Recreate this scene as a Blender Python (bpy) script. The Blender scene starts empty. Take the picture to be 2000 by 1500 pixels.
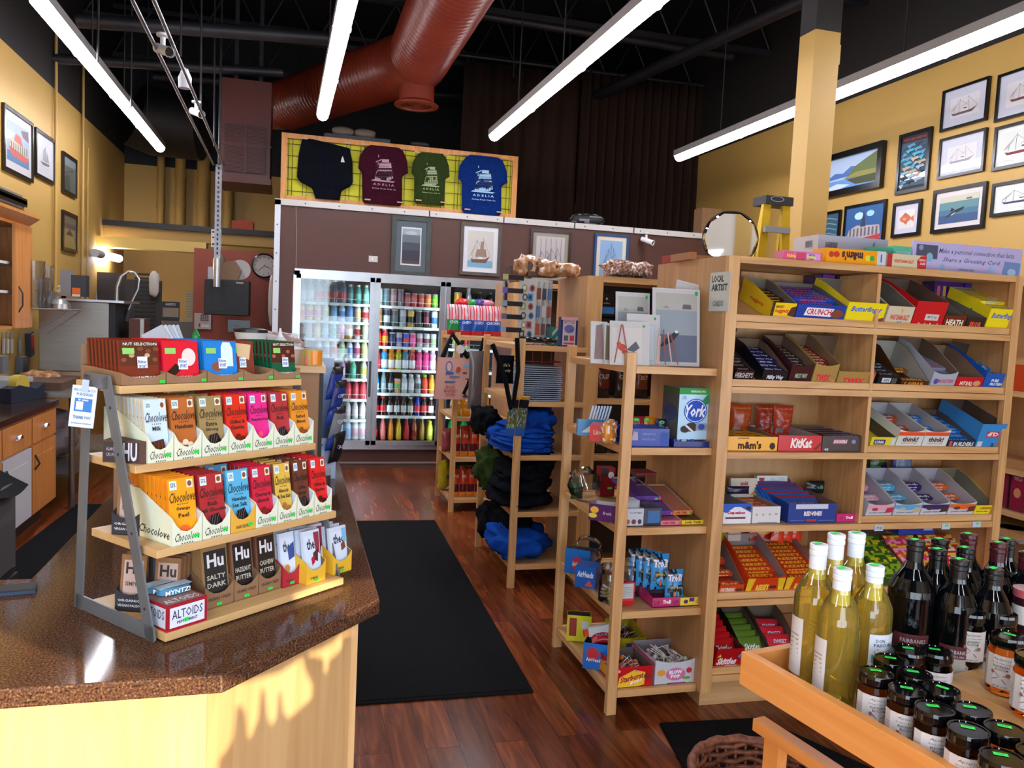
import bpy, math, random
from mathutils import Matrix, Vector, noise
rnd = random.Random(7)
SC = bpy.context.scene
COL = SC.collection
PI = math.pi
# ------------------------------------------------------------ camera
F, YAW, PITCH, ROLL, EYE = 1574.1, .26981, .077742, -.047235, 1.6
_f = Vector((math.sin(YAW) * math.cos(PITCH), math.cos(YAW) * math.cos(PITCH), -math.sin(PITCH)))
_r = Vector((math.cos(YAW), -math.sin(YAW), 0))
_d = _f.cross(_r)
if _d.z > 0: _d = -_d
CR_, CD_ = _r * math.cos(ROLL) + _d * math.sin(ROLL), -_r * math.sin(ROLL) + _d * math.cos(ROLL)
cam = bpy.data.objects.new('camera', bpy.data.cameras.new('camera'))
COL.objects.link(cam)
m = Matrix((CR_, -CD_, -_f)).transposed().to_4x4()
m.translation = (0, 0, EYE)
cam.matrix_world = m
cam.data.sensor_width = 36; cam.data.lens = F / 2000 * 36; cam.data.clip_start = .02
SC.camera = cam
SC.view_settings.view_transform = 'Standard'; SC.view_settings.look = 'None'
SC.view_settings.gamma = 1; SC.view_settings.use_curve_mapping = False
SC.view_settings.exposure = 0.6
SC.cycles.max_bounces = 7; SC.cycles.transparent_max_bounces = 24; SC.cycles.sample_clamp_indirect = 6
SC.cycles.caustics_reflective = False; SC.cycles.caustics_refractive = False
SC.cycles.transmission_bounces = 7; SC.cycles.use_denoising = True
# ------------------------------------------------------------ world and sun
SKY_STRENGTH, SUN_STRENGTH, TUBE_STRENGTH, COOLER_STRENGTH = 5.2, 5.4, 31.0, 26.0
w = bpy.data.worlds.new('sky'); SC.world = w; w.use_nodes = True
bg = w.node_tree.nodes['Background']; bg.inputs[0].default_value = (.74, .86, 1, 1); bg.inputs[1].default_value = SKY_STRENGTH
SUND = Vector((-.25, .86, -.40)).normalized()
sl = bpy.data.lights.new('sun', 'SUN'); sl.energy = SUN_STRENGTH; sl.angle = .005; sl.color = (1, .86, .62)
sun = bpy.data.objects.new('sun', sl); COL.objects.link(sun)
sun.rotation_euler = SUND.to_track_quat('-Z', 'Y').to_euler(); sun.location = (3, -8, 6)
YF = -1.6                                    # the storefront behind the viewer
for i, (x0, x1, z0, z1) in enumerate(((-2.1, 1.4, .45, 3.1), (1.6, 5.0, .45, 3.1))):
    al = bpy.data.lights.new('window_portal', 'AREA'); al.shape = 'RECTANGLE'; al.size = x1 - x0; al.size_y = z1 - z0
    al.cycles.is_portal = True
    ob = bpy.data.objects.new('window_portal', al); COL.objects.link(ob)
    ob.location = ((x0 + x1) / 2, YF, (z0 + z1) / 2); ob.rotation_euler = (PI / 2, 0, 0)
# ------------------------------------------------------------ measuring helpers (photo pixel + a real plane -> point)
def ray(x, y): return CR_ * ((x - 1000) / F) + CD_ * ((y - 750) / F) + _f
def P(x, y, X=None, Y=None, Z=None):
    d = ray(x, y)
    t = X / d.x if X is not None else Y / d.y if Y is not None else (Z - EYE) / d.z
    return Vector((0, 0, EYE)) + d * t
def RP(x, y, p, n):
    d = ray(x, y); o = Vector((0, 0, EYE)); n = Vector(n)
    return o + d * (n.dot(Vector(p) - o) / n.dot(d))
# ------------------------------------------------------------ materials
MATS = {}
def lin(h):
    h = h.lstrip('#')
    c = [int(h[i:i + 2], 16) / 255 for i in (0, 2, 4)]
    return tuple(x / 12.92 if x <= .04045 else ((x + .055) / 1.055) ** 2.4 for x in c) + (1,)
def newmat(name):
    m = bpy.data.materials.new(name); m.use_nodes = True
    return m, m.node_tree.nodes, m.node_tree.links, m.node_tree.nodes['Principled BSDF']
def mat(k):
    if not isinstance(k, str): return k
    if k in MATS: return MATS[k]
    f, h = ('p', k) if k[0] == '#' else (k[0], k[1:])
    m, N, L, b = newmat('colour ' + k)
    b.inputs['Base Color'].default_value = lin(h)
    b.inputs['Roughness'].default_value = {'p': .6, 'g': .25, 'f': .3, 's': .42, 'm': .3, 'c': .9, 'k': .12, 'b': .07}[f]
    if f == 'c': b.inputs['Specular IOR Level'].default_value = .1
    if f == 'f': b.inputs['Metallic'].default_value = .35
    if f == 'm': b.inputs['Metallic'].default_value = .95
    if f == 'k': b.inputs['Coat Weight'].default_value = .6; b.inputs['Coat Roughness'].default_value = .03; b.inputs['Roughness'].default_value = .5
    if f in 'pc':
        n = N.new('ShaderNodeTexNoise'); n.inputs['Scale'].default_value = 60 if f == 'p' else 220; n.inputs['Detail'].default_value = 3
        bu = N.new('ShaderNodeBump'); bu.inputs['Strength'].default_value = .05 if f == 'p' else .35; bu.inputs['Distance'].default_value = .002
        L.new(n.outputs[0], bu.inputs['Height']); L.new(bu.outputs[0], b.inputs['Normal'])
    MATS[k] = m
    return m
def ramp(N, stops):
    r = N.new('ShaderNodeValToRGB'); e = r.color_ramp.elements
    while len(e) < len(stops): e.new(.5)
    for q, (p, c) in zip(e, stops): q.position = p; q.color = lin(c)
    return r
def wood(name, axis, c0, c1, c2, rough=.38, sc=1.0):
    m, N, L, b = newmat(name)
    tc = N.new('ShaderNodeTexCoord'); mp = N.new('ShaderNodeMapping')
    s = [14 * sc] * 3; s['xyz'.index(axis)] = 1.1 * sc; mp.inputs['Scale'].default_value = s
    n = N.new('ShaderNodeTexNoise'); n.inputs['Scale'].default_value = 1.6; n.inputs['Detail'].default_value = 7; n.inputs['Distortion'].default_value = 1.2
    n2 = N.new('ShaderNodeTexNoise'); n2.inputs['Scale'].default_value = .5
    ad = N.new('ShaderNodeMath'); ad.operation = 'MULTIPLY_ADD'; ad.inputs[1].default_value = .75
    ad2 = N.new('ShaderNodeMath'); ad2.operation = 'MULTIPLY'; ad2.inputs[1].default_value = .3
    L.new(tc.outputs['Object'], mp.inputs[0]); L.new(mp.outputs[0], n.inputs[0]); L.new(tc.outputs['Object'], n2.inputs[0])
    L.new(n2.outputs[0], ad2.inputs[0]); L.new(n.outputs[0], ad.inputs[0]); L.new(ad2.outputs[0], ad.inputs[2])
    r = ramp(N, ((.3, c0), (.52, c1), (.72, c2))); L.new(ad.outputs[0], r.inputs[0]); L.new(r.outputs[0], b.inputs['Base Color'])
    b.inputs['Roughness'].default_value = rough
    bu = N.new('ShaderNodeBump'); bu.inputs['Strength'].default_value = .06; L.new(n.outputs[0], bu.inputs['Height']); L.new(bu.outputs[0], b.inputs['Normal'])
    return m
WX, WY, WZ = [wood('maple wood ' + a, a, '#ab7a4a', '#cb9a64', '#dab07a') for a in 'xyz']
LX, LZ = [wood('pale maple ' + a, a, '#c09562', '#cfa670', '#d8b37e') for a in 'xz']
OZ = wood('orange oak', 'z', '#a8692f', '#c08040', '#cf9350')
BX, BZ = wood('birch plywood x', 'x', '#b08456', '#c09464', '#cba272'), wood('birch plywood z', 'z', '#a87a4c', '#bb8c5a', '#c89c6a', sc=.6)
def noisy(name, sc, stops, rough, bump=0, detail=4, kind='Noise', metal=0, mapping=None):
    m, N, L, b = newmat(name); tc = N.new('ShaderNodeTexCoord'); mp = N.new('ShaderNodeMapping')
    if mapping: mp.inputs['Scale'].default_value = mapping
    n = N.new('ShaderNodeTex' + kind); n.inputs['Scale'].default_value = sc
    if kind == 'Noise': n.inputs['Detail'].default_value = detail
    L.new(tc.outputs['Object'], mp.inputs[0]); L.new(mp.outputs[0], n.inputs[0])
    r = ramp(N, stops); L.new(n.outputs['Fac' if kind == 'Noise' else 'Color'], r.inputs[0]); L.new(r.outputs[0], b.inputs['Base Color'])
    b.inputs['Roughness'].default_value = rough; b.inputs['Metallic'].default_value = metal
    if rough >= .9: b.inputs['Specular IOR Level'].default_value = .08
    if bump:
        bu = N.new('ShaderNodeBump'); bu.inputs['Strength'].default_value = bump; bu.inputs['Distance'].default_value = .004
        L.new(n.outputs[0], bu.inputs['Height']); L.new(bu.outputs[0], b.inputs['Normal'])
    return m
YEL = noisy('yellow painted wall', 1.2, ((.3, '#ae8a46'), (.7, '#b6914c')), .55)
DARK = noisy('dark brown painted wall', 1, ((.3, '#17110f'), (.7, '#1b1412')), .7)
CEIL = noisy('black painted ceiling', 1, ((.3, '#0b0b0f'), (.7, '#101014')), .7)
BLKM = noisy('dark painted steel', 6, ((.3, '#17161b'), (.7, '#201e24')), .5)
BRN = noisy('chocolate brown painted wall', 1, ((.3, '#4b2a22'), (.7, '#4f2e25')), .55)
SAL = noisy('brick red painted wall', 1, ((.3, '#823827'), (.7, '#8a3e2b')), .6)
GRAN = noisy('speckled brown granite', 260, ((.28, '#1e130e'), (.45, '#4b3226'), (.6, '#64452f'), (.75, '#96704c')), .08, kind='Noise', detail=3)
STEEL = noisy('brushed stainless steel', 3, ((.3, '#918f8b'), (.7, '#9c9a96')), .32, mapping=(1, 1, 30), metal=.9)
ALU = noisy('brushed aluminium', 4, ((.3, '#b4b9c0'), (.7, '#c9ced4')), .28, metal=.85)
MATT = noisy('charcoal ribbed carpet', 160, ((.3, '#0b0b0c'), (.8, '#1e1e20')), .95, bump=.6)
CARD = noisy('brown cardboard', 30, ((.3, '#8a6648'), (.7, '#96714f')), .8)
GRAN.node_tree.nodes['Principled BSDF'].inputs['Specular IOR Level'].default_value = .09
BLUSH = noisy('black velour cloth', 40, ((.3, '#07090f'), (.7, '#0d1018')), .95, bump=.3)
def floor_mat():
    m, N, L, b = newmat('red brown wood planks'); tc = N.new('ShaderNodeTexCoord')
    mp = N.new('ShaderNodeMapping'); mp.inputs['Rotation'].default_value = (0, 0, PI / 2)
    br = N.new('ShaderNodeTexBrick'); br.inputs['Scale'].default_value = 1; br.inputs['Mortar Size'].default_value = .0016
    br.inputs['Brick Width'].default_value = 1.2; br.inputs['Row Height'].default_value = .13; br.offset = .37
    for i, c in ((1, '#ffffff'), (2, '#8a8a8a'), (3, '#2a1a14')): br.inputs[i].default_value = lin(c)
    L.new(tc.outputs['Object'], mp.inputs[0]); L.new(mp.outputs[0], br.inputs[0])
    mp2 = N.new('ShaderNodeMapping'); mp2.inputs['Scale'].default_value = (16, 1.6, 16)
    n = N.new('ShaderNodeTexNoise'); n.inputs['Scale'].default_value = 1.5; n.inputs['Detail'].default_value = 8; n.inputs['Distortion'].default_value = 1.1
    L.new(tc.outputs['Object'], mp2.inputs[0])
    add = N.new('ShaderNodeVectorMath'); add.operation = 'ADD'; L.new(mp2.outputs[0], add.inputs[0]); L.new(br.outputs['Color'], add.inputs[1]); L.new(add.outputs[0], n.inputs[0])
    r = ramp(N, ((.25, '#55240f'), (.5, '#83401f'), (.75, '#aa5c32')))
    L.new(n.outputs[0], r.inputs[0])
    mx = N.new('ShaderNodeMix'); mx.data_type = 'RGBA'; mx.blend_type = 'MULTIPLY'; mx.inputs[0].default_value = .75
    L.new(r.outputs[0], mx.inputs[6]); L.new(br.outputs['Color'], mx.inputs[7]); L.new(mx.outputs[2], b.inputs['Base Color'])
    b.inputs['Roughness'].default_value = .25; b.inputs['Specular IOR Level'].default_value = .4
    bu = N.new('ShaderNodeBump'); bu.inputs['Strength'].default_value = .12; bu.inputs['Distance'].default_value = .004; L.new(n.outputs[0], bu.inputs['Height']); L.new(bu.outputs[0], b.inputs['Normal'])
    return m
def clear(name, tint='#ffffff', gl=.06, rough=.03):
    m, N, L, b = newmat(name); N.remove(b)
    t = N.new('ShaderNodeBsdfTransparent'); t.inputs[0].default_value = lin(tint)
    g = N.new('ShaderNodeBsdfGlossy'); g.inputs['Roughness'].default_value = rough
    lw = N.new('ShaderNodeLayerWeight'); lw.inputs[0].default_value = .25
    mm = N.new('ShaderNodeMath'); mm.operation = 'ADD'; mm.inputs[1].default_value = gl; mm.use_clamp = True
    mx = N.new('ShaderNodeMixShader'); L.new(lw.outputs['Fresnel'], mm.inputs[0]); L.new(mm.outputs[0], mx.inputs[0])
    L.new(t.outputs[0], mx.inputs[1]); L.new(g.outputs[0], mx.inputs[2]); L.new(mx.outputs[0], N['Material Output'].inputs[0])
    return m
GLASS = clear('cooler glass', '#f2f8fa', .03)
CLEARP = clear('clear plastic', '#e4e6e8', .08, .08)
FROST = clear('cloudy plastic', '#dcdfe2', .12, .2)
def emis(name, c, s):
    m, N, L, b = newmat(name); b.inputs['Base Color'].default_value = lin(c)
    b.inputs['Emission Color'].default_value = lin(c); b.inputs['Emission Strength'].default_value = s
    return m
TUBE = emis('lit lamp diffuser', '#f6f6ff', TUBE_STRENGTH)
CLED = emis('lit cooler lamp', '#e8f2ff', COOLER_STRENGTH)
def wine_mat():
    m = clear('pale yellow wine in glass', '#f4e690', .05, .02); N, L = m.node_tree.nodes, m.node_tree.links
    g = [n for n in N if n.type == 'MIX_SHADER'][0]; d = N.new('ShaderNodeBsdfTranslucent'); d.inputs[0].default_value = lin('#ffe680'); e = N.new('ShaderNodeMixShader'); e.inputs[0].default_value = .24; df = N.new('ShaderNodeBsdfDiffuse'); df.inputs[0].default_value = lin('#f4d460'); md = N.new('ShaderNodeMixShader'); L.new(d.outputs[0], md.inputs[1]); L.new(df.outputs[0], md.inputs[2])
    t = [n for n in N if n.type == 'BSDF_TRANSPARENT'][0]; L.new(t.outputs[0], e.inputs[1]); L.new(md.outputs[0], e.inputs[2]); L.new(e.outputs[0], g.inputs[1]); return m
def refr(name, c, ior, rough=0):
    m, N, L, b = newmat(name); b.inputs['Base Color'].default_value = lin(c); b.inputs['Transmission Weight'].default_value = 1
    b.inputs['IOR'].default_value = ior; b.inputs['Roughness'].default_value = rough
    return m
WINE = wine_mat()
AMBER = refr('amber honey', '#c8641e', 1.2)
# ------------------------------------------------------------ mesh building
TX = {}
def tx(s, shear=0, bold=0):
    k = (s, shear, bold)
    if k not in TX:
        c = bpy.data.curves.new('t', 'FONT'); c.body = s; c.shear = shear; c.offset = bold; c.resolution_u = 1 if len(s) > 2 else 3; c.size = 1
        o = bpy.data.objects.new('t', c); me = o.to_mesh()
        vs = [(v.co.x, v.co.y) for v in me.vertices]; fs = [tuple(p.vertices) for p in me.polygons]
        o.to_mesh_clear(); bpy.data.objects.remove(o); bpy.data.curves.remove(c)
        if vs:
            x0, x1 = min(v[0] for v in vs), max(v[0] for v in vs); y0, y1 = min(v[1] for v in vs), max(v[1] for v in vs)
            vs = [((x - x0) / (x1 - x0), (y - y0) / (y1 - y0)) for x, y in vs]
        TX[k] = (vs, fs)
    return TX[k]
class MB:
    def __init__(s): s.v, s.f, s.m, s.ml, s.sm = [], [], [], [], set()
    def mi(s, k):
        k = mat(k)
        if k not in s.ml: s.ml.append(k)
        return s.ml.index(k)
    def add(s, vs, fs, k, M=None, smooth=False):
        n = len(s.v); i = s.mi(k)
        s.v += [tuple(M @ Vector(v)) for v in vs] if M is not None else [tuple(v) for v in vs]
        for f in fs:
            if smooth: s.sm.add(len(s.f))
            s.f.append(tuple(n + q for q in f)); s.m.append(i)
        return s
    def box(s, x0, y0, z0, x1, y1, z1, k, M=None):
        return s.add([(x0, y0, z0), (x1, y0, z0), (x1, y1, z0), (x0, y1, z0), (x0, y0, z1), (x1, y0, z1), (x1, y1, z1), (x0, y1, z1)],
                     [(0, 3, 2, 1), (4, 5, 6, 7), (0, 1, 5, 4), (1, 2, 6, 5), (2, 3, 7, 6), (3, 0, 4, 7)], k, M)
    def prism(s, pts, z0, z1, k, M=None, ax='z'):
        n = len(pts)
        g = {'z': lambda p, z: (p[0], p[1], z), 'y': lambda p, z: (p[0], z, p[1]), 'x': lambda p, z: (z, p[0], p[1])}[ax]
        a = sum(pts[i][0] * pts[(i + 1) % n][1] - pts[(i + 1) % n][0] * pts[i][1] for i in range(n))
        if (a < 0) != (ax == 'y'): pts = pts[::-1]
        return s.add([g(p, z0) for p in pts] + [g(p, z1) for p in pts],
                     [tuple(range(n))[::-1], tuple(range(n, 2 * n))] + [(i, (i + 1) % n, n + (i + 1) % n, n + i) for i in range(n)], k, M)
    def lathe(s, prof, seg, M=None, a0=0, a1=2 * PI, cap=True):
        """prof: (r, z, material for the band that starts here)"""
        full = abs(a1 - a0 - 2 * PI) < 1e-6; ns = seg if full else seg + 1
        for j in range(len(prof) - 1):
            (r0, z0, k), (r1, z1, _) = prof[j], prof[j + 1]
            if k is None: continue
            vs = [(r * math.cos(a0 + (a1 - a0) * i / seg), r * math.sin(a0 + (a1 - a0) * i / seg), z) for r, z in ((r0, z0), (r1, z1)) for i in range(ns)]
            fs = [(i, (i + 1) % ns, ns + (i + 1) % ns, ns + i) for i in range(seg)]
            s.add(vs, fs, k, M, True)
        return s
    def tube(s, pts, r, k, seg=8, M=None, caps=True):
        pts = [Vector(p) for p in pts]; vs = []; n = len(pts)
        up = None
        for i, p in enumerate(pts):
            t = (pts[min(i + 1, n - 1)] - pts[max(i - 1, 0)]).normalized()
            if up is None: up = Vector((0, 0, 1)) if abs(t.z) < .9 else Vector((1, 0, 0))
            a = t.cross(up).normalized(); b = a.cross(t); up = b
            rr = r[i] if isinstance(r, (list, tuple)) else r
            vs += [p + (a * math.cos(2 * PI * j / seg) + b * math.sin(2 * PI * j / seg)) * rr for j in range(seg)]
        fs = [(i * seg + j, i * seg + (j + 1) % seg, (i + 1) * seg + (j + 1) % seg, (i + 1) * seg + j) for i in range(n - 1) for j in range(seg)]
        s.add(vs, fs, k, M, True)
        if caps: s.add(vs[:seg] + vs[-seg:], [tuple(range(seg)), tuple(range(seg, 2 * seg))[::-1]], k, M)
        return s
    def grid(s, fn, nx, ny, k, M=None, smooth=True, flip=False):
        vs = [fn(i / nx, j / ny) for j in range(ny + 1) for i in range(nx + 1)]; W = nx + 1
        fs = [(j * W + i, j * W + i + 1, (j + 1) * W + i + 1, (j + 1) * W + i) for j in range(ny) for i in range(nx)]
        if flip: fs = [f[::-1] for f in fs]
        if callable(k):
            for q, f in enumerate(fs):
                kk = k((q % nx + .5) / nx, (q // nx + .5) / ny)
                s.m.append(s.mi(kk)); s.f.append(tuple(len(s.v) + a for a in f))
                if smooth: s.sm.add(len(s.f) - 1)
            s.v += [tuple(M @ Vector(v)) for v in vs] if M is not None else [tuple(v) for v in vs]
            return s
        return s.add(vs, fs, k, M, smooth)
    def art(s, mp, items, off0=.0004, step=.00025, curved=False):
        """items in 0..1 face coordinates: r rectangle, t text, c circle, p polygon, l line, e ellipse; mp(x, y, off) -> point"""
        for n, it in enumerate(items):
            o = off0 + step * n; t = it[0]
            if t == 'r':
                x0, y0, x1, y1, k = it[1:6]; q = 6 if curved else 1
                for a in range(q):
                    xa, xb = x0 + (x1 - x0) * a / q, x0 + (x1 - x0) * (a + 1) / q
                    s.add([mp(xa, y0, o), mp(xb, y0, o), mp(xb, y1, o), mp(xa, y1, o)], [(0, 1, 2, 3)], k)
            elif t == 't':
                S, x0, y0, x1, y1, k = it[1:7]; vs, fs = tx(S, it[7] if len(it) > 7 else 0, it[8] if len(it) > 8 else .02)
                ang = it[9] if len(it) > 9 else 0
                def q(x, y):
                    X, Y = x0 + x * (x1 - x0), y0 + y * (y1 - y0) + ang * (x - .5)
                    return mp(X, Y, o)
                s.add([q(*v) for v in vs], fs, k)
            elif t in 'ce':
                cx, cy, rx = it[1:4]; ry, k = (it[4], it[5]) if t == 'e' else (None, it[4])
                if ry is None: ry = rx * s.asp
                s.add([mp(cx + rx * math.cos(a * PI / 8), cy + ry * math.sin(a * PI / 8), o) for a in range(16)], [tuple(range(16))], k)
            elif t == 'p':
                pts, k = it[1:3]; ar = sum(pts[i][0] * pts[(i + 1) % len(pts)][1] - pts[(i + 1) % len(pts)][0] * pts[i][1] for i in range(len(pts)))
                if ar < 0: pts = pts[::-1]
                s.add([mp(x, y, o) for x, y in pts], [tuple(range(len(pts)))], k)
            elif t == 'l':
                pts, wd, k = it[1:4]
                for (xa, ya), (xb, yb) in zip(pts, pts[1:]):
                    dx, dy = xb - xa, yb - ya; l = math.hypot(dx, dy) or 1; nx, ny = -dy / l * wd / 2, dx / l * wd / 2
                    s.add([mp(xa - nx, ya - ny, o), mp(xb - nx, yb - ny, o), mp(xb + nx, yb + ny, o), mp(xa + nx, ya + ny, o)], [(0, 1, 2, 3)], k)
        return s
    asp = 1
    def face(s, O, ex, ey, w, h, items, off0=.0004):
        O, ex, ey = Vector(O), Vector(ex).normalized(), Vector(ey).normalized(); out = ex.cross(ey); s.asp = w / h
        return s.art(lambda x, y, o: tuple(O + ex * (x * w) + ey * (y * h) + out * o), items, off0)
    def front(s, x0, z0, w, h, items, y=0, off0=.0004): return s.face((x0, y, z0), (1, 0, 0), (0, 0, 1), w, h, items, off0)
    def build(s, name, parent=None, M=None, bevel=0, **tags):
        me = bpy.data.meshes.new(name); me.from_pydata(s.v, [], s.f)
        for k in s.ml: me.materials.append(k)
        me.polygons.foreach_set('material_index', s.m)
        if s.sm: me.polygons.foreach_set('use_smooth', [i in s.sm for i in range(len(s.f))])
        me.update()
        o = bpy.data.objects.new(name, me); COL.objects.link(o)
        if parent is not None: o.parent = parent
        if M is not None: o.matrix_world = M if isinstance(M, Matrix) else Matrix.Translation(M)
        if bevel:
            b = o.modifiers.new('b', 'BEVEL'); b.width = bevel; b.segments = 2; b.limit_method = 'ANGLE'
        return tag(o, **tags)
def tag(o, label=None, cat=None, group=None, kind=None):
    if label: o['label'] = label
    if cat: o['category'] = cat
    if group: o['group'] = group
    if kind: o['kind'] = kind
    return o
def thing(name, label, cat, M=None, group=None):
    o = bpy.data.objects.new(name, None); COL.objects.link(o); o.empty_display_size = .05
    if M is not None: o.matrix_world = M if isinstance(M, Matrix) else Matrix.Translation(M)
    return tag(o, label, cat, group)
def dup(r, M, label=None, group=None):
    c = r.copy(); COL.objects.link(c); c.matrix_world = M if isinstance(M, Matrix) else Matrix.Translation(M)
    if label: c['label'] = label
    if group: c['group'] = group
    for ch in list(r.children):
        a = ch.copy(); COL.objects.link(a); a.parent = c
        for g in ch.children:
            e = g.copy(); COL.objects.link(e); e.parent = a
    return c
def T(x=0, y=0, z=0): return Matrix.Translation((x, y, z))
def RZ(a): return Matrix.Rotation(a, 4, 'Z')
def RX(a): return Matrix.Rotation(a, 4, 'X')
def RY(a): return Matrix.Rotation(a, 4, 'Y')
def cardinal(i): return ('first', 'second', 'third', 'fourth', 'fifth', 'sixth', 'seventh', 'eighth', 'ninth', 'tenth', 'eleventh', 'twelfth')[i]
# ============================================================ the room
XL, XR, YB, ZC, ZB = -2.3, 5.2, 12.5, 5.6, 3.66
YW, WT = 8.45, 2.672                         # brown cooler wall and its top
def struct(mb, name, **k):
    o = mb.build(name, **k); o['kind'] = 'structure'; return o
struct(MB().box(-4, YF - .2, -.1, XR + .3, YB + .3, 0, floor_mat()), 'floor')
struct(MB().box(XL - .3, YF - .2, ZC, XR + .3, YB + .3, ZC + .1, CEIL), 'ceiling')
struct(MB().box(XL - .2, YF, 0, XL, YB, ZB, YEL).box(XL - .2, YF, ZB, XL, YB, ZC, DARK), 'wall_left')
ZR = P(1860, 118, X=XR).z
struct(MB().box(XR, YF, 0, XR + .2, YB, ZR, YEL).box(XR, YF, ZR, XR + .2, YB, ZC, DARK), 'wall_right')
struct(MB().box(XL, YB, 0, XR, YB + .2, ZB - .12, YEL).box(XL, YB, ZB - .12, XR, YB + .2, ZC, CEIL), 'wall_back')
# storefront behind the viewer
fr = MB()
for x0, x1 in ((XL - .2, -2.1), (1.4, 1.6), (5.0, XR + .2)): fr.box(x0, YF - .12, 0, x1, YF, ZC, YEL)
for x0, x1 in ((-2.1, 1.4), (1.6, 5.0)): fr.box(x0, YF - .12, 0, x1, YF, .45, YEL); fr.box(x0, YF - .12, 3.1, x1, YF, ZC, DARK)
struct(fr, 'wall_front')
for i, (x0, x1) in enumerate(((-2.1, 1.4), (1.6, 5.0))):
    wf = MB()
    for a, b in ((x0, x0 + .05), ((x0 + x1) / 2 - .02, (x0 + x1) / 2 + .02), (x1 - .05, x1)): wf.box(a, YF - .1, .45, b, YF - .04, 3.1, ALU)
    for z in (.45, 3.05): wf.box(x0, YF - .1, z, x1, YF - .04, z + .05, ALU)
    struct(wf, 'window_%d' % (i + 1))
# brown cooler wall, its edge trim
ZL0 = .21
wb = MB().box(-.16, YW, 0, .03, YW + .1, WT, BRN).box(.03, YW, 2.0, 4.62, YW + .1, WT, BRN).box(.03, YW, 0, 4.62, YW + .1, ZL0 - .02, BRN).box(2.98, YW, ZL0, 4.62, YW + .1, 2.0, BRN)
wb.box(-.16, YW + .1, 0, -.06, 9.9, WT, BRN).box(-.16, YW + .1, WT - .06, 4.62, 9.9, WT, BRN)
struct(wb, 'wall_cooler')
tr = MB().box(-.185, YW - .02, 0, -.13, YW + .02, WT + .02, '#c9cfd8').box(-.185, YW - .02, WT - .03, 4.6, YW + .02, WT + .03, '#c3c0bd')
for i in range(14): tr.box(.1 + i * .33, YW - .023, WT - .006, .112 + i * .33, YW - .02, WT + .006, '#333333')
for x in (1.35, 2.15, 2.95, 3.65): tr.box(x, YW - .024, WT - .03, x + .012, YW - .02, WT + .03, '#222222')
for i in range(9): tr.box(-.165, YW - .023, .2 + i * .28, -.153, YW - .02, .212 + i * .28, '#333333')
struct(tr, 'trim_1')
struct(MB().box(-.16, YW - .012, 0, 4.62, YW, .05, '#5a4038').box(-.16, YW - .02, .045, 4.62, YW, .06, '#8d837c'), 'baseboard_cooler')
# salmon partition
sx0 = P(378, 560, Y=9.3).x
struct(MB().box(sx0, 9.3, 0, -.2, 9.4, P(440, 488, Y=9.3).z, SAL), 'wall_partition')
# soffit beams at the back left
by = 11.2; bz1, bz2, bz3 = P(300, 447, Y=by).z, P(300, 468, Y=by).z, P(300, 488, Y=by).z
struct(MB().box(XL, by, bz2, .4, by + .25, bz1, YEL).box(XL, by - .06, bz1, .4, by + .3, bz1 + .07, BLKM), 'trim_2')
struct(MB().box(XL, by - .35, bz3 - .02, -1.05, by - .1, bz2 - .02, noisy('pale yellow painted beam', 2, ((.3, '#c9a552'), (.7, '#d2af5e')), .4)), 'trim_3')
tag(MB().box(0, 0, 0, .27, .25, .11, '#a8401c').box(.1, .05, .11, .25, .22, .13, '#b8501c').build('storage_box', M=T(P(468, 452, Y=by).x - .1, by, bz1 + .07)), 'orange red box lying on the beam above the brick red partition', 'box')
# pillar
PX, PY = P(1568, 400, Y=4.5).x, 4.5; PW = P(1613, 451, Y=4.5).x - PX
ztop = P(1605, 58, Y=4.5).z
py2 = P(1533, 480, X=PX).y
struct(MB().box(PX, PY, 0, PX + PW, py2, ztop, YEL).box(PX, PY, ztop, PX + PW, py2, ZC, DARK), 'pillar')
tag(MB().box(-.01, -.04, -.06, .012, .04, .06, YEL).build('junction_box', M=T(PX + PW + .01, PY + .06, P(1645, 105, Y=4.5).z)), 'small yellow painted box on the side of the pillar', 'junction box')
# conduits
def pipe(px, y0, y1, X=None, Y=None, r=.02, lab='', m=YEL):
    a, b = P(px, y0, X=X, Y=Y), P(px, y1, X=X, Y=Y); p = MB().tube([(0, 0, 0), (0, 0, a.z - b.z)], r, m, 10)
    for z in (.3, .7): p.tube([(0, 0, (a.z - b.z) * z - .02), (0, 0, (a.z - b.z) * z + .02)], r * 1.15, m, 10)
    return tag(p.build('conduit', M=T(a.x, a.y, b.z)), lab, 'pipe')
pipe(110, 20, 720, X=XL + .03, r=.014, lab='thin yellow conduit on the left wall beside the two large framed prints')
pipe(163, 120, 700, X=XL + .03, r=.014, lab='thin yellow conduit on the left wall beyond the stacked black framed photos')
pipe(172, 290, 620, X=XL + .03, r=.008, lab='thinnest yellow conduit on the left wall toward the back corner')
for px, r, l in ((315, .05, 'slim yellow vertical pipe, leftmost on the back wall'), (353, .07, 'middle yellow vertical pipe on the back wall'), (398, .085, 'thick yellow vertical pipe on the back wall left of the red duct'), (447, .07, 'yellow vertical pipe below the red ventilation box')):
    pipe(px, 300, 447, Y=YB - .12, r=r, lab=l)
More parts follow.
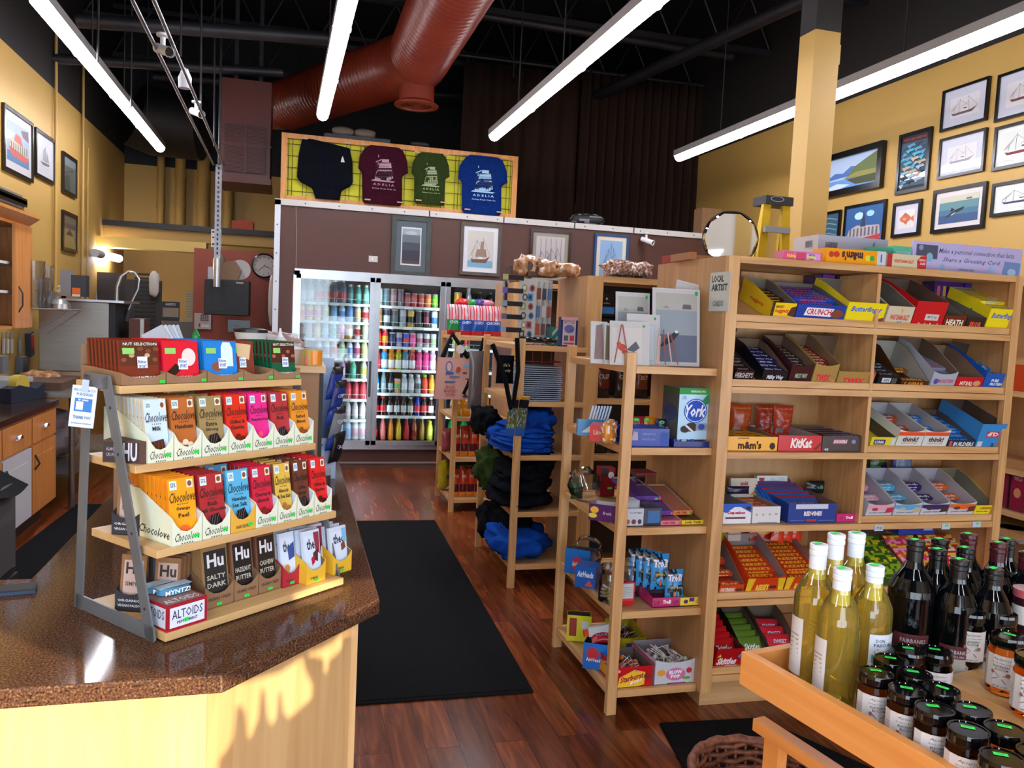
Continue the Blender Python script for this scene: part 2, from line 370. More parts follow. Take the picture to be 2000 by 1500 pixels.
# curtains with a rod
def curtain(xa, xb, z0, z1, n, lab):
    def fn(u, v):
        x = (xb - xa) * u
        return (x, .05 * math.sin(u * n * 2 * PI) * (1 - .3 * v) + .02 * math.sin(u * 31 + v * 3), (z1 - z0) * v)
    c = MB().grid(fn, n * 8, 6, noisy('dark brown curtain cloth', 90, ((.3, '#2b1e19'), (.7, '#3a2a23')), .9, .2))
    o = c.build('curtain', M=T(xa, 10, z0)); so = o.modifiers.new('s', 'SOLIDIFY'); so.thickness = .006
    return tag(o, lab, 'curtain')
ca, cb, cc = P(903, 230, Y=10).x, P(1128, 300, Y=10).x, P(1368, 315, Y=10).x
curtain(ca, cb, 2.4, P(903, 118, Y=10).z, 6, 'dark brown curtain hanging behind the blue shirt end of the frame')
curtain(cb + .02, cc, 2.4, P(1250, 152, Y=10).z, 14, 'pleated dark brown curtain hanging near the round mirror')
tag(MB().tube([P(890, 106, Y=9.98), P(1410, 172, Y=9.98)], .025, BLKM).build('curtain_rod'), 'dark rod carrying the two brown curtains', 'rod')
# ceiling structure: joists with webs
def truss(y, z, lab):
    t = MB().box(XL, y - .03, z, XR, y + .03, z + .06, BLKM).box(XL, y - .03, z + .6, XR, y + .03, z + .66, BLKM)
    n = 12; s = (XR - XL) / n
    for i in range(n):
        t.tube([(XL + i * s, y, z + .03), (XL + (i + .5) * s, y, z + .63)], .014, BLKM, 6); t.tube([(XL + (i + .5) * s, y, z + .63), (XL + (i + 1) * s, y, z + .03)], .014, BLKM, 6)
    tag(t.build('roof_truss'), lab, 'truss', 'dark roof trusses under the ceiling')
for y in (3.6, 5.2, 6.8, 8.4, 10.2, 11.7): truss(y, 4.75, 'dark open web roof truss spanning the black ceiling')
def rod(a, b, r, lab, m=BLKM, nm='ceiling_pipe', cat='pipe', g=None): return tag(MB().tube([a, b], r, m, 8).build(nm), lab, cat, g)
rod(P(0, 108, Y=9), P(553, 142, Y=9), .05, 'dark horizontal pipe under the ceiling left of the round duct')
rod(P(150, 40, Y=7.5), P(640, 75, Y=7.5), .06, 'dark pipe crossing above the left lamps')
rod(P(300, 150, Y=11.4), P(930, 190, Y=11.4), .07, 'dark pipe far back behind the red duct')
rod(P(880, 20, Y=8.6), P(1430, 110, Y=8.6), .05, 'dark pipe crossing behind the third lamp')
rod(P(1050, 240, Z=4.55), P(1700, -60, Z=4.55), .07, 'thick dark beam running beside the third lamp')
# big dark half round duct at back left
dk = MB().tube([P(262, 222, Y=11.6), P(300, 240, Y=11.7), P(395, 250, Y=11.6)], .42, noisy('dark painted duct', 2, ((.3, '#1d1a1b'), (.7, '#262223')), .6), 20)
tag(dk.build('air_duct'), 'large dark curved duct under the ceiling at the back left', 'duct')
# red round duct
RED = noisy('brick red painted duct', 3, ((.3, '#6b2415'), (.7, '#752a19')), .35)
rdt = thing('spiral_duct', 'large brick red spiral duct with an elbow above the hanging shirts', 'duct')
J = P(815, 118, Y=8.1)
def ribbed(a, b, r, n, name):
    a, b = Vector(a), Vector(b); pts, rr = [], []
    for i in range(n):
        for q, e in ((0, 0), (.8, 0), (.88, .008), (.96, 0)): pts.append(a.lerp(b, (i + q) / n)); rr.append(r + e)
    MB().tube(pts + [b], rr + [r], RED, 28).build(name, rdt)
JA = J + Vector((0, -.25, .0)); JB = J + (P(560, 205, Z=J.z) - J).normalized() * .3
ribbed(J + Vector((0, -5.2, 0)), JA, .29, 60, 'duct_run')
eb = P(560, 205, Z=J.z); ribbed(JB, eb, .29, 36, 'duct_branch')
MB().tube([JA, J.lerp(JA, .4), J.lerp(JB, .4), JB], .3, RED, 28).build('elbow', rdt)
MB().tube([eb, eb + Vector((-.25, .12, -.02)), eb + Vector((-.42, .35, -.02))], [.29, .27, .2], RED, 28).build('end_elbow', rdt)
jz = P(812, 205, Y=8.05)
dn = MB().tube([(J.x, 8.05, J.z - .05), (J.x, 8.05, jz.z)], .17, RED, 24).build('drop', rdt)
df = MB().lathe([(.17, .03, RED), (.215, .0, RED), (.215, -.015, RED), (.16, -.02, RED), (.15, .0, '#20100c'), (0, .01, None)], 28)
for r in (.03, .06, .09, .12): df.lathe([(r, -.012, RED), (r + .012, -.012, RED), (r, .01, None)], 20)
df.build('diffuser', rdt, M=T(J.x, 8.05, jz.z))
# rectangular return box
ra, rb2 = P(433, 150, Y=8.9), P(527, 362, Y=8.9)
rt = thing('ventilation_box', 'brick red rectangular ventilation box with a louvred grille hanging left of the shirts', 'vent', T(ra.x, 8.9, rb2.z))
W_, H_ = P(531, 163, Y=8.9).x - ra.x, ra.z - rb2.z
RDK = noisy('dark red painted metal', 3, ((.3, '#43170f'), (.7, '#4c1c13')), .45)
MB().box(0, 0, .06, W_, .7, H_, RDK).box(-.01, -.012, H_ * .36, W_ + .01, .7, H_ * .38, RDK).box(-.015, -.02, 0, W_ + .015, .7, .06, RDK).build('housing', rt)
MB().box(.1, .3, H_, .14, .34, ZC - rb2.z, BLKM).box(W_ - .14, .3, H_, W_ - .1, .34, ZC - rb2.z, BLKM).build('hanger', rt)
g = MB().box(.04, -.004, .1, W_ - .04, .0, H_ * .56, '#120806')
for i in range(34):
    z = .11 + (H_ * .56 - .12) * i / 34; g.box(.045, -.018, z, W_ - .045, -.003, z + .009, RDK)
g.box(W_ / 2 - .006, -.02, .1, W_ / 2 + .006, 0, H_ * .56, RDK).build('grille', rt)
# ============================================================ linear lamps
def lamp(a, b, lab, n):
    a, b = Vector(a), Vector(b); L = (a - b).length; ang = math.atan2(a.x - b.x, -(a.y - b.y))
    t = thing('linear_lamp', lab, 'lamp', Matrix.Translation(b) @ RZ(math.atan2(-(a.x - b.x), (a.y - b.y)) + PI), 'long linear ceiling lamps')
    # local: lamp runs from y=0 (far end) toward -y
    MB().box(-.056, -L, .035, .056, .02, .095, '#8e8a88').build('housing', t)
    d = MB()
    def fn(u, v): an = PI + u * PI; return (.054 * math.cos(an), -L + (L - 0) * v, .035 + .054 * math.sin(an))
    d.grid(fn, 6, 1, TUBE); d.add([(.054 * math.cos(PI + q * PI / 6), 0, .035 + .054 * math.sin(PI + q * PI / 6)) for q in range(7)], [tuple(range(7))], TUBE)
    d.build('diffuser', t)
    for k in range(n):
        y = -.0 - 1.2 * (k + 1)
        if -y < L: MB().tube([(.058 * math.cos(PI + q * PI / 8), y, .035 + .058 * math.sin(PI + q * PI / 8)) for q in range(9)], .004, '#b8b2cc', 5).build('joint_ring', t)
        MB().tube([(0, y + .35, .08), (0, y + .35, ZC - b.z - .02)], .006, BLKM, 5).build('suspension_rod', t)
ZT = 3.37
lamp(P(75, 10, Z=ZT), P(312.5, 294, Z=ZT), 'long lit lamp hanging over the counter, nearest the left wall', 4)
lamp(P(698, -70, Z=ZT), P(630, 232, Z=ZT), 'long lit lamp pointing down at the four hanging shirts', 4)
lamp(P(1460, -140, Z=ZT), P(965, 272, Z=ZT), 'long lit lamp crossing in front of the brown curtains', 5)
lamp(P(2300, -75, Z=ZT), P(1326, 312, Z=ZT), 'long lit lamp along the right wall, passing behind the yellow pillar', 5)
for x, y in ((-1.5, 1.4), (.25, .6), (1.9, .2)): lamp((x, y - 1.8, ZT), (x, y, ZT), 'lit lamp above the viewer near the storefront', 1)
wl = thing('wall_lamp', 'short lit tube lamp on the left wall above the steel machine', 'lamp', T(*P(185, 494, X=XL + .05)))
q = P(232, 505, X=XL + .12) - P(185, 494, X=XL + .05)
MB().tube([(0, 0, 0), q * .25], .05, '#b0b0b4', 12).build('end_cap', wl); MB().tube([q * .25, q], .048, TUBE, 12).build('tube', wl)
# rails with cameras at upper left
ST = noisy('galvanised strut', 20, ((.3, '#77767a'), (.7, '#8f8e92')), .35, metal=.8)
ra_, rb_ = P(275, -10, Y=4.2), P(427, 322, Y=8.6)
dr = (rb_ - ra_)
for o_, l in ((Vector((-.05, 0, 0)), 'left rail of the twin grey cable rails above the counter'), (Vector((.05, 0, 0)), 'right rail of the twin grey cable rails above the counter')):
    tag(MB().tube([ra_ + o_, rb_ + o_], .011, ST, 6).build('cable_rail'), l, 'rail')
def camera_dome(px, py, t, lab, s=.68):
    p = P(px, py, Y=t); c = thing('security_camera', lab, 'camera', T(*p) @ Matrix.Scale(s, 4), 'white security cameras')
    MB().lathe([(0, .13, '#d8d8dc'), (.05, .13, '#d8d8dc'), (.05, .11, '#d8d8dc'), (.02, .1, '#d8d8dc'), (.02, .03, '#d8d8dc'), (.03, .0, None)], 14).build('mount', c)
    MB().tube([(-.05, .06, .03), (.06, -.1, -.035)], .04, '#dcdce2', 14).tube([(.06, -.1, -.035), (.075, -.12, -.043)], .045, '#dcdce2', 14, caps=False).tube([(.06, -.1, -.035), (.062, -.103, -.036)], .036, 'g#111114', 14).build('camera_body', c)
camera_dome(318, 98, 5.0, 'white security camera on the cable rail beside the left lamp')
camera_dome(383, 220, 6.9, 'small white security camera lower down the cable rail')
camera_dome(1262, 470, 8.35, 'white security camera on the brown wall right of the blue framed print')
camera_dome(118, 575, P(118, 570, X=XL + .1).y, 'white security camera on the left wall above the paper dispenser')
tag(MB().lathe([(0, -.06, '#bfc0cc'), (.04, -.05, '#bfc0cc'), (.045, .02, '#bfc0cc'), (.02, .08, '#bfc0cc'), (0, .09, None)], 10).build('cable_bundle', M=T(*P(361, 158, Y=6.1))), 'crumpled white cable bundle tied to the rail between two cameras', 'cable')
for px, y1, t, l in ((193, 120, 6.6, 'thin dark hanging rod left of the cable rail'), (258, 210, 8, 'thin dark wire beside the left lamp'), (355, 110, 7, 'yellowish hanging rod right of the first camera'), (394, 215, 7.4, 'grey hanging rod above the second camera'), (420, 285, 8.2, 'thin rod left of the red ventilation box'), (1005, 150, 8.8, 'dark rod between the duct and the curtain'), (1115, 120, 9, 'dark rod above the third lamp')):
    rod(P(px, -30, Y=t), P(px - 2, y1, Y=t), .008, l, nm='hanging_rod', cat='rod', g='thin rods hanging from the ceiling')
# strut pole
pz0, pz1 = P(424, 505, Y=8.6).z, P(427, 322, Y=8.6).z; px_ = P(426, 420, Y=8.6).x
sp = MB().box(-.03, -.02, 0, .03, .02, pz1 - pz0, ST)
for i in range(26): sp.box(-.008, -.0215, .04 + i * .046, .008, -.0205, .064 + i * .046, '#15151a')
sp.tube([(0, 0, -.0), (0, 0, -.28)], .035, ALU, 14).tube([(0, .0, pz1 - pz0), (0, 0, ZC - pz0 - .01)], .012, BLKM, 8)
tag(sp.build('strut_post', M=T(px_, 8.6, pz0)), 'slotted galvanised strut post hanging down above the black monitor', 'post')
# ============================================================ counter
CZ = .95
c1, c2, c3 = P(435, 1318, Z=CZ), P(742, 1170, Z=CZ), P(682, 960, Z=CZ)
ct = thing('checkout_counter', 'checkout counter with brown speckled stone top and pale wood panels', 'counter')
top = [(-1.6, c1.y), (c1.x, c1.y), (c2.x, c2.y), (c3.x, 4.1), (-.6, 4.1), (-.57, 2.5), (-.57, 2.06), (-1.6, 2.07)]
MB().prism(top, CZ - .035, CZ, GRAN).build('stone_top', ct, bevel=.004)
ins = [(-1.6, c1.y + .04), (c1.x - .03, c1.y + .04), (c2.x - .055, c2.y + .02), (c3.x - .055, 4.05), (-.55, 4.05), (-.52, 2.1), (-1.6, 2.1)]
def panel(a, b, name, m, t=.018):
    a, b = Vector((*a, 0)), Vector((*b, 0)); L = (b - a).length; ang = math.atan2(b.y - a.y, b.x - a.x)
    o = MB().box(0, 0, .1, L, t, CZ - .036, m).build(name, ct); o.matrix_basis = Matrix.Translation(a) @ RZ(ang); return o
panel(ins[0], ins[1], 'front_panel', LZ); panel(ins[1], ins[2], 'angled_panel', LZ); panel(ins[2], ins[3], 'side_panel', LZ)
MB().prism([(x * .97, y + .03) for x, y in ins[:4]] + [(-.5, 4.0), (-.5, 2.2), (-1.6, 2.2)], 0, .1, '#2a1d16').build('plinth', ct)
a_ = Vector((*ins[2], 0)); MB().box(-.011, -.006, .1, .009, .012, CZ - .036, LZ).build('corner_trim', ct).matrix_basis = Matrix.Translation(a_)
tag(MB().box(0, 0, 0, .09, .05, .01, '#1c1a1c').box(.004, .004, .01, .086, .046, .0105, '#2a282c').box(.0, -.0005, .001, .09, 0, .008, '#24405c').build('chocolate_tin', M=T(*P(-25, 1168, Z=CZ)) @ RZ(.2)), 'dark flat chocolate tin at the left edge of the stone counter', 'tin')
# display rack ------------------------------------------------
RA = math.atan2(.644, .765); RM = Matrix.Translation((-.216, 1.624, CZ)) @ RZ(RA); RI = RM.inverted()
rv = RM.to_3x3() @ Vector((0, 1, 0))
def rk(px, py, v=0):
    p = RI @ RP(px, py, RM @ Vector((0, v, 0)), rv); return p.x, p.z
rack = thing('display_rack', 'four tier tabletop rack of pale boards between grey metal legs, full of chocolate', 'display rack', RM)
GRY = noisy('grey painted steel', 8, ((.3, '#6b6e73'), (.7, '#7a7d82')), .35, metal=.3)
SH = [(0, .003), (.032, .16), (.11, .315), (.168, .468)]; TH = .016; SD = [.28, .24, .19, .17]; SLEN = .46
for i, (v, z) in enumerate(SH): MB().box(-.003, v, z, SLEN, v + SD[i], z + TH, LX).build('shelf', rack, bevel=.001)
for s, x in (('l', -.016), ('r', SLEN + .002)):
    fm = MB()
    def strip(p, q, w0=.03):
        d = Vector((0, q[0] - p[0], q[1] - p[1])).normalized(); n_ = Vector((0, -d.z, d.y)) * w0 / 2
        a, b = Vector((x, *p)), Vector((x, *q)); pts = [a - n_, b - n_, b + n_, a + n_]
        fm.add([tuple(k) for k in pts] + [tuple(k + Vector((.004, 0, 0))) for k in pts], [(0, 1, 2, 3), (7, 6, 5, 4), (0, 4, 5, 1), (1, 5, 6, 2), (2, 6, 7, 3), (3, 7, 4, 0)], GRY)
    strip((.03, 0), (.2, .50)); strip((.3, 0), (.27, .50)); strip((.02, .016), (.31, .016)); strip((.19, .49), (.28, .49))
    for zz in (.06, .2, .35, .44):
        yy = .03 + .17 * zz / .5
        fm.tube([(x - .001, yy, zz), (x + .005, yy, zz)], .003, '#303033', 8)
    fm.build('side_frame', rack)
# hanging note
nx, nz = rk(163, 785, .2)
nt = MB().face((0, 0, 0), (1, 0, 0), (0, 0, 1), .055, .10, [('r', 0, 0, 1, 1, '#cfd6e6'), ('t', 'WE I.D. TOBACCO', .05, .86, .95, .93, '#2b5a9a'), ('t', 'PURCHASES', .2, .76, .85, .83, '#2b5a9a'), ('r', .15, .38, .85, .7, '#2a70b8'), ('r', .22, .42, .5, .62, '#e6ecf6'), ('t', 'ID CARD', .3, .64, .7, .68, '#ffffff'), ('t', 'THANK YOU', .15, .2, .85, .28, '#2b5a9a'), ('t', 'tobacco notice', .1, .08, .9, .12, '#2b5a9a')])
nt.box(0, .0003, 0, .055, .001, .1, '#c6cee0').box(.02, -.002, .085, .035, .004, .115, '#a9b8d6')
sp0 = RP(133, 832, RM @ Vector((0, .27, 0)), rv); nt.build('paper_sign', M=T(*sp0) @ RZ(RA - .75) @ RY(.1) @ Matrix.Scale(.85, 4)); tag(bpy.context.scene.collection.objects[-1], 'white and blue paper sign about tobacco taped to the grey rack leg', 'sign')
GRN = '#25e04a'
def sticker(mb, x, z, y=0, w=.012, h=.006, off=.002): mb.front(x, z, w, h, [('r', 0, 0, 1, 1, GRN), ('t', '3.99', .2, .25, .8, .75, '#1a8a30')], y=y, off0=off)
def open_box(mb, w, d, h, hb, out, inn, th=.0015, cut=0, bottom=True):
    """display carton: front at y=0 height h, sides rising to hb at the back"""
    if cut:   # scooped front
        pts = [(0, 0), (w, 0), (w, h + cut), (w * .86, h + cut * .5), (w * .7, h + cut * .12), (w * .5, h), (w * .3, h + cut * .12), (w * .14, h + cut * .5), (0, h + cut)]
    else: pts = [(0, 0), (w, 0), (w, h), (0, h)]
    mb.prism(pts, 0, th, out, ax='y')
    for x in (0, w - th): mb.prism([(0, 0), (d, 0), (d, hb), (d * .72, hb), (th, h + cut)], x, x + th, out, ax='x')
    mb.prism([(0, 0), (w, 0), (w, hb), (0, hb)], d - th, d, out, ax='y')
    if bottom: mb.box(0, 0, 0, w, d, th, out)
    e = .0006   # printed outside, raw inside
    mb.prism([(p[0], p[1]) for p in ([(th, th), (w - th, th), (w - th, hb - e), (th, hb - e)])], d - th - e, d - th, inn, ax='y')
    for x in (th, w - th - e): mb.prism([(th, th), (d - th, th), (d - th, hb - e), (d * .72, hb - e), (th, h + cut - e)], x, x + e, inn, ax='x')
    mb.prism([(a + (th if a == 0 else -th if a == w else 0), b + (th if b == 0 else -e)) for a, b in pts], th, th + e, inn, ax='y')
    return mb
CHOC_S = [('t', 'Chocolove', .06, .5, .94, .78, '#1a1a1a', .35, .008)]
def bar_mb(w, h, t, body, art, face=None):
    b = MB().box(0, 0, 0, w, t, h, 'g' + body)
    if face: b.front(0, 0, w, h, [('r', .02, .0, .98, .99, 'g' + face)], off0=.0002)
    return b.front(0, 0, w, h, art, off0=.0006)
# top tier: square bars in low kraft trays
top4 = [('#7a2f1e', 'brown', 'whole hazelnuts', 227, 308, [('r', 0, .42, 1, 1, 'g#5b3022')] + [('e', .1 + .2 * i, .55 + .1 * (i % 2), .07, .05, 'g#c9a27a' if i % 2 else 'g#8a4a30') for i in range(5)] + [('e', .12 + .2 * i, .8 - .05 * (i % 2), .08, .05, 'g#7a4630') for i in range(5)] + [('t', 'NUT SELECTION', .08, .88, .95, .95, '#e8dccb'), ('t', 'WHOLE HAZELNUTS', .2, .1, .9, .16, '#ffffff')]),
        ('#d81f33', 'red', 'cookies and cream', 303, 375, [('p', [(.1, .25), (.35, .45), (.5, .3), (.3, .15)], 'g#2b1a16'), ('e', .72, .6, .2, .22, 'g#ead7cf'), ('e', .55, .45, .15, .12, 'g#f0e4d8'), ('t', 'RIESEN', .3, .08, .9, .14, '#ffd9d9')]),
        ('#1f7fd0', 'blue', 'alpine milk', 378, 454, [('p', [(.5, .35), (.52, .85), (.58, .97), (.8, .97), (.88, .8), (.88, .35)], 'g#d8ecf8'), ('e', .38, .35, .17, .12, 'g#8a5240'), ('t', 'MILK CHOCOLATE', .25, .1, .85, .15, '#cfe6ff')]),
        ('#7c3a2a', 'reddish brown', 'marzipan', 440, 474, [('p', [(.3, .95), (.9, .9), (.8, .5), (.35, .6)], 'g#d9b890')]),
        ('#0f5a3c', 'dark green', 'whole almonds', 516, 580, [('r', 0, .42, 1, 1, 'g#4a2620')] + [('e', .1 + .2 * i, .6 + .12 * (i % 2), .08, .05, 'g#b05a48') for i in range(5)] + [('t', 'NUT SELECTION', .08, .88, .95, .95, '#e8dccb'), ('t', 'WHOLE ALMONDS', .2, .1, .9, .16, '#ffffff')])]
v4 = .168; z4 = SH[3][1] + TH
BW4 = .094
trays4 = [(163, 322), (322, 399), (399, 470), (466, 530), (530, 589)]
tl = [('brown tray at the left end of the top tier', 0), ('tray of red square bars', 1), ('tray of blue square bars', 2), ('nearly empty tray between blue and green bars', 3), ('tray of dark green bars at the right end', 4)]
tu = [0, .098, .196, .292, .376, .458]
for i in range(5):
    w_ = tu[i + 1] - tu[i] - .002
    tb = MB(); open_box(tb, w_, .155, .014, .032, CARD, CARD, cut=.012); tb.prism([(0, 0), (w_, 0), (w_, .075 if i in (0, 4) else .045), (0, .075 if i in (0, 4) else .045)], .1535, .1565, CARD, ax='y')
    sticker(tb, w_ - .014, .003)
    tb.build('display_tray', M=RM @ T(tu[i] + .001, v4 + .002, z4)); tag(COL.objects[-1], 'low kraft cardboard ' + tl[i][0] + ' of the rack', 'tray', 'low kraft trays on the top tier')
for i, (c, cn, nm, x0, x1, art) in enumerate(top4):
    ux = [.006, .1, .199, .27, .382][i]; W = .07 if i == 4 else .084
    if i == 3: W = .07
    ar = art + [('r', .42, .3 if i else .35, .68, .56 if i else .62, '#e6eef6'), ('t', 'Ritter', .44, .46, .66, .54, '#1c3f8f'), ('t', 'SPORT', .45, .34, .65, .43, '#1c3f8f'), ('r', .05, .68, .35, .82, 'g#8fce6a')]
    n = 9 if i != 3 else 4
    me = bar_mb(W, .088, .0075, c, ar)
    for z in (0, .0855): me.box(.001, -.001, z, W - .001, .0085, z + .0025, 'g' + c)
    proto = None
    for k in range(n - 1, -1, -1):
        M = RM @ T(ux, v4 + .012 + k * .0143 + (.012 if i == 3 else 0), z4 + .003) @ RX(-.13) @ T(0, 0, 0)
        l = '%s square bar, %s, at the front of its row on the top tier' % (cn, nm) if k == 0 else '%s square bar lined up behind the front %s bar on the top tier' % (cn, nm)
        if proto is None: proto = me.build('chocolate_bar', M=M); tag(proto, l, 'chocolate bar', cn + ' square bars on the top tier')
        else: dup(proto, M, l)
# tiers two and three: tall bars in scooped cream cartons
CR1 = '#dfe2c8'
def tall(i, tier, u, w, c, name, words, pic, n, z0, v0, hh=.125, box=CR1, boxlab=None, side=None, cutc=.03, wordcol='#1a1410'):
    hb = .1; bx = MB(); open_box(bx, w, .165, .026, hb, box, '#b9c4cf', cut=cutc)
    if i == 0: bx.face((0, .165, 0), (0, -1, 0), (0, 0, 1), .165, .06, [('t', 'Chocolove', .3, .2, .95, .5, '#1a1a1a', .3, .01)])
    bx.front(0, 0, w, .026, [('t', 'Chocolove', .08, .3, .92, .95, '#1a1a1a', .35, .006), ('t', '* * * * *', .3, .05, .7, .2, '#1a1a1a')] if box == CR1 else [('t', 'ORGANIC FAIR TRADE', .2, .3, .8, .6, '#1a1a1a')])
    sticker(bx, w - .019, .011)
    bx.build('display_carton', M=RM @ T(u, v0 + .002, z0)); tag(COL.objects[-1], '%s display carton holding the %s bars' % ('cream' if box == CR1 else 'yellow edged', name), 'carton', 'open cartons on the rack')
    bw = w - .006
    ar = [('r', .08, .82, .34, .96, '#cfe3ee'), ('t', '55%', .12, .86, .3, .93, '#333333'), ('r', .7, .83, .93, .96, '#e8dcc0'), ('e', .81, .895, .08, .045, '#7a4a3a'),
          ('t', 'Chocolove', .03, .62, .98, .78, wordcol, .35, .006), ('t', '* * * * *', .3, .58, .7, .6, wordcol)]
    for j, wd in enumerate(words): ar.append(('t', wd, .5 - .07 * len(wd) / 2 - .05, .48 - .1 * j, .5 + .07 * len(wd) / 2 + .05, .55 - .1 * j, wordcol))
    ar += pic
    me = bar_mb(bw, hh, .008, c[0], ar, c[1] if len(c) > 1 else None); proto = None
    for k in range(n - 1, -1, -1):
        M = RM @ T(u + .003, v0 + .008 + k * (.14 / max(n, 1)), z0 + .004) @ RX(-.17)
        l = '%s bar at the front of its carton on tier %s' % (name, tier) if k == 0 else '%s bar filed behind the front one on tier %s' % (name, tier)
        if proto is None: proto = me.build('chocolate_bar', M=M); tag(proto, l, 'chocolate bar', name + ' bars on tier ' + tier)
        else: dup(proto, M, l)
def nuts(c, cols=3, y=.2): return [('e', .3 + .2 * q, y + .05 * (q % 2), .12, .05, 'g' + c) for q in range(cols)]
sq = [('p', [(.15, .3), (.75, .34), (.85, .12), (.1, .1)], 'g#4f281c')] + [('l', [(.2 + .15 * q, .31), (.16 + .17 * q, .11)], .01, '#8a5238') for q in range(5)]
dk_ = [('p', [(.2, .12), (.35, .32), (.7, .35), (.85, .2), (.6, .1)], 'g#201618')] + [('l', [(.25 + .1 * q, .14), (.38 + .1 * q, .33)], .012, '#6f6a78') for q in range(4)]
v3, z3 = .11, SH[2][1] + TH
U3 = [.024, .082, .147, .214, .277, .335, .395, .455]
T3 = [(('#cfc3a6', '#c9dbe8'), 'white milk', ['Milk'], sq, 10), (('#a65c2c', '#b5652f'), 'brown hazelnut', ['Hazelnuts'], nuts('#e8d0b8'), 9), (('#8b7449', '#9c8354'), 'gold extra strong', ['Extra', 'Strong'], dk_, 3), (('#c2271f', '#d5301f'), 'scarlet chilies and cherries', ['Chilies &', 'Cherries'], nuts('#6b1a14'), 9), (('#d8227c', '#e32a86'), 'pink raspberry', ['Raspberries'], nuts('#f0506a', 2), 8), (('#a32c34', '#b0343a'), 'crimson rich dark', ['Rich'], dk_, 8), (('#d98324', '#e08c2c'), 'orange almond', ['Salted', 'Almond'], nuts('#8a4a26'), 8)]
for i, (c, nm, wd, pc, n) in enumerate(T3): tall(i, 'two', U3[i], U3[i + 1] - U3[i] - .002, c, nm, wd, pc, n, z3, v3)
v2, z2 = .032, SH[1][1] + TH
U2 = [.03, .098, .165, .228, .288, .342, .393, .448]
T2 = [(('#e8841c', '#f0a020'), 'orange peel', ['Orange', 'Peel'], [('e', .5, .18, .2, .08, 'g#e8642a')], 9, CR1), (('#8f2229', '#a82c32'), 'deep red rich dark', ['Rich', 'Dark Chocolate'], dk_, 9, CR1), (('#4a9cc4', '#57abd2'), 'sky blue sea salt', ['Hawaiian', 'Sea Salt'], dk_, 2, '#e0a838'), (('#b81c34', '#c92440'), 'cherry red almond', ['Cherries &', 'Almonds'], nuts('#7a2018'), 9, CR1), (('#8a5236', '#d9b04a'), 'golden almonds and sea salt', ['Almonds', '& Sea Salt'], nuts('#b06a34'), 6, CR1), (('#5e3022', '#6a3628'), 'dark brown coffee crunch', ['Coffee', 'Crunch'], dk_, 5, CR1), (('#c8202a', '#da2626'), 'bright red chili', ['Chilies &', 'Cherries'], nuts('#3a1510'), 7, CR1)]
for i, (c, nm, wd, pc, n, bx) in enumerate(T2): tall(i, 'three', U2[i], U2[i + 1] - U2[i] - .002, c, nm, wd, pc, n, z2, v2, hh=.128, box=bx)
sm = MB().face((-.0, 0, 0), (0, -1, 0), (0, 0, 1), .15, .1, [('t', 'Chocolove', .3, .25, 1.0, .5, '#1a1a1a', .3, .01), ('t', 'X E R O X', .5, .12, .9, .18, '#1a1a1a')])
# lying dark box at the left of tier two
lb = MB().box(0, 0, 0, .085, .11, .045, '#4a2c1e').box(.002, -.001, .003, .072, 0, .042, '#2a201c').front(0, 0, .075, .045, [('t', 'HU', .55, .1, .92, .92, '#c9bfc4', 0, .03, 0), ('t', 'ALMOND', .1, .55, .45, .7, '#9c8a9c'), ('t', 'CRUNCH', .1, .3, .45, .45, '#9c8a9c')], off0=.0016)
lb.build('chocolate_box', M=RM @ T(-.028, v3 + .075, z3) @ RZ(-.95)); tag(COL.objects[-1], 'dark brown box of almond bars lying sideways at the left of tier two', 'box')
# bottom tier
z1 = SH[0][1] + TH
def hu(u, v, w, n, body, facec, words, nm, hh, rot=0, front=('#8a6648', 'kraft'), tilt=-.15, dz=0, logo='Hu', lc='#d8d4d8', fx=None):
    bx = MB(); open_box(bx, w, .13, .03, .09, front[0], '#6e543f', cut=.02)
    bx.front(0, 0, w, .03, [('t', 'ORGANIC + PALEO', .1, .55, .9, .8, '#2a1c14')] if front[1] == 'kraft' else [('t', 'organic', .2, .3, .6, .6, '#3a3a3a')]); sticker(bx, w * .4, .005)
    B = RM @ T(u, v, z1) @ RZ(rot)
    bx.build('display_carton', M=B); tag(COL.objects[-1], '%s display carton holding the %s bars' % (front[1], nm), 'carton', 'open cartons on the rack')
    ar = [('r', .08, .14, .95, .9, 'g' + facec), ('t', logo, .2, .62, .85, .84, lc, 0, .03)] + [('t', wd, .15, .42 - .13 * j, .88, .5 - .13 * j, '#b8b4a4') for j, wd in enumerate(words)] + (fx or [])
    me = bar_mb(w - .008, hh, .008, body, ar); proto = None
    for k in range(n - 1, -1, -1):
        M = B @ T(.004, .006 + k * (.11 / max(n, 1)), .004 + dz) @ RX(tilt)
        l = '%s bar at the front of its carton on the bottom tier' % nm if k == 0 else '%s bar filed behind the front one on the bottom tier' % nm
        if proto is None: proto = me.build('chocolate_bar', M=M); tag(proto, l, 'chocolate bar', nm + ' bars on the bottom tier')
        else: dup(proto, M, l)
hu(.117, .05, .07, 10, '#94714a', '#2b2a2d', ['SALTY', 'DARK'], 'kraft salty dark', .128)
hu(.189, .05, .062, 9, '#7f5840', '#231f22', ['HAZELNUT', 'BUTTER'], 'kraft hazelnut butter', .13)
hu(.253, .05, .06, 9, '#6e4634', '#29201f', ['CASHEW', 'BUTTER'], 'brown kraft cashew butter', .133)
SK = [('p', [(.62, .95), (.95, .95), (.95, .5), (.7, .6)], 'g#8f3448'), ('p', [(.55, .55), (.85, .62), (.8, .36), (.5, .42)], 'g#4f2c28'), ('p', [(.4, .45), (.6, .5), (.62, .36), (.45, .3)], 'g#b01f3a')]
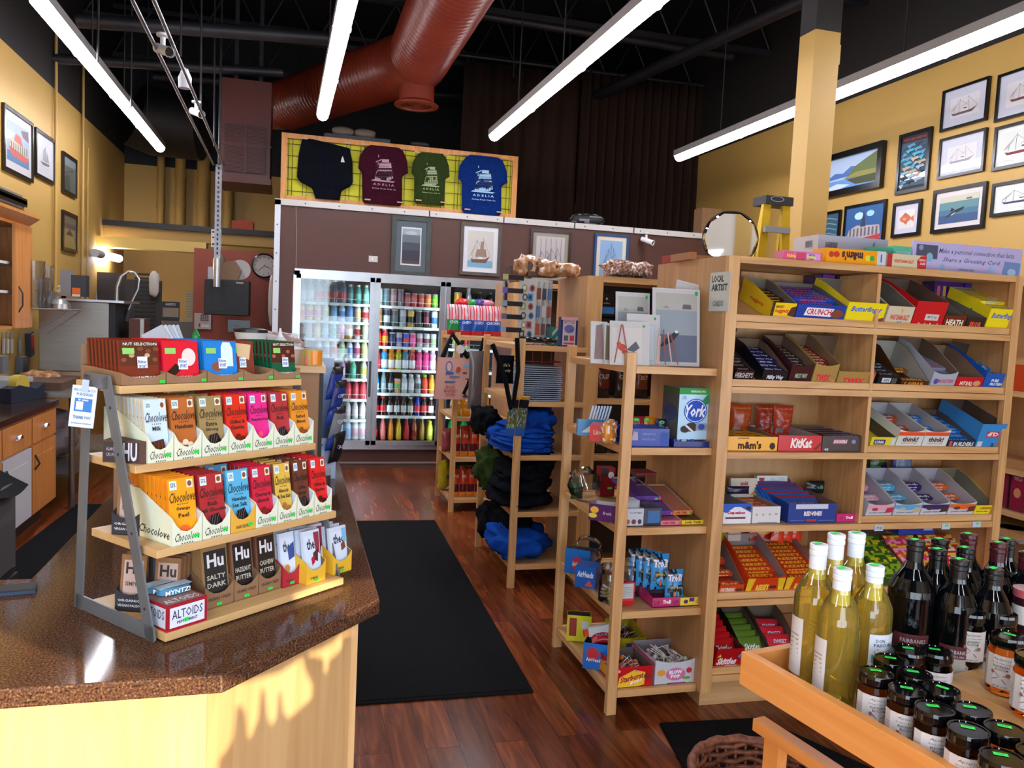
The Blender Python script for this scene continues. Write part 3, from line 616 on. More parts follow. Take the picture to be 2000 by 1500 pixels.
for u, v, w, nm, fx, fr_ in ((.315, .045, .05, 'pale blue peanut', [('p', [(.5, .7), (.95, .8), (.95, .5), (.55, .45)], 'g#35498a'), ('e', .4, .3, .2, .08, 'g#c9853a')], ('#a81f30', 'red')), (.362, .02, .058, 'white dark cherry', SK, ('#e3b02c', 'yellow')), (.408, .055, .052, 'white raspberry', SK, ('#e3b02c', 'yellow')), (.452, .03, .062, 'light blue toffee', [('p', [(.7, .95), (1, .95), (1, .6), (.75, .7)], 'g#7fb4dc'), ('p', [(.62, .6), (.85, .66), (.9, .5), (.65, .44)], 'g#7a4438')], ('#e3b02c', 'yellow edged'))):
    hu(u, v, w, 5, '#cdd5e4', '#d3dcec', [], nm, .118 - (.01 if u > .44 else 0), logo='theo', lc='#2a2a3c', fx=fx, front=fr_, dz=.0)
# left side cartons on the bottom tiers facing the rack end
def side_carton(u, v, z, lab, dark, n=4, tilt=-.12):
    B = RM @ T(u, v, z) @ RZ(-1.05); bx = MB(); open_box(bx, .06, .09, .035, .07, dark, dark, cut=.012); bx.front(0, 0, .06, .035, [('t', 'ORGANIC', .1, .6, .9, .75, '#c8c8cc'), ('t', 'VEGAN PALEO', .1, .3, .9, .45, '#c8c8cc')])
    bx.build('display_carton', M=B); tag(COL.objects[-1], 'dark carton ' + lab, 'carton')
    me = bar_mb(.054, .11, .008, '#8a6244', [('r', .12, .2, .9, .9, '#b89c90'), ('t', 'Hu', .2, .64, .85, .86, '#2c2224', 0, .03), ('t', 'SIMPLE', .2, .42, .8, .5, '#4a3a3a')]); pr = None
    for k in range(n):
        M = B @ T(.003, .008 + (n - 1 - k) * .018, .004) @ RX(tilt); l = 'kraft chocolate bar in the dark carton ' + lab
        if pr is None: pr = me.build('chocolate_bar', M=M); tag(pr, l, 'chocolate bar', 'kraft bars ' + lab)
        else: dup(pr, M, l)
side_carton(-.0, .185, z1, 'at the far left of the bottom tier', '#24262e')
side_carton(.035, .12, z1, 'second from the left on the bottom tier', '#2b2026')
side_carton(-.0, .2, z2, 'at the left end of tier three', '#24262e', 2)
mk = MB().box(0, 0, 0, .075, .05, .115, '#2c303a').front(0, 0, .075, .115, [('t', 'Hu', .3, .62, .75, .8, '#e0e2e8', 0, .03), ('t', 'MILK', .2, .38, .8, .5, '#e0e2e8', 0, .03), ('t', 'CHOCOLATE', .2, .26, .8, .32, '#c0c2c8')])
mk.build('chocolate_box', M=RM @ T(.05, .13, z1) @ RZ(-.25)); tag(COL.objects[-1], 'charcoal milk chocolate box behind the mint tins', 'box')
al_ = MB().box(0, 0, 0, .088, .085, .052, 'g#a31f2c')
al_.front(.006, .006, .076, .04, [('r', 0, 0, 1, 1, '#dcdcec'), ('t', 'ALTOIDS', .06, .4, .94, .85, '#1f2440', 0, .01), ('t', 'PEPPERMINT', .2, .15, .8, .3, '#1f2440')]); sticker(al_, .035, .014)
al_.face((0, .08, .006), (0, -1, 0), (0, 0, 1), .076, .04, [('r', 0, 0, 1, 1, '#c4c6d4'), ('t', 'TOIDS', .3, .4, .94, .85, '#1f2440', 0, .01)])
al_.face((.002, .002, .052), (1, 0, 0), (0, 1, 0), .082, .08, [('r', 0, 0, 1, 1, '#8a6a66'), ('t', 'ALTOIDS', .05, .1, .95, .35, '#efe6e4', 0, .01)])
al_.build('mint_tin_box', M=RM @ T(.002, .004, z1)); tag(COL.objects[-1], 'red and white box of peppermint tins at the front left corner of the rack', 'box')
mt = MB().prism([(.004 * 0 + .035 + .035 * math.cos(a * PI / 10) * (1 if 1 else 0), .022 + .02 * math.sin(a * PI / 10)) for a in range(20)], 0, .014, 'g#4a86a8'); mt.box(.0, .012, .0135, .07, .036, .0145, 'g#b8cfe0'); mt.front(.005, .002, .055, .01, [('t', 'MYNTZ!', 0, 0, 1, 1, '#ffffff')], y=.001)
for k, l in enumerate(('blue oval mint tin on top of the red peppermint box', 'lower blue oval mint tin behind the peppermint box')):
    o = mt.build('mint_tin', M=RM @ T(.02 - .008 * k, .045 + .03 * k, z1 + .054 + .0 * k)); tag(o, l, 'tin')
# ============================================================ low cabinet on the counter behind the rack
cb_x0, cb_x1, cb_y, cb_z = -.5, P(630, 800, Y=2.6).x, 2.6, P(604, 715, Y=2.6).z
cab = thing('counter_cabinet', 'tan side cabinet standing on the counter behind the chocolate rack', 'cabinet', T(cb_x0, cb_y, CZ))
TAN = noisy('tan laminate', 3, ((.3, '#8c6440'), (.7, '#966c46')), .5); w_ = cb_x1 - cb_x0; h_ = cb_z - CZ
MB().box(0, 0, 0, w_ - .012, .38, h_ - .02, TAN).build('body', cab); MB().box(w_ - .012, -.004, 0, w_, .38, h_ - .02, '#1c1b1f').build('edge_strip', cab)
MB().box(-.01, -.012, h_ - .02, w_ + .006, .39, h_, LX).build('top_board', cab)
ZK = cb_z
def ontop(px, y, dz=0): p = P(px, 700, Y=y); return Vector((p.x, y, ZK + dz))
bs = MB()
for k in range(5): bs.tube([((.12 - .002 * (4 - k)) * math.cos(a * PI / 12), (.06) * math.sin(a * PI / 12), .006 + k * .009) for a in range(25)], .0055, '#a07c46' if k % 2 else '#8a6838', 5)
bs.box(-.1, -.04, 0, .1, .04, .004, '#8a6838'); bs.build('basket', M=T(*ontop(352, 2.75))); tag(COL.objects[-1], 'woven straw basket on the tan cabinet holding envelopes', 'basket')
for k in range(5):
    e = MB().box(-.035, 0, 0, .035, .0015, .088, '#ccd2de' if k % 2 else '#b8becc'); e.build('envelope', M=T(*ontop(325 + k * 5, 2.74 + k * .006, .015)) @ RY(-.55 + .05 * k) @ RX(-.1)); tag(COL.objects[-1], 'white envelope leaning in the straw basket', 'envelope', 'envelopes in the straw basket')
sr = thing('sauce_bottle', 'orange red chili sauce bottle with a green cap behind the blue bars', 'bottle', T(*ontop(382, 2.82)))
MB().lathe([(0, 0, 'g#b8521c'), (.026, 0, 'g#b8521c'), (.028, .03, 'g#c25a20'), (.02, .055, 'g#c25a20'), (.011, .064, None)], 16).build('bottle', sr)
MB().lathe([(.013, .06, 'g#1f8a3c'), (.013, .075, 'g#1f8a3c'), (.004, .092, 'g#1f8a3c'), (0, .1, None)], 12).build('cap', sr)
tag(MB().lathe([(0, 0, '#a81a20'), (.016, 0, '#a81a20'), (.016, .03, '#a81a20'), (0, .03, None)], 14).build('jar_lid', M=T(*ontop(362, 2.84))), 'small red lid beside the chili sauce bottle', 'lid')
for k, px in enumerate((402, 425, 448)):
    tag(MB().lathe([(0, 0, CLEARP), (.03, .0, CLEARP), (.034, .012, CLEARP), (.02, .026, FROST), (0, .03, None)], 16).build('pastry_cup', M=T(*ontop(px, 2.78))), '%s clear plastic cup lid on the tan cabinet, counted from the basket' % cardinal(k), 'lid')
bw_ = MB().lathe([(0, 0, '#d0d0d0'), (.045, 0, '#d0d0d0'), (.052, .026, '#d0d0d0'), (.054, .026, 'g#17171c'), (.054, .036, 'g#17171c'), (.03, .04, 'g#17171c'), (0, .04, None)], 22)
for k in range(3): tag(bw_.build('food_container', M=T(*ontop(489, 2.76, .034 * k))), ('bottom', 'middle', 'top')[k] + ' round food container with black lid in the stack behind the green bars', 'container', 'stacked round food containers')
tag(MB().lathe([(0, 0, '#c9b3a8'), (.05, 0, '#c9b3a8'), (.058, .045, '#e0e0e0'), (.062, .047, '#e0e0e0'), (.062, .052, '#e0e0e0'), (0, .052, None)], 22).build('plastic_tub', M=T(*ontop(565, 2.74))), 'pale pink tub with a white rim beside the tin cans', 'tub')
tag(MB().box(-.04, 0, 0, .04, .002, .05, '#94a49c').box(-.04, .002, 0, -.03, .03, .05, '#aab8c8').build('card_holder', M=T(*ontop(533, 2.68))), 'grey green card holder in front of the pink tub', 'holder')
sq_ = thing('squeeze_bottle', 'clear squeeze bottle with tan sauce and white nozzle on the tan cabinet', 'bottle', T(*ontop(546, 2.84)))
MB().lathe([(0, 0, '#8c7038'), (.022, 0, '#8c7038'), (.022, .06, '#b8b4a8'), (.022, .07, '#d8d8d8'), (.012, .08, None)], 14).build('bottle', sq_); MB().lathe([(.013, .078, '#e8e8e8'), (.006, .09, '#e8e8e8'), (.003, .11, '#e8e8e8'), (0, .11, None)], 10).build('nozzle', sq_)
tc_ = MB().lathe([(0, 0, '#c9b060'), (.028, 0, '#c9b060'), (.028, .05, '#a8a8a8'), (.026, .052, '#8a8a8a'), (0, .052, None)], 20)
tc_.lathe([(.0285, .004, 'g#e88a1c'), (.0285, .046, None)], 8, a0=-1.9, a1=-.4)
for k, (px, y) in enumerate(((612, 2.66), (603, 2.72), (596, 2.78))): tag(tc_.build('tin_can', M=T(*ontop(px, y))), ('front', 'second', 'rear')[k] + ' tin can with an orange and cream label on the cabinet edge', 'can', 'tin cans on the tan cabinet')
tag(MB().box(0, 0, 0, .02, .015, .03, 'g#b81420').build('lighter_box', M=T(*ontop(596, 2.64))), 'small red box beside the tin cans', 'box')
# bags of pastries
def crumple(w, d, h, seed, m, m2=None, n=18, lump=.35):
    def fn(u, v):
        a, b = u * 2 * PI, (v - .5) * PI; x, y, z = math.cos(a) * math.cos(b), math.sin(a) * math.cos(b), math.sin(b)
        q = 1 + lump * (noise.noise(Vector((x, y, z)) * 2.3 + Vector((seed, 0, 0)))) + lump * .4 * noise.noise(Vector((x, y, z)) * 7 + Vector((seed, 5, 0)))
        sg = lambda t, p: math.copysign(abs(t) ** p, t)
        return (sg(x, .8) * q * w / 2, sg(y, .8) * q * d / 2, max(0, (sg(z, .7) * q * .5 + .5) * h))
    mb = MB()
    if m2: mb.grid(fn, n * 2, n, lambda u, v: m2 if noise.noise(Vector((u * 9, v * 9, seed))) > .15 else m)
    else: mb.grid(fn, n * 2, n, m)
    return mb
tag(crumple(.16, .1, .09, 3, '#a88a84', '#d8d0d0').build('pastry_bag', M=T(*ontop(540, 2.92))), 'clear bag of pastries behind the squeeze bottle', 'bag')
# stand with chip bags on the counter
st = thing('display_stand', 'white cardboard floor style stand with blue print at the far end of the counter', 'stand', T(P(640, 935, Z=CZ).x - .02, 3.2, CZ))
wx = P(664, 900, Y=3.2).x - P(618, 900, Y=3.2).x
MB().prism([(0, 0), (.25, 0), (.25, .42), (.1, .42), (0, .16)], -wx * .5, -wx * .5 + .004, '#b9cdea', ax='x').prism([(0, 0), (.25, 0), (.25, .42), (.1, .42), (0, .16)], wx * .5, wx * .5 + .004, '#b9cdea', ax='x').box(-wx * .5, 0, 0, wx * .5, .003, .16, '#b9cdea').box(-wx * .5, .247, 0, wx * .5, .25, .46, '#b9cdea').front(-wx * .5, .06, wx, .1, [('t', 'siar', .0, .55, .5, .85, '#2a64b0'), ('t', 'ear', .0, .2, .4, .5, '#2a64b0')]).build('carton', st)
MB().prism([(0, .16), (.1, .42), (.104, .42), (.004, .16)], -wx * .5 - .006, -wx * .5 + .02, '#2e62c4', ax='x').build('blue_edge', st)
def pouch(w, h, t, col, seed=0, nx=14, ny=18, art=None, crimp=.03, back=None):
    """sealed bag standing on z=0, facing -y"""
    def hgt(u, v):
        a = max(0, 1 - abs(2 * u - 1) ** 2.2); b = max(0, 1 - abs(2 * v - 1) ** 3.5)
        return t / 2 * a ** .6 * b ** .7 + .06 * t * noise.noise(Vector((u * 5, v * 6, seed))) * a * b * 4
    def pin(u, v): s_ = .5 + (u - .5) * (1 - .05 * (1 - abs(2 * v - 1) ** 2)); return s_ * w - w / 2
    mb = MB(); mb.grid(lambda u, v: (pin(u, v), -hgt(u, v), v * h), nx, ny, col); mb.grid(lambda u, v: (pin(u, v), hgt(u, v) * .8, v * h), nx, ny, back or col, flip=True)
    mb.asp = w / h
    if art: mb.art(lambda x, y, o: (pin(x, y), -hgt(min(1, max(0, x)), min(1, max(0, y))) - o - .001, y * h), art, curved=True)
    return mb
for k in range(6):
    c = ['g#1c3f9c', 'g#203c8c', 'g#2146a4', 'g#8a8f98', 'g#1c3f9c', 'g#15181f'][k]
    b = pouch(.07, .13, .035, lambda u, v, c=c: c if v < .8 or c == 'g#15181f' else 'g#20222a', k, 8, 10, [('t', 'CHIPS', .2, .5, .8, .62, '#d8dce8')])
    p = P(646 + (k % 2) * 6, 770 + k * 26, Y=3.12 + .0 * k)
    tag(b.build('chip_bag', M=T(p.x, 3.13 + .012 * k, p.z - .02) @ RZ(.9) @ RX(.25)), cardinal(k) + ' bag from the top in the hanging column of blue snack bags', 'bag', 'hanging column of snack bags')
tag(pouch(.05, .09, .02, lambda u, v: '#3a342e' if v < .75 else '#9aa4b0', 4, 8, 10).build('jerky_bag', M=T(P(630, 950, Z=CZ).x - .0, 2.95, CZ) @ RZ(.2)), 'clear and brown jerky pouch standing on the counter behind the rack', 'bag')
# ============================================================ cooler
fx0, fx1, fz0, fz1 = .02, 2.99, .215, 2.005
div = [.03, P(733, 700, Y=YW).x - .0, P(868, 600, Y=YW).x, 2.27, 2.98]
div[1] = P(728, 700, Y=YW).x; W1 = div[2] - div[1]; div[3] = div[2] + W1; div[4] = 2.98
cl = thing('drinks_cooler', 'built in drinks cooler with glass doors in aluminium frames in the brown wall', 'cooler', T(0, YW, 0))
MB().box(fx0, -.03, fz1 - .045, fx1, .06, fz1 + .02, ALU).box(fx0, -.03, fz0 - .02, fx1, .06, fz0 + .05, ALU).box(fx0, -.03, fz0, fx0 + .05, .06, fz1, ALU).box(fx1 - .05, -.03, fz0, fx1, .06, fz1, ALU).build('outer_frame', cl)
IN = noisy('dark cooler liner', 2, ((.3, '#25282c'), (.7, '#2e3238')), .5)
MB().box(fx0, 1.25, fz0, fx1, 1.27, fz1, IN).box(fx0, .06, fz1 - .02, fx1, 1.25, fz1, IN).box(fx0, .06, fz0, fx1, 1.25, fz0 + .02, IN).box(fx0, .06, fz0, fx0 + .01, 1.25, fz1, IN).box(fx1 - .01, .06, fz0, fx1, 1.25, fz1, IN).build('liner', cl)
for i in range(4):
    a, b = div[i] + .008, div[i + 1] - .008; wf = .045
    d = MB().box(a, -.045, fz0 + .03, a + wf, -.01, fz1 - .03, ALU).box(b - wf, -.045, fz0 + .03, b, -.01, fz1 - .03, ALU).box(a, -.045, fz0 + .03, b, -.01, fz0 + .03 + wf, ALU).box(a, -.045, fz1 - .03 - wf, b, -.01, fz1 - .03, ALU).build('door', cl)
    MB().box(a + wf, -.03, fz0 + .03 + wf, b - wf, -.026, fz1 - .03 - wf, GLASS).build('glass_pane', d)
    hx = b - .022 if i == 0 else a + .022
    if i == 0: MB().box(hx - .012, -.075, .75, hx + .012, -.046, 1.12, 'g#3a3d44').build('door_handle', d)
    MB().box(div[i] - .014, -.004, fz0 + .1, div[i] + .014, .004, fz1 - .1, CLED).build('lamp_strip', cl)
    MB().box(div[i] - .02, -.0095, fz0 + .04, div[i] + .02, -.0045, fz1 - .04, ALU).build('mullion', cl)
MB().box(div[4] - .04, -.004, fz0 + .1, div[4] - .015, .004, fz1 - .1, CLED).build('lamp_strip', cl)
SHM = '#c9cdc4'
YS = YW + .16
z_rows = [[P(650, y, Y=YS).z for y in (592, 628, 662, 699, 739, 779, 819)], [P(760, y, Y=YS).z for y in (598, 638, 677, 722, 768, 812)]]
z_rows.append([z - .0 for z in z_rows[1]]); bot = .27
for i in range(3):
    a, b = div[i] + .03, div[i + 1] - .03
    for z in z_rows[i]:
        s_ = MB().box(a, .14, z - .012, b, .75, z - .004, SHM).box(a, .13, z - .022, b, .14, z + .006, SHM)
        for k in range(3): s_.box(a + (b - a) * (.12 + .32 * k), .127, z - .024, a + (b - a) * (.12 + .32 * k) + .09, .1295, z + .004, '#e8e8e4')
        s_.tube([(a + .02, .15, z + .05), (b - .02, .15, z + .05)], .002, '#d8dcd8', 5)
        for k in range(9): s_.tube([(a + .02 + (b - a - .04) * k / 8, .15, z), (a + .02 + (b - a - .04) * k / 8, .15, z + .05)], .0016, '#d8dcd8', 4)
        s_.build('wire_shelf', cl)
BC = {}
def bottle(kind, body, lab, cap):
    k = (kind, body, lab, cap)
    if k in BC: return BC[k]
    b, l, c = ('g' + body), ('g' + lab), ('g' + cap)
    if kind == 'can': pr = [(.024, 0, '#b8bcc0'), (.028, .006, b), (.028, .035, l), (.028, .085, b), (.028, .118, '#b8bcc0'), (.022, .128, '#b8bcc0'), (0, .126, None)]
    elif kind == 'tall': pr = [(.026, 0, '#b8bcc0'), (.03, .006, b), (.03, .04, l), (.03, .1, b), (.03, .145, '#b8bcc0'), (.024, .157, '#b8bcc0'), (0, .155, None)]
    elif kind == 'sport': pr = [(.028, 0, b), (.031, .01, b), (.031, .02, l), (.031, .09, b), (.026, .11, b), (.031, .135, b), (.018, .165, c), (.02, .168, c), (.02, .19, c), (0, .19, None)]
    elif kind == 'slim': pr = [(.02, 0, b), (.023, .01, b), (.023, .03, l), (.023, .09, b), (.02, .12, b), (.01, .16, b), (.009, .185, c), (.012, .186, c), (.012, .2, c), (0, .2, None)]
    elif kind == 'jug': pr = [(.036, 0, b), (.039, .01, b), (.039, .03, l), (.039, .1, b), (.034, .135, b), (.014, .185, c), (.017, .186, c), (.017, .205, c), (0, .205, None)]
    else: pr = [(.025, 0, b), (.028, .01, b), (.028, .035, l), (.028, .095, b), (.025, .12, b), (.013, .152, c), (.015, .153, c), (.015, .17, c), (0, .17, None)]
    m = MB().lathe([(r * 1.18, z * 1.22, k_) for r, z, k_ in pr], 12); BC[k] = (m, None); return BC[k]
BP = {}
rows1 = [
 ['jug #b4bcc0 #c4ccd0 #d8d8d8', 'jug #b4bcc0 #c4ccd0 #d8d8d8', 'jug #a8a4a0 #c03840 #c8c8c8', 'jug #988c88 #b04048 #c8c8c8', 'jug #3c5878 #a03848 #c8d8e8', 'jug #3c6080 #b03050 #c8d8e8', 'bot #2c8088 #48a098 #a8d8d0', 'bot #40a098 #70c0b0 #b8e0d0', 'bot #68b8a8 #90d0c0 #d0e8d8'],
 ['bot #f0b820 #e04828 #e8e8e8', 'bot #f0b820 #e04828 #e8e8e8', 'bot #f0a860 #c87090 #e8e8e8', 'bot #c8d0c0 #a8b870 #e0e0e0', 'bot #60b0e0 #80c0e8 #e0f0f8', 'bot #a0c8e0 #4080c0 #e0f0f8', 'bot #5090d0 #6098d0 #c0d8f0', 'bot #e0dcc0 #d8c090 #f0f0e8', 'bot #e8e0d8 #d04040 #f0f0f0'],
 ['bot #d8a898 #e0c8c0 #e0e0e0', 'bot #c8c0c0 #e0b0b0 #e0e0e0', 'bot #e8c880 #f0d8a0 #e8e8e8', 'bot #90c8e0 #b0d8e8 #e8e8e8', 'bot #a0d0d0 #70b0b0 #e8e8e8', 'bot #e8b8c8 #e070a0 #e8e8e8', 'bot #c08030 #e8e0d0 #e0e0e0', 'bot #d8d0c8 #b02830 #e8e8e8', 'bot #c8d8b8 #b8d0a0 #e8f0e0'],
 ['bot #d8d8d8 #9068a0 #e8e8e8', 'bot #d8d8d8 #9068a0 #e8e8e8', 'bot #e0d0c8 #c8402c #e8e8e8', 'bot #d0e0c0 #58a838 #e8e8e8', 'bot #d8e0e8 #3870c0 #e8e8e8', 'bot #e0d0d8 #c05080 #e8e8e8', 'bot #d0e0a0 #b8d070 #e8f0d8'],
 ['bot #d0d8d0 #c8b048 #e8e8e8', 'bot #b8a830 #e0d060 #e8e8e8', 'bot #48b860 #d0e0d0 #a8e0b0', 'bot #b898c0 #d8c8e0 #e8e8e8', 'bot #48b090 #68c8a8 #d0e8e0', 'bot #c8d8b8 #d0c860 #e8e8e8'],
 ['slim #b8a8a8 #c8b8b8 #c0c0c0', 'bot #9898a0 #904858 #c8c8c8', 'bot #2848a8 #b84848 #b8c0d0', 'bot #2848a8 #b84848 #b8c0d0', 'bot #c03848 #d85060 #e0b8b8', 'bot #c03848 #d84858 #e0c0c0', 'bot #d04050 #d84858 #e0c0c0'],
 ['slim #a8acb0 #c0c4c8 #d8d8d8', 'slim #a8acb0 #d0d4d8 #d8d8d8', 'slim #b0b4b8 #d0d4d8 #d8d8d8', 'slim #b0b4b8 #d0d4d8 #d8d8d8', 'bot #b8b8b8 #d8c0c8 #e0e0e0', 'bot #c0c0c0 #d8d8d8 #e8e8e8', 'bot #c8c8c8 #e0d0d8 #e8e8e8']]
rows2 = [
 ['tall #b0c8b0 #d0d8d8 #c8c8c8', 'tall #587880 #688890 #c8c8c8', 'tall #a08080 #b89090 #c8c8c8', 'tall #706870 #806870 #c8c8c8', 'can #a03030 #b84040 #c8c8c8', 'can #b03030 #d04038 #c8c8c8', 'can #b83838 #e07058 #c8c8c8', 'can #e08048 #f0a860 #c8c8c8', 'can #60c030 #88e040 #c8c8c8'],
 ['tall #b07840 #c89860 #c8c8c8', 'tall #28384c #c8d8e0 #c8c8c8', 'tall #484c50 #606468 #c8c8c8', 'tall #a8acb0 #888c90 #c8c8c8', 'tall #c8a838 #28241c #c8c8c8', 'tall #282828 #403c3c #c8c8c8', 'tall #301c20 #803038 #c8c8c8', 'tall #d8e0e8 #3878b0 #c8c8c8'],
 ['bot #d82828 #e05028 #d82828', 'bot #d82828 #e0a028 #d82828', 'can #202848 #303860 #c8c8c8', 'can #9898b0 #505890 #c8c8c8', 'can #2850b8 #c83848 #c8c8c8', 'can #d83080 #e860a0 #c8c8c8', 'can #c0c0c0 #b06880 #c8c8c8', 'can #b8bcbc #884858 #c8c8c8', 'can #c0c4c0 #90b080 #c8c8c8'],
 ['sport #c02838 #e04050 #e04050', 'sport #2890c8 #e0e4e8 #e88020', 'sport #c07818 #e0dcd0 #e88020', 'sport #a8a820 #e0e0d0 #e88020', 'sport #387888 #d8dce0 #e88020', 'sport #a02020 #e0d8d8 #e88020', 'sport #d04878 #e85090 #e8e8e8', 'sport #d83880 #e85098 #e8e8e8', 'sport #c8a8b8 #d8d8e0 #e8e8e8'],
 ['slim #2098d0 #d8e8f0 #50b0d8', 'slim #80a0a8 #a8c0c8 #c0c8c8', 'slim #182028 #a0b0b8 #303840', 'can #c88858 #60a058 #e0e0e0', 'bot #a8b0b0 #d0d4d4 #e0e0e0', 'bot #a8b0b0 #d0c8cc #e0e0e0', 'bot #a0a8a8 #606868 #e0e0e0', 'bot #d84020 #e05030 #78c828', 'bot #e09020 #e8a830 #e8a028'],
 ['bot #381818 #d02028 #d02028', 'bot #301818 #d02028 #d02028', 'bot #281818 #d0d0d0 #282828', 'bot #281818 #c8c8c8 #282828', 'bot #302018 #b8b8b8 #282828', 'bot #483828 #c0c0b8 #c8c8c8', 'bot #183898 #d02838 #2048b0', 'bot #381818 #d04040 #c02828', 'bot #382020 #e0d0d0 #d0d0d0']]
rows3 = [['can #98c040 #b0d050 #c8c8c8', 'tall #e0a028 #e8b848 #c8c8c8', 'slim #d8dce8 #4858a0 #e0e0e0', 'bot #282c28 #404440 #303030', 'bot #181c18 #282c28 #303030', 'bot #c8d0d0 #d8d8d8 #e0e0e0'],
 ['bot #d8d8a8 #c8d070 #e8e8e8', 'bot #e0e0d0 #c8c888 #e8e8e8', 'bot #d8d8c8 #88a850 #e8e8e8', 'bot #c8c8c0 #a85040 #e8e8e8'], ['bot #d8dca0 #e0e0b0 #e8e8e8', 'bot #d0d8c0 #a8c868 #e8e8e8', 'bot #d8c890 #c84030 #e8e8e8'],
 ['bot #58b8d0 #88d0e0 #e8e8e8', 'bot #e0d0a0 #c8b060 #e8e8e8', 'bot #c0d890 #90b850 #e8e8e8', 'bot #c89858 #e0b880 #e8e8e8'], ['bot #e8e0c0 #e0c870 #e8e8e8', 'bot #d8d0a8 #c89838 #e8e8e8', 'bot #c8b878 #a88830 #e8e8e8'], ['bot #b8c8a8 #78a050 #e8e8e8', 'bot #c8b890 #a85838 #e8e8e8', 'bot #c8c8c0 #c8c8c0 #e8e8e8']]
last = [['jug #c8d8e8 #a8c8e8 #d8dce0'] * 5 + ['jug #c8ccd0 #d0a8b0 #d8dce0'] * 2, ['slim #301818 #c02028 #c02028', 'slim #e87870 #e88880 #d8d8c8', 'slim #e88a20 #f09830 #d8d8c8', 'slim #e8c020 #e8c840 #e8e8d8', 'slim #c02830 #d03040 #d8d8c8', 'slim #a05028 #903020 #d8c8a8', 'slim #a87830 #b08840 #d8c8a8', 'bot #c8d040 #e0e060 #e8e020'], ['bot #d8b040 #c89030 #d8c8a8', 'jug #209848 #d0d8d0 #c02828', 'jug #209848 #d0d8d0 #c02828']]
hues = [('#f0b8', 'amber')]
def cname(h):
    r, g, b = [int(h[i:i + 2], 16) for i in (1, 3, 5)]; mx, mn = max(r, g, b), min(r, g, b)
    if mx - mn < 34: return 'black' if mx < 70 else 'grey' if mx < 170 else 'pale'
    if mx == r: return ('pink' if b > g + 25 else 'yellow' if g > .72 * r else 'orange' if g > .45 * r else 'brown' if r < 150 and g > b else 'red')
    return 'green' if mx == g else ('purple' if r > g + 10 else 'blue')
kn = dict(can='can', tall='tall can', sport='sports drink bottle', slim='slim bottle', jug='large bottle', bot='bottle')
dn = ['left', 'middle', 'third']
for di, rows in enumerate((rows1, rows2, rows3)):
    a, b = div[di] + .06, div[di + 1] - .06; rr = rows + [last[di]]; zz = z_rows[di] + [bot]
    for ri, row in enumerate(rr):
        n = len(row); st_ = (b - a) / 8.6 if n > 6 else (b - a) / max(n, 4); x_end = b - .01
        for q, spec in enumerate(row):
            kd, bo, la, ca_ = spec.split()
            x = (x_end - (n - 1 - q) * st_) if di < 2 and n < 8 else a + .01 + q * (b - a - .02) / (max(n, 6) - 1)
            for dpt in range(2):
                l = '%s %s, %s from the left on shelf %d behind the %s cooler door' % (cname(bo), kn[kd], cardinal(q), ri + 1, dn[di])
                if dpt: l = 'second deep %s %s, column %d on shelf %d behind the %s cooler door' % (cname(bo), kn[kd], q + 1, ri + 1, dn[di])
                M = T(x, YW + .2 + dpt * .085, zz[ri] - .004)
                if spec in BP: dup(BP[spec], M, l)
                else:
                    o = bottle(kd, bo, la, ca_)[0].build('drink_can' if kd in ('can', 'tall') else 'drink_bottle', M=M); tag(o, l, 'can' if kd in ('can', 'tall') else 'bottle'); BP[spec] = o
                    o = BP[spec]
for o in list(COL.objects):
    if o.name.startswith('drink_'): o['group'] = 'drinks standing in the cooler'
# ============================================================ shirt display on top of the brown wall
Y5 = YW + .1
fa, fb = P(549, 320, Y=Y5), P(1008, 370, Y=Y5); fx_, fX = fa.x, fb.x; fzb, fzt = WT + .03, P(760, 281, Y=Y5).z
sd = thing('shirt_frame', 'wood framed yellow panel with black wire grid standing on the brown wall', 'display frame', T(fx_, Y5, fzb)); sw, sh = fX - fx_, fzt - fzb
MB().box(0, -.03, 0, sw, .03, .05, OZ).box(0, -.03, sh - .05, sw, .03, sh, OZ).box(0, -.032, 0, .055, .032, sh, OZ).box(sw - .055, -.032, 0, sw, .032, sh, OZ).build('frame', sd)
YQ = noisy('bright yellow cloth panel', 3, ((.3, '#b8b414'), (.7, '#c8c428')), .7)
MB().grid(lambda u, v: (.05 + u * (sw - .1), .02 - .008 * abs(math.sin(u * 30)) - .004 * math.sin(v * 12), .05 + v * (sh - .1)), 90, 12, YQ).build('yellow_panel', sd)
wg = MB()
for i in range(17):
    for o_ in (-.018, .018):
        x = .09 + i * (sw - .18) / 16 + o_; wg.tube([(x, .0, .04), (x, .0, sh - .04)], .0028, '#141414', 5)
for i in range(5): z = .1 + i * (sh - .2) / 4; wg.tube([(.04, -.002, z), (sw - .04, -.002, z)], .0028, '#141414', 5)
wg.build('wire_grid', sd)
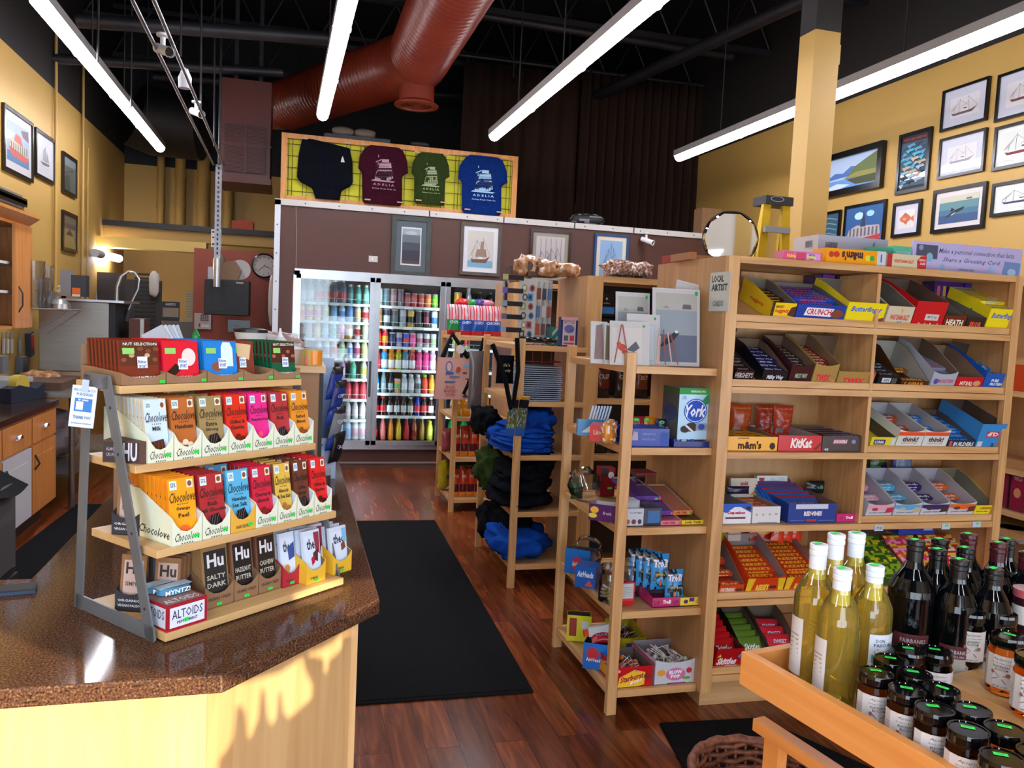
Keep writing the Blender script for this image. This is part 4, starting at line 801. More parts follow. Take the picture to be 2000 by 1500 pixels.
def garment(px0, py0, px1, py1, rows, col, lab, art=[], cat='shirt', seed=0):
    a, b = P(px0, (py0 + py1) / 2, Y=Y5 - .05), P(px1, (py0 + py1) / 2, Y=Y5 - .05); w_ = b.x - a.x; zt, zb = P((px0 + px1) / 2, py0, Y=Y5 - .05).z, P((px0 + px1) / 2, py1, Y=Y5 - .05).z; h_ = zt - zb
    def edges(v):
        for (va, la, ra), (vb, lb_, rb_) in zip(rows, rows[1:]):
            if va <= v <= vb: t = (v - va) / (vb - va + 1e-9); return la + (lb_ - la) * t, ra + (rb_ - ra) * t
        return rows[-1][1:]
    def fn(s):
        def g(u, v):
            l, r = edges(v); x = l + (r - l) * u; e = min(u, 1 - u) * 8; e = min(1, e) ** .5
            return (x * w_, -s * (.018 * e) - .010 * noise.noise(Vector((x * 7, v * 5, seed))) - .004 * math.sin(v * 26 + 3 * x) * e, (1 - v) * h_)
        return g
    m = MB().grid(fn(1), 26, 24, col, flip=True).grid(fn(-.3), 26, 24, col); m.asp = w_ / h_
    g1 = fn(1)
    def mp(x, y, o):
        l, r = edges(1 - y); u = min(1, max(0, (x - l) / (r - l))); p = g1(u, 1 - y); return (x * w_, p[1] - o - .003, y * h_)
    m.art(mp, art)
    for s_, z in ((.12, .98), (.88, .98), (.2, .05), (.85, .05)): m.box(s_ * w_ - .03, -.04, z * h_, s_ * w_ + .03, -.03, z * h_ + .012, '#b89468')
    return tag(m.build('hung_garment', M=T(a.x, Y5 - .05, zb)), lab, cat)
def ship_art(c, y0=.42):
    it = []; bg_ = '#202028'
    S = [('p', [(.33, 0), (.36, .16), (.4, .2), (.66, .22), (.7, .06), (.62, 0)]), ('p', [(.4, .24), (.42, .34), (.64, .36), (.66, .26)]), ('p', [(.46, .36), (.47, .42), (.6, .42), (.6, .36)]), ('p', [(.38, .3), (.385, .5), (.4, .5), (.4, .3)]), ('p', [(.34, .34), (.34, .36), (.46, .42), (.46, .4)]), ('p', [(.26, -.03), (.3, .0), (.74, -.01), (.7, -.035)])]
    for k, pts in S: it.append((k, [(x, y0 + y * .85) for x, y in pts], c))
    return it + [('l', [(.36 + .05 * k, y0 + .01), (.37 + .05 * k, y0 + .17)], .011, bg_) for k in range(7)] + [('l', [(.34, y0 + .05 + .045 * k), (.7, y0 + .07 + .045 * k)], .007, bg_) for k in range(6)] + [ ('t', 'A D E L I A', .3, y0 - .1, .72, y0 - .06, c), ('t', 'Shrimp Fresh Crab Co', .28, y0 - .17, .76, y0 - .14, c)]
tee = [(0, .22, .8), (.04, .14, .88), (.2, .02, .97), (.42, 0, 1), (.44, .05, .93), (.5, .08, .88), (.95, .1, .9), (1, .14, .86)]
NV = noisy('black fleece', 40, ((.3, '#07080f'), (.7, '#0c0e17')), .95)
garment(580, 275, 690, 389, [(0, .08, .3), (.04, .07, .62), (.08, .06, .92), (.3, .02, .98), (.66, 0, 1), (.74, .05, .97), (.8, .2, .86), (.84, .28, .8), (1, .34, .77)], NV, 'black hooded sweatshirt pinned at the left of the yellow panel', [('p', [(.77, .66), (.84, .66), (.82, .72), (.8, .76), (.78, .72)], '#c8c8c8')], 'sweatshirt', 1)
garment(699, 286, 797, 400, tee, noisy('maroon jersey', 40, ((.3, '#2c0816'), (.7, '#360c1c')), .9), 'maroon t-shirt with a pale ship print pinned to the yellow panel', ship_art('#a07888'), seed=2)
garment(803, 300, 878, 400, tee, noisy('olive jersey', 40, ((.3, '#222e12'), (.7, '#2b3818')), .9), 'olive green t-shirt with a pale ship print pinned to the yellow panel', ship_art('#8fa070', .38), seed=3)
garment(894, 305, 991, 419, tee, noisy('blue jersey', 40, ((.3, '#08205a'), (.7, '#0c2968')), .9), 'blue t-shirt with a light ship print pinned at the right of the yellow panel', ship_art('#8fb8d8', .4), seed=4)
for px, l in ((670, 'left tan shoe on the box above the shirt frame'), (713, 'right tan shoe on the box above the shirt frame')):
    tag(crumple(.22, .1, .09, px, '#55483e', n=10, lump=.1).build('shoe', M=T(P(px, 262, Y=Y5).x, Y5 + .02, fzt + .035)), l, 'shoe', 'tan shoes above the shirt frame')
tag(MB().box(-.33, -.05, 0, .33, .05, .035, '#23262e').build('shoe_tray', M=T(P(698, 265, Y=Y5).x, Y5 + .01, fzt)), 'dark flat tray under the two tan shoes', 'tray')
for px, nm in ((820, 'dark folded cap resting on the shirt frame above the olive shirt'),): tag(crumple(.2, .1, .05, 5, '#191a20', n=8, lump=.1).build('cap', M=T(P(px, 280, Y=Y5).x, Y5, fzt)), nm, 'cap')
tag(crumple(.4, .14, .13, 9, '#141318', '#7c7e84', n=12, lump=.15).build('helmet', M=T(P(1150, 437, Y=Y5).x, Y5 + .05, WT + .03)), 'dark rounded cap with grey stripes on the brown wall in front of the curtain', 'cap')
# ============================================================ framed pictures
def picture(O, ex, w_, h_, lab, frame='#15120f', fw=.022, mw=.0, mc='#d8d8dc', art=[], base='#c8ccd4', wood_=None, name='framed_picture', dep=.025, pad=None):
    ex = Vector(ex).normalized(); out = ex.cross(Vector((0, 0, 1)))
    M = Matrix((ex, -out, (0, 0, 1))).transposed().to_4x4(); M.translation = Vector(O) + out * .001
    t = thing(name, lab, 'picture', M)
    f = MB()
    for x0, z0, x1, z1 in ((0, 0, w_, fw), (0, h_ - fw, w_, h_), (0, fw, fw, h_ - fw), (w_ - fw, fw, w_, h_ - fw)): f.box(x0, -dep, z0, x1, 0, z1, wood_ or 'g' + frame)
    f.build('frame', t)
    if mw: MB().box(fw, -dep * .45, fw, w_ - fw, -.002, h_ - fw, 'k' + mc).build('mat_board', t)
    g = fw + mw; px, py = pad or (0, 0)
    MB().box(g + px, -dep * .45 - .0015, g + py, w_ - g - px, -dep * .4, h_ - g - py, 'k' + base).front(g + px, g + py, w_ - 2 * g - 2 * px, h_ - 2 * g - 2 * py, art, y=-dep * .45 - .0015).build('print', t)
    return t
def wpic(px0, py0, px1, py1, Y, lab, **k):
    a, b = P(px0, py1, Y=Y), P(px1, py0, Y=Y); zb = (P(px0, py1, Y=Y).z + P(px1, py1 + (px1 - px0) * .075, Y=Y).z) / 2
    return picture((a.x, Y, a.z), (1, 0, 0), b.x - a.x, P(px0, py0, Y=Y).z - a.z, lab, **k)
def trawler(h='#5a1f22', x=.15, y=.25, s=.7, line='#3a3236'):
    q = lambda pts: [(x + a * s, y + b * s) for a, b in pts]
    return [('p', q([(0, .16), (.08, 0), (.8, 0), (1, .26), (.75, .14), (.1, .12)]), h), ('p', q([(.42, .14), (.44, .38), (.62, .4), (.64, .15)]), '#d8d4d0'), ('r', x + .46 * s, y + .26 * s, x + .6 * s, y + .32 * s, line)] + \
        [('l', q(p), .008, line) for p in ([(.3, .12), (.32, .85)], [(.66, .14), (.64, .9)], [(.32, .8), (.02, .3)], [(.32, .8), (.64, .4)], [(.64, .85), (1, .26)], [(.1, .12), (.14, .45)], [(.0, .22), (.25, .6)], [(.44, .38), (.7, .6)])]
sea = [('r', 0, 0, 1, .3, 'k#6f98a8')]
wpic(762, 420, 843, 537, YW, 'deep grey framed print of a small boat above dark water, left on the brown wall', wood_=noisy('grey green wood', 8, ((.3, '#2f3432'), (.7, '#3b413e')), .5), fw=.045, mw=.055, mc='#46545c', base='#c8ccd0', pad=(.0, .01), art=[('r', .05, .04, .95, .96, '#3c3f4c'), ('r', .05, .6, .95, .8, '#5a6672'), ('r', .05, .8, .95, .96, '#8a9aa4'), ('e', .5, .85, .28, .05, '#a8b0b4'), ('r', .05, .04, .95, .12, '#4a3a34'), ('r', .05, .12, .95, .4, '#2c2c3c')])
wpic(896, 433, 980, 536, YW, 'brown framed watercolour of a steamship with a white mat on the brown wall', wood_=noisy('grey brown wood', 8, ((.3, '#453a34'), (.7, '#54473f')), .5), fw=.035, mw=.045, mc='#cdd0d8', base='#bdbab4', art=[('r', .02, .02, .98, .2, '#6a9cb8')] + trawler('#6a4c44', .12, .14, .75) + [('p', [(.3, .3), (.35, .5), (.7, .52), (.75, .3)], '#8a7468'), ('p', [(.48, .5), (.5, .72), (.62, .72), (.62, .5)], '#94705e')])
wpic(1031, 446, 1116, 550, YW, 'dark framed print of harbour boats with a grey mat, above the pastry bags', frame='#2c1a1c', fw=.03, mw=.042, mc='#8f8878', base='#b4aeb0', art=[('r', 0, 0, 1, .12, '#5c5054')] + trawler('#4c3438', .0, .12, .6) + trawler('#6a4444', .35, .2, .6) + [('l', [(.15 + .18 * k, .3), (.15 + .18 * k, .95)], .012, '#4a4048') for k in range(5)])
wpic(1156, 455, 1228, 555, YW, 'blue framed print of a sailing ship on pale blue, right on the brown wall', frame='#1f4a7c', fw=.025, mw=.045, mc='#cfc9b8', base='#7fa6d0', art=[('r', 0, 0, 1, .22, '#7a96a8')] + trawler('#5a5050', .15, .2, .7) + [('l', [(.5, .3), (.5, .95)], .012, '#4a5058'), ('l', [(.5, .9), (.2, .35)], .006, '#4a5058'), ('l', [(.5, .9), (.8, .35)], .006, '#4a5058')])
tag(MB().box(0, -.006, 0, .09, 0, .06, '#c8c0c0').box(.03, -.012, .02, .04, 0, .04, '#f0f0f0').build('wall_switch', M=T(P(720, 511, Y=YW).x, YW - .001, P(720, 511, Y=YW).z)), 'small white switch plate on the brown wall left of the boat print', 'switch')
co = MB().tube([P(578, 390, Y=YW - .01), P(579, 460, Y=YW - .01), P(578, 528, Y=YW - .01)], .002, '#a89a94', 5)
tag(co.build('cord'), 'thin pale cord running down the brown wall to the cooler frame', 'cord')
# right wall pictures (plane X = XR, seen left to right = toward the viewer)
def rpic(tlx, tly, brx, bry, lab, **k):
    a, b = P(tlx, tly, X=XR), P(brx, bry, X=XR)
    return picture((XR, a.y, b.z), (0, -1, 0), a.y - b.y, a.z - b.z, lab, **k)
wm = dict(fw=.022, mw=.05, mc='#b8bac8', base='#c9c6c8', pad=(.015, .015))
rpic(1612, 309, 1726, 366, 'wide black framed painting of a mountain lake half behind the yellow pillar', frame='#0c0b0d', fw=.06, base='#a9bcd8', dep=.05, art=[('r', 0, .0, 1, .3, 'k#5f8fca'), ('p', [(0, .35), (.2, .55), (.35, .5), (.5, .68), (.7, .6), (.8, .4)], 'k#4468a8'), ('p', [(.4, .3), (.55, .62), (.75, .8), (1, 1), (1, .28)], 'k#5c6a3c'), ('p', [(.35, .32), (.6, .46), (1, .44), (1, .28)], 'k#8a8444'), ('p', [(.42, .28), (1, .3), (1, .05), (.6, .08)], 'k#3c4420'), ('p', [(.02, .1), (.25, .2), (.5, .1), (.3, .02), (.02, .02)], 'k#c8d4e4')])
rpic(1761, 265, 1814, 370, 'tall black framed poster crowded with blue boats, right of the lake painting', frame='#0d0c0e', fw=.03, base='#2c4454', art=[('r', 0, .88, 1, 1, '#101018'), ('t', 'PORTS AND HARBOURS', .08, .91, .92, .96, '#b02838'), ('r', 0, 0, 1, .06, '#101018')] + [('p', [(.1 + .8 * ((k * .37) % 1) - .12, .1 + .75 * ((k * .61) % 1)), (.1 + .8 * ((k * .37) % 1), .1 + .75 * ((k * .61) % 1) + .07 * (1 if k % 2 else -1)), (.1 + .8 * ((k * .37) % 1) + .1, .1 + .75 * ((k * .61) % 1) + .02)], ('#8ca8b8', '#4a88b0', '#b09880', '#1c2c3c', '#3c9cb8')[k % 5]) for k in range(46)])
rpic(1846, 179, 1930, 235, 'framed drawing of a sailing troller, top of the nearer column on the right wall', art=trawler('#5c4a4e', .05, .12, .9), **wm)
rpic(1840, 273, 1924, 334, 'framed pencil drawing of a moored yacht below the troller drawing', art=trawler('#8a8a94', .08, .15, .85, '#6a6a74'), **wm)
rpic(1828, 373, 1924, 445, 'black framed print of an orca under green water', frame='#100e10', fw=.03, mw=.04, mc='#c6bfc0', base='#4f7c84', art=[('r', 0, .78, 1, 1, '#b3b3a0'), ('r', 0, .0, 1, .3, '#2c4a72'), ('r', 0, .3, 1, .5, '#3a6480'), ('p', [(.15, .2), (.3, .36), (.5, .5), (.66, .56), (.62, .44), (.45, .36), (.3, .26)], '#15171c'), ('p', [(.3, .4), (.33, .58), (.42, .46)], '#15171c'), ('p', [(.3, .28), (.4, .36), (.45, .38), (.36, .3)], '#d8dcdc'), ('p', [(.68, .8), (.7, .86), (.82, .87), (.84, .8)], '#5c5c60')])
rpic(1749, 398, 1798, 459, 'small black framed print of an orange rockfish', frame='#121014', fw=.028, mw=.045, mc='#b8b8c6', base='#cac6c4', art=[('e', .42, .52, .36, .2, '#b8603c'), ('p', [(.68, .5), (.98, .3), (.94, .66)], '#c06a44'), ('p', [(.2, .66), (.4, .86), (.66, .68)], '#a85434'), ('p', [(.3, .35), (.5, .18), (.6, .36)], '#a85434'), ('e', .38, .5, .1, .06, '#d89478')])
rpic(1654, 404, 1728, 476, 'black framed night print of a lit ship in harbour under blue sky', frame='#0d0c10', fw=.025, base='#27568c', art=[('e', .35, .75, .12, .1, '#a8d0f0'), ('e', .65, .78, .1, .08, '#90c0e8'), ('p', [(.02, .1), (.1, .4), (.3, .5), (.5, .48), (.9, .45), (.95, .1)], '#a89c98'), ('p', [(.4, .45), (.48, .9), (.55, .45)], '#24304c'), ('p', [(.05, .05), (.9, .05), (1, .22), (.5, .15)], '#a02c34')] + [('r', .12 + .1 * k, .2, .17 + .1 * k, .42, '#5c5c70') for k in range(8)])
rpic(1600, 418, 1640, 486, 'narrow slice of a black framed blue chart beside the pillar', frame='#0d0c10', fw=.025, base='#2f5064', art=[('l', [(.1, .2 + .15 * k), (.5, .28 + .15 * k), (.9, .2 + .15 * k)], .03, '#6f9098') for k in range(5)])
rpic(1954, 148, 2060, 210, 'framed print of a red fishing boat at the top right corner', art=trawler('#5c2430', .1, .2, .8), **wm)
rpic(1948, 250, 2060, 312, 'framed print of a dark red trawler in the middle of the last column', art=trawler('#6a2028', .1, .2, .8), frame='#100e10', fw=.025, mw=.03, mc='#c8ccc8', base='#c4c8c4')
rpic(1943, 360, 2060, 409, 'framed print of a blue hulled seiner, lowest of the last column', art=trawler('#1c2c50', .08, .22, .8), frame='#100e10', fw=.025, mw=.03, mc='#c8ccc8', base='#c8cccc')
# left wall pictures (seen left to right = away from the viewer)
def lpic(tlx, tly, brx, bry, lab, **k):
    a, b = P(tlx, tly, X=XL), P(brx, bry, X=XL)
    return picture((XL, a.y, b.z), (0, 1, 0), b.y - a.y, a.z - b.z, lab, **k)
lpic(2, 199, 60, 358, 'black framed colourful print of a crowded red ship, first on the left wall', fw=.03, mw=.07, mc='#b8b4b4', base='#8c9cb0', art=[('r', 0, 0, 1, .25, '#3c6488'), ('p', [(.05, .35), (.2, .15), (.9, .12), (1, .3)], '#a8483c'), ('p', [(.1, .35), (.15, .6), (.85, .5), (.95, .28)], '#b8a490'), ('p', [(.3, .55), (.4, .75), (.6, .72), (.7, .5)], '#a85048'), ('p', [(.6, .9), (.95, .98), (.98, .7), (.7, .75)], '#5c4c54')] + [('r', .15 + .1 * k, .3, .19 + .1 * k, .5, '#4c5c50') for k in range(8)])
lpic(65, 247, 103, 362, 'black framed ink drawing of a tall ship on the left wall', fw=.03, mw=.09, mc='#b4b4ba', base='#b8b6ba', art=[('p', [(.1, .2), (.3, .08), (.8, .12), (.9, .25)], '#4c4a4c'), ('p', [(.3, .28), (.35, .8), (.5, .95), (.55, .28)], '#86868a'), ('p', [(.58, .28), (.62, .85), (.85, .3)], '#747478'), ('l', [(.5, .2), (.52, 1.0)], .02, '#303034')])
lpic(119, 294, 146, 388, 'upper of two black framed dark photos between the left wall conduits', fw=.035, base='#4c524c', art=[('p', [(0, .3), (.3, .5), (.5, .45), (.6, 0), (0, 0)], '#2b2e2a'), ('l', [(.1, .5), (.8, .7)], .03, '#23241f'), ('r', 0, .75, 1, 1, '#60686a')])
lpic(119, 409, 147, 495, 'lower of two black framed photos between the left wall conduits', fw=.035, base='#6a5c44', art=[('p', [(0, .1), (.3, .4), (.7, .35), (1, .1), (1, 0), (0, 0)], '#86703c'), ('r', 0, .6, 1, .75, '#4c4438'), ('p', [(.2, .4), (.5, .6), (.8, .4)], '#3c362c')])
lpic(-60, 345, 47, 405, 'black framed picture with only its corner showing above the upper cabinet', fw=.05, mw=.04, mc='#9a9aa0', base='#6a6c74')
# ============================================================ partition wall things
YP = 9.3
mo = thing('monitor', 'black flat monitor box hanging below the strut post on the brick red wall', 'monitor', T(P(399, 615, Y=8.75).x, 8.7, P(399, 614, Y=8.75).z))
mw_, mh_ = P(487, 600, Y=8.7).x - P(399, 600, Y=8.7).x, P(440, 545, Y=8.7).z - P(440, 615, Y=8.7).z
MB().box(0, 0, 0, mw_, .3, mh_, '#0d0e11').build('case', mo, bevel=.01); MB().box(.05, -.004, .04, mw_ - .06, .001, mh_ - .05, '#07080b').build('screen', mo); MB().box(mw_ - .13, -.006, mh_ - .035, mw_ - .06, 0, mh_ - .018, '#8a8078').build('badge', mo)
mx_, mz_ = P(399, 615, Y=8.75).x, mo.location.z + mh_
tag(MB().box(0, 0, 0, .085, .08, .12, '#a8a4a8').build('small_box', M=T(mx_ + .03, 8.72, mz_)), 'small white box on the left of the black monitor', 'box')
tag(MB().prism([(0, 0), (.17, 0), (.2, .1), (.14, .19), (.05, .19), (-.02, .1)], 0, .08, '#6e5238', ax='y').build('paper_bag', M=T(mx_ + .15, 8.72, mz_)), 'brown paper bag standing on the black monitor', 'bag')
tag(crumple(.13, .1, .26, 4, '#6a5642', n=8, lump=.2).build('crumpled_bag', M=T(mx_ + .12, 8.88, mz_)), 'crumpled brown bag behind the others on the monitor', 'bag')
tag(MB().lathe([(0, 0, '#8f8a86'), (.09, 0, '#8f8a86'), (.105, .02, '#a09a96'), (0, .01, None)], 24).build('plate', M=T(mx_ + .33, 8.86, mz_ + .11) @ RX(PI / 2 - .15)), 'round pale plate leaning at the right on the monitor', 'plate')
cp = P(516, 519, Y=YP - .02); ck = thing('wall_clock', 'round wall clock with black rim on the brick red wall', 'clock', Matrix.Translation((cp.x, YP - .003, cp.z)) @ RX(PI / 2)); cr = P(541, 519, Y=YP).x - cp.x
MB().lathe([(0, 0, 'g#101014'), (cr, 0, 'g#101014'), (cr, .035, 'g#101014'), (cr * .9, .045, 'g#101014'), (cr * .87, .025, None)], 36).build('rim', ck)
fm_ = MB().lathe([(cr * .88, .024, '#b8b0aa'), (0, .024, None)], 36)
for k in range(12):
    a = PI / 2 - (k + 1) * PI / 6; s = cr * .12; fm_.asp = 1
    fm_.face((cr * .7 * math.cos(a) - s / 2, cr * .7 * math.sin(a) - s / 2, .0245), (1, 0, 0), (0, 1, 0), s * (1.3 if k > 8 else 1), s, [('t', str(k + 1), 0, 0, 1 if k > 8 else .7, 1, '#181818')])
fm_.build('face', ck)
hd = MB(); hd.face((0, 0, .026), (1, 0, 0), (0, 1, 0), cr, cr, [('l', [(-.0, .0), (.52, -.2)], .05, '#101010'), ('l', [(.08, .08), (-.5, -.5)], .035, '#101010')]); hd.build('hands', ck)
kp = P(380, 642, Y=YP); ke = MB().box(0, -.03, 0, .17, 0, .17, '#a89c98')
for i in range(4):
    for j in range(4): ke.box(.06 + j * .022, -.034, .09 + i * .016, .076 + j * .022, -.03, .101 + i * .016, '#4c4440')
ke.box(.07, -.032, .155, .13, -.03, .165, '#2c2a2a').box(.045, -.032, .02, .06, -.03, .06, '#7c3430').box(.07, -.032, .02, .15, -.03, .05, '#c8c0bc')
tag(ke.build('alarm_keypad', M=T(kp.x, YP - .001, kp.z)), 'beige alarm keypad on the brick red wall under the monitor', 'keypad')
tp = P(444, 648, Y=YP - .1); tag(MB().box(0, 0, 0, .23, .02, .13, 'g#101014').box(.02, -.001, .02, .21, .001, .11, 'g#2c2c34').box(.06, -.002, .06, .12, 0, .07, '#8c8c8c').build('tablet', M=T(tp.x, YP - .05, tp.z)), 'small black tablet screen low on the brick red wall', 'tablet')
tag(MB().face((0, 0, 0), (1, 0, 0), (0, 0, 1), .1, .18, [('r', 0, 0, 1, 1, '#b8b4b0'), ('r', .1, .8, .3, .9, '#222222'), ('r', .1, .5, .7, .58, '#222222'), ('r', .1, .1, .9, .22, '#222222')]).box(0, .0, 0, .1, .002, .18, '#b0aca8').build('notice', M=T(P(412, 482, Y=8.9).x, 8.9, P(412, 482, Y=8.9).z)), 'small white notice hanging beside the strut post', 'notice')
tag(crumple(.08, .06, .55, 8, '#b8b0a8', n=12, lump=.25).build('apron', M=T(P(532, 600, Y=8.9).x - .0, 8.85, P(532, 638, Y=8.9).z)), 'pale cloth hanging against the end of the brown wall below the clock', 'cloth')
# ============================================================ candy shelving
CA = -.02273; CO = Vector((1.69, 2.925, 0)); CM = Matrix.Translation(CO) @ RZ(CA); CI = CM.inverted(); CN = CM.to_3x3() @ Vector((0, 1, 0))
def cu(px, py, v=0):
    p = CI @ RP(px, py, CM @ Vector((0, v, 0)), CN); return p.x, p.z
UL, DP = 1.45, .69
cs = thing('candy_shelf_unit', 'tall double bay maple shelf unit filled with candy boxes', 'shelf unit', CM)
for u, w_ in ((.0, .05), (1.411, .04)): MB().box(u, 0, .08, u + w_, .035, 1.906, WZ).build('post', cs, bevel=.002)
MB().box(.0, .036, .09, .02, DP, 1.906, BZ).build('end_panel', cs); MB().box(1.431, .036, .09, 1.451, DP, 1.906, BZ).build('end_panel', cs)
MB().box(.708, .012, .13, .725, .36, 1.874, WZ).build('divider', cs)
MB().box(.26, .36, .13, 1.430, .368, 1.874, BZ).box(.021, .36, .13, .26, .368, 1.60, BZ).build('back_panel', cs)
MB().box(.03, .06, 0, 1.43, DP - .04, .1, BX).build('plinth', cs)
MB().box(.051, .002, 1.878, 1.410, .04, 1.906, WX).box(.021, .04, 1.882, 1.430, DP, 1.902, WX).build('top_shelf', cs)
CZS = [1.642, 1.376, 1.105, .795, .477, .153]
for z in CZS: MB().box(.051, .002, z - .027, 1.410, .03, z, WX).box(.021, .03, z - .02, 1.430, .359, z, BX).build('shelf', cs, bevel=.0015)
TILT = .33
def tilt_tray(u0, u1, z): MB().box(u0, .012, z + .002, u1, .03, z + .03, WX).prism([(.03, z + .004), (.34, z + .004 + .31 * math.tan(TILT)), (.34, z + .014 + .31 * math.tan(TILT)), (.03, z + .014)], u0, u1, BX, ax='x').build('sloped_tray', cs)
for r in (0, 1, 4): tilt_tray(.052, .707, CZS[r])
for r in (0, 1, 2, 3, 4, 5): tilt_tray(.726, 1.410, CZS[r])
tilt_tray(.052, .707, CZS[5])
TILTED = {(0, 0), (1, 0), (4, 0), (5, 0)} | {(r, 1) for r in range(6)}
BARS = {}
def candy_bar(w_, col, txt, tc, d=.032):
    k = (round(w_, 3), col, txt, tc, d)
    b = MB().box(.004, 0, 0, w_ - .004, d, .012, 'g' + col).box(0, .003, .004, .004, d - .003, .007, 'g' + col).box(w_ - .004, .003, .004, w_, d - .003, .007, 'g' + col)
    b.face((.004, 0, .012), (1, 0, 0), (0, 1, 0), w_ - .008, d, [('t', txt, .12, .25, .88, .78, tc, .1)])
    b.face((.004, 0, 0), (1, 0, 0), (0, 0, 1), w_ - .008, .012, [('t', txt, .2, .2, .8, .8, tc, .1)])
    return b
nth = {}
def carton(row, x0, x1, yb, yt, col, lab, art, inn='#6a6058', hb=None, d=.27, fill=None, side=None, cut=0, bay=None, tilt=None, v=.034, fmt=None):
    """open carton on a shelf: photo x range of its front, baseline and top of front"""
    bay = (1 if (x0 + x1) / 2 > 1712 else 0) if bay is None else bay; zs = CZS[row]; tl = (row, bay) in TILTED if tilt is None else tilt
    u0, u1 = cu(x0, yb, v)[0], cu(x1, yb, v)[0]; h = max(.02, cu(x0, yt, v)[1] - cu(x0, yb, v)[1]) * (1.3 if tl else 1); w_ = max(.03, u1 - u0 - .002)
    hb = hb or (h + .04); bx = MB(); open_box(bx, w_, d, h, hb, 'g' + col, inn, th=.0018, cut=cut); bx.front(0, 0, w_, h, art)
    if side: bx.face((0, d * .95, .005), (0, -1, 0), (0, 0, 1), d * .9, h * .9, side)
    M = CM @ T(u0, v, zs + (.016 if tl else .001))
    if tl: M = M @ RX(TILT)
    o = bx.build('candy_box', M=M); tag(o, lab, 'candy box')
    if fill:
        c, tx_, tc, n, nm = fill[:5]; st = fill[5] if len(fill) > 5 else 1; pr = None; dd = .034
        n += 1; b0 = max(.004, h * .5)
        for k in range(n):
            for s_ in range(st + (1 if tl and k > 1 else 0)):
                MM = M @ T(.003, .006 + k * (d - .02) / n, b0 + s_ * .0125) @ RX(.05)
                l = '%s in the %s' % (nm, lab.split(',')[0]); l = ' '.join(l.split()[:16])
                if pr is None: pr = candy_bar(w_ - .007, c, tx_, tc).build('candy_bar', M=MM); tag(pr, l, 'candy bar', l)
                else: dup(pr, MM, l)
    return M, w_, h
BF = [('t', 'Butterfinger', .1, .5, .92, .82, '#1f5fc8', .3, .03), ('p', [(.62, 0), (.8, .25), (1, .35), (1, 0)], '#7a3c20'), ('p', [(.7, .05), (.85, .18), (.95, .1)], '#e8a040')]
carton(0, 1502, 1550, 617, 590, '#f0c818', 'yellow and brown chocolate nugget box, leftmost on the top candy shelf', [('r', 0, 0, .12, 1, '#3a1814'), ('t', "HERSHEY'S", .16, .68, .5, .86, '#4a2010'), ('t', 'nuggets', .15, .36, .72, .64, '#c82818', .3, .03), ('p', [(.68, .3), (.8, .75), (1, .85), (1, .2)], '#4a2418')], hb=.1, fill=('#3a1c16', 'nuggets', '#e8c020', 5, 'dark brown bar'), side=[('r', 0, 0, 1, 1, '#e8c018'), ('t', 'nuggets', .3, .35, .8, .65, '#c82818', .3)])
carton(0, 1551, 1646, 624, 597, '#1c3f9c', 'dark blue crisp bar box on the top candy shelf', [('p', [(.16, .35), (.2, .82), (.76, .8), (.72, .32)], '#e8e8f0'), ('t', 'CRUNCH', .2, .4, .72, .76, '#c8202c', .1, .03), ('e', .84, .5, .13, .26, '#7a3c28'), ('t', 'MILK CHOCOLATE', .1, .08, .3, .2, '#b8c4e8')], hb=.09, fill=('#1c48b0', 'CRUNCH', '#d84040', 6, 'blue candy bar', 2))
carton(0, 1647, 1722, 628, 594, '#ecd81c', 'bright yellow box beside the divider on the top candy shelf', BF, hb=.12)
wc = [('t', 'WHATCHAMACALLIT', .15, .3, .88, .58, '#c83820', .1, .04), ('p', [(.5, .95), (.54, .6), (.58, .8)], '#e88830'), ('p', [(.4, .05), (.48, .28), (.6, .1), (.66, .3)], '#4a9cd0')]
carton(0, 1726, 1777, 630, 599, '#cfc4a8', 'cream box with jagged logo, first right of the divider on the top shelf', wc, inn='#6c665c', hb=.13)
carton(0, 1778, 1838, 634, 593, '#c41820', 'plain red carton with a white label on the top right shelf', [('r', .38, .28, .82, .52, '#c8c4c0'), ('t', '48 13 oz', .45, .36, .75, .46, '#303030'), ('t', 'Rocky Road', .2, .02, .85, .18, '#f0e8e0', .1)], inn='#5a4638', hb=.14)
carton(0, 1839, 1882, 636, 615, '#6a2a18', 'reddish brown toffee box on the top right shelf', [('t', 'HEATH', .12, .25, .88, .7, '#e8e0c8', 0, .04)], inn='#6a6258', hb=.09)
carton(0, 1883, 1920, 638, 618, '#2c2422', 'dark brown toffee box with red letters on the top right shelf', [('t', 'SKOR', .18, .25, .82, .65, '#e84828', 0, .05)], inn='#6a6258', hb=.07)
carton(0, 1921, 1978, 642, 607, '#ecd81c', 'bright yellow box at the right end of the top candy shelf', BF, hb=.12, fill=('#f0d820', 'Butterfinger', '#2058c0', 6, 'yellow candy bar', 4), side=[('t', 'Butterfinger', .2, .3, .9, .7, '#1f5fc8', .3, .03)])
def flatbox(u0, u1, v, z, h, d, col, lab, art, name='box', cat='box', rz=0, tilt=0, base=CM):
    b = MB().box(0, 0, 0, u1 - u0, d, h, 'g' + col if col[0] == '#' else col).front(0, 0, u1 - u0, h, art)
    return tag(b.build(name, M=base @ T(u0, v, z) @ RZ(rz) @ RX(tilt)), lab, cat)
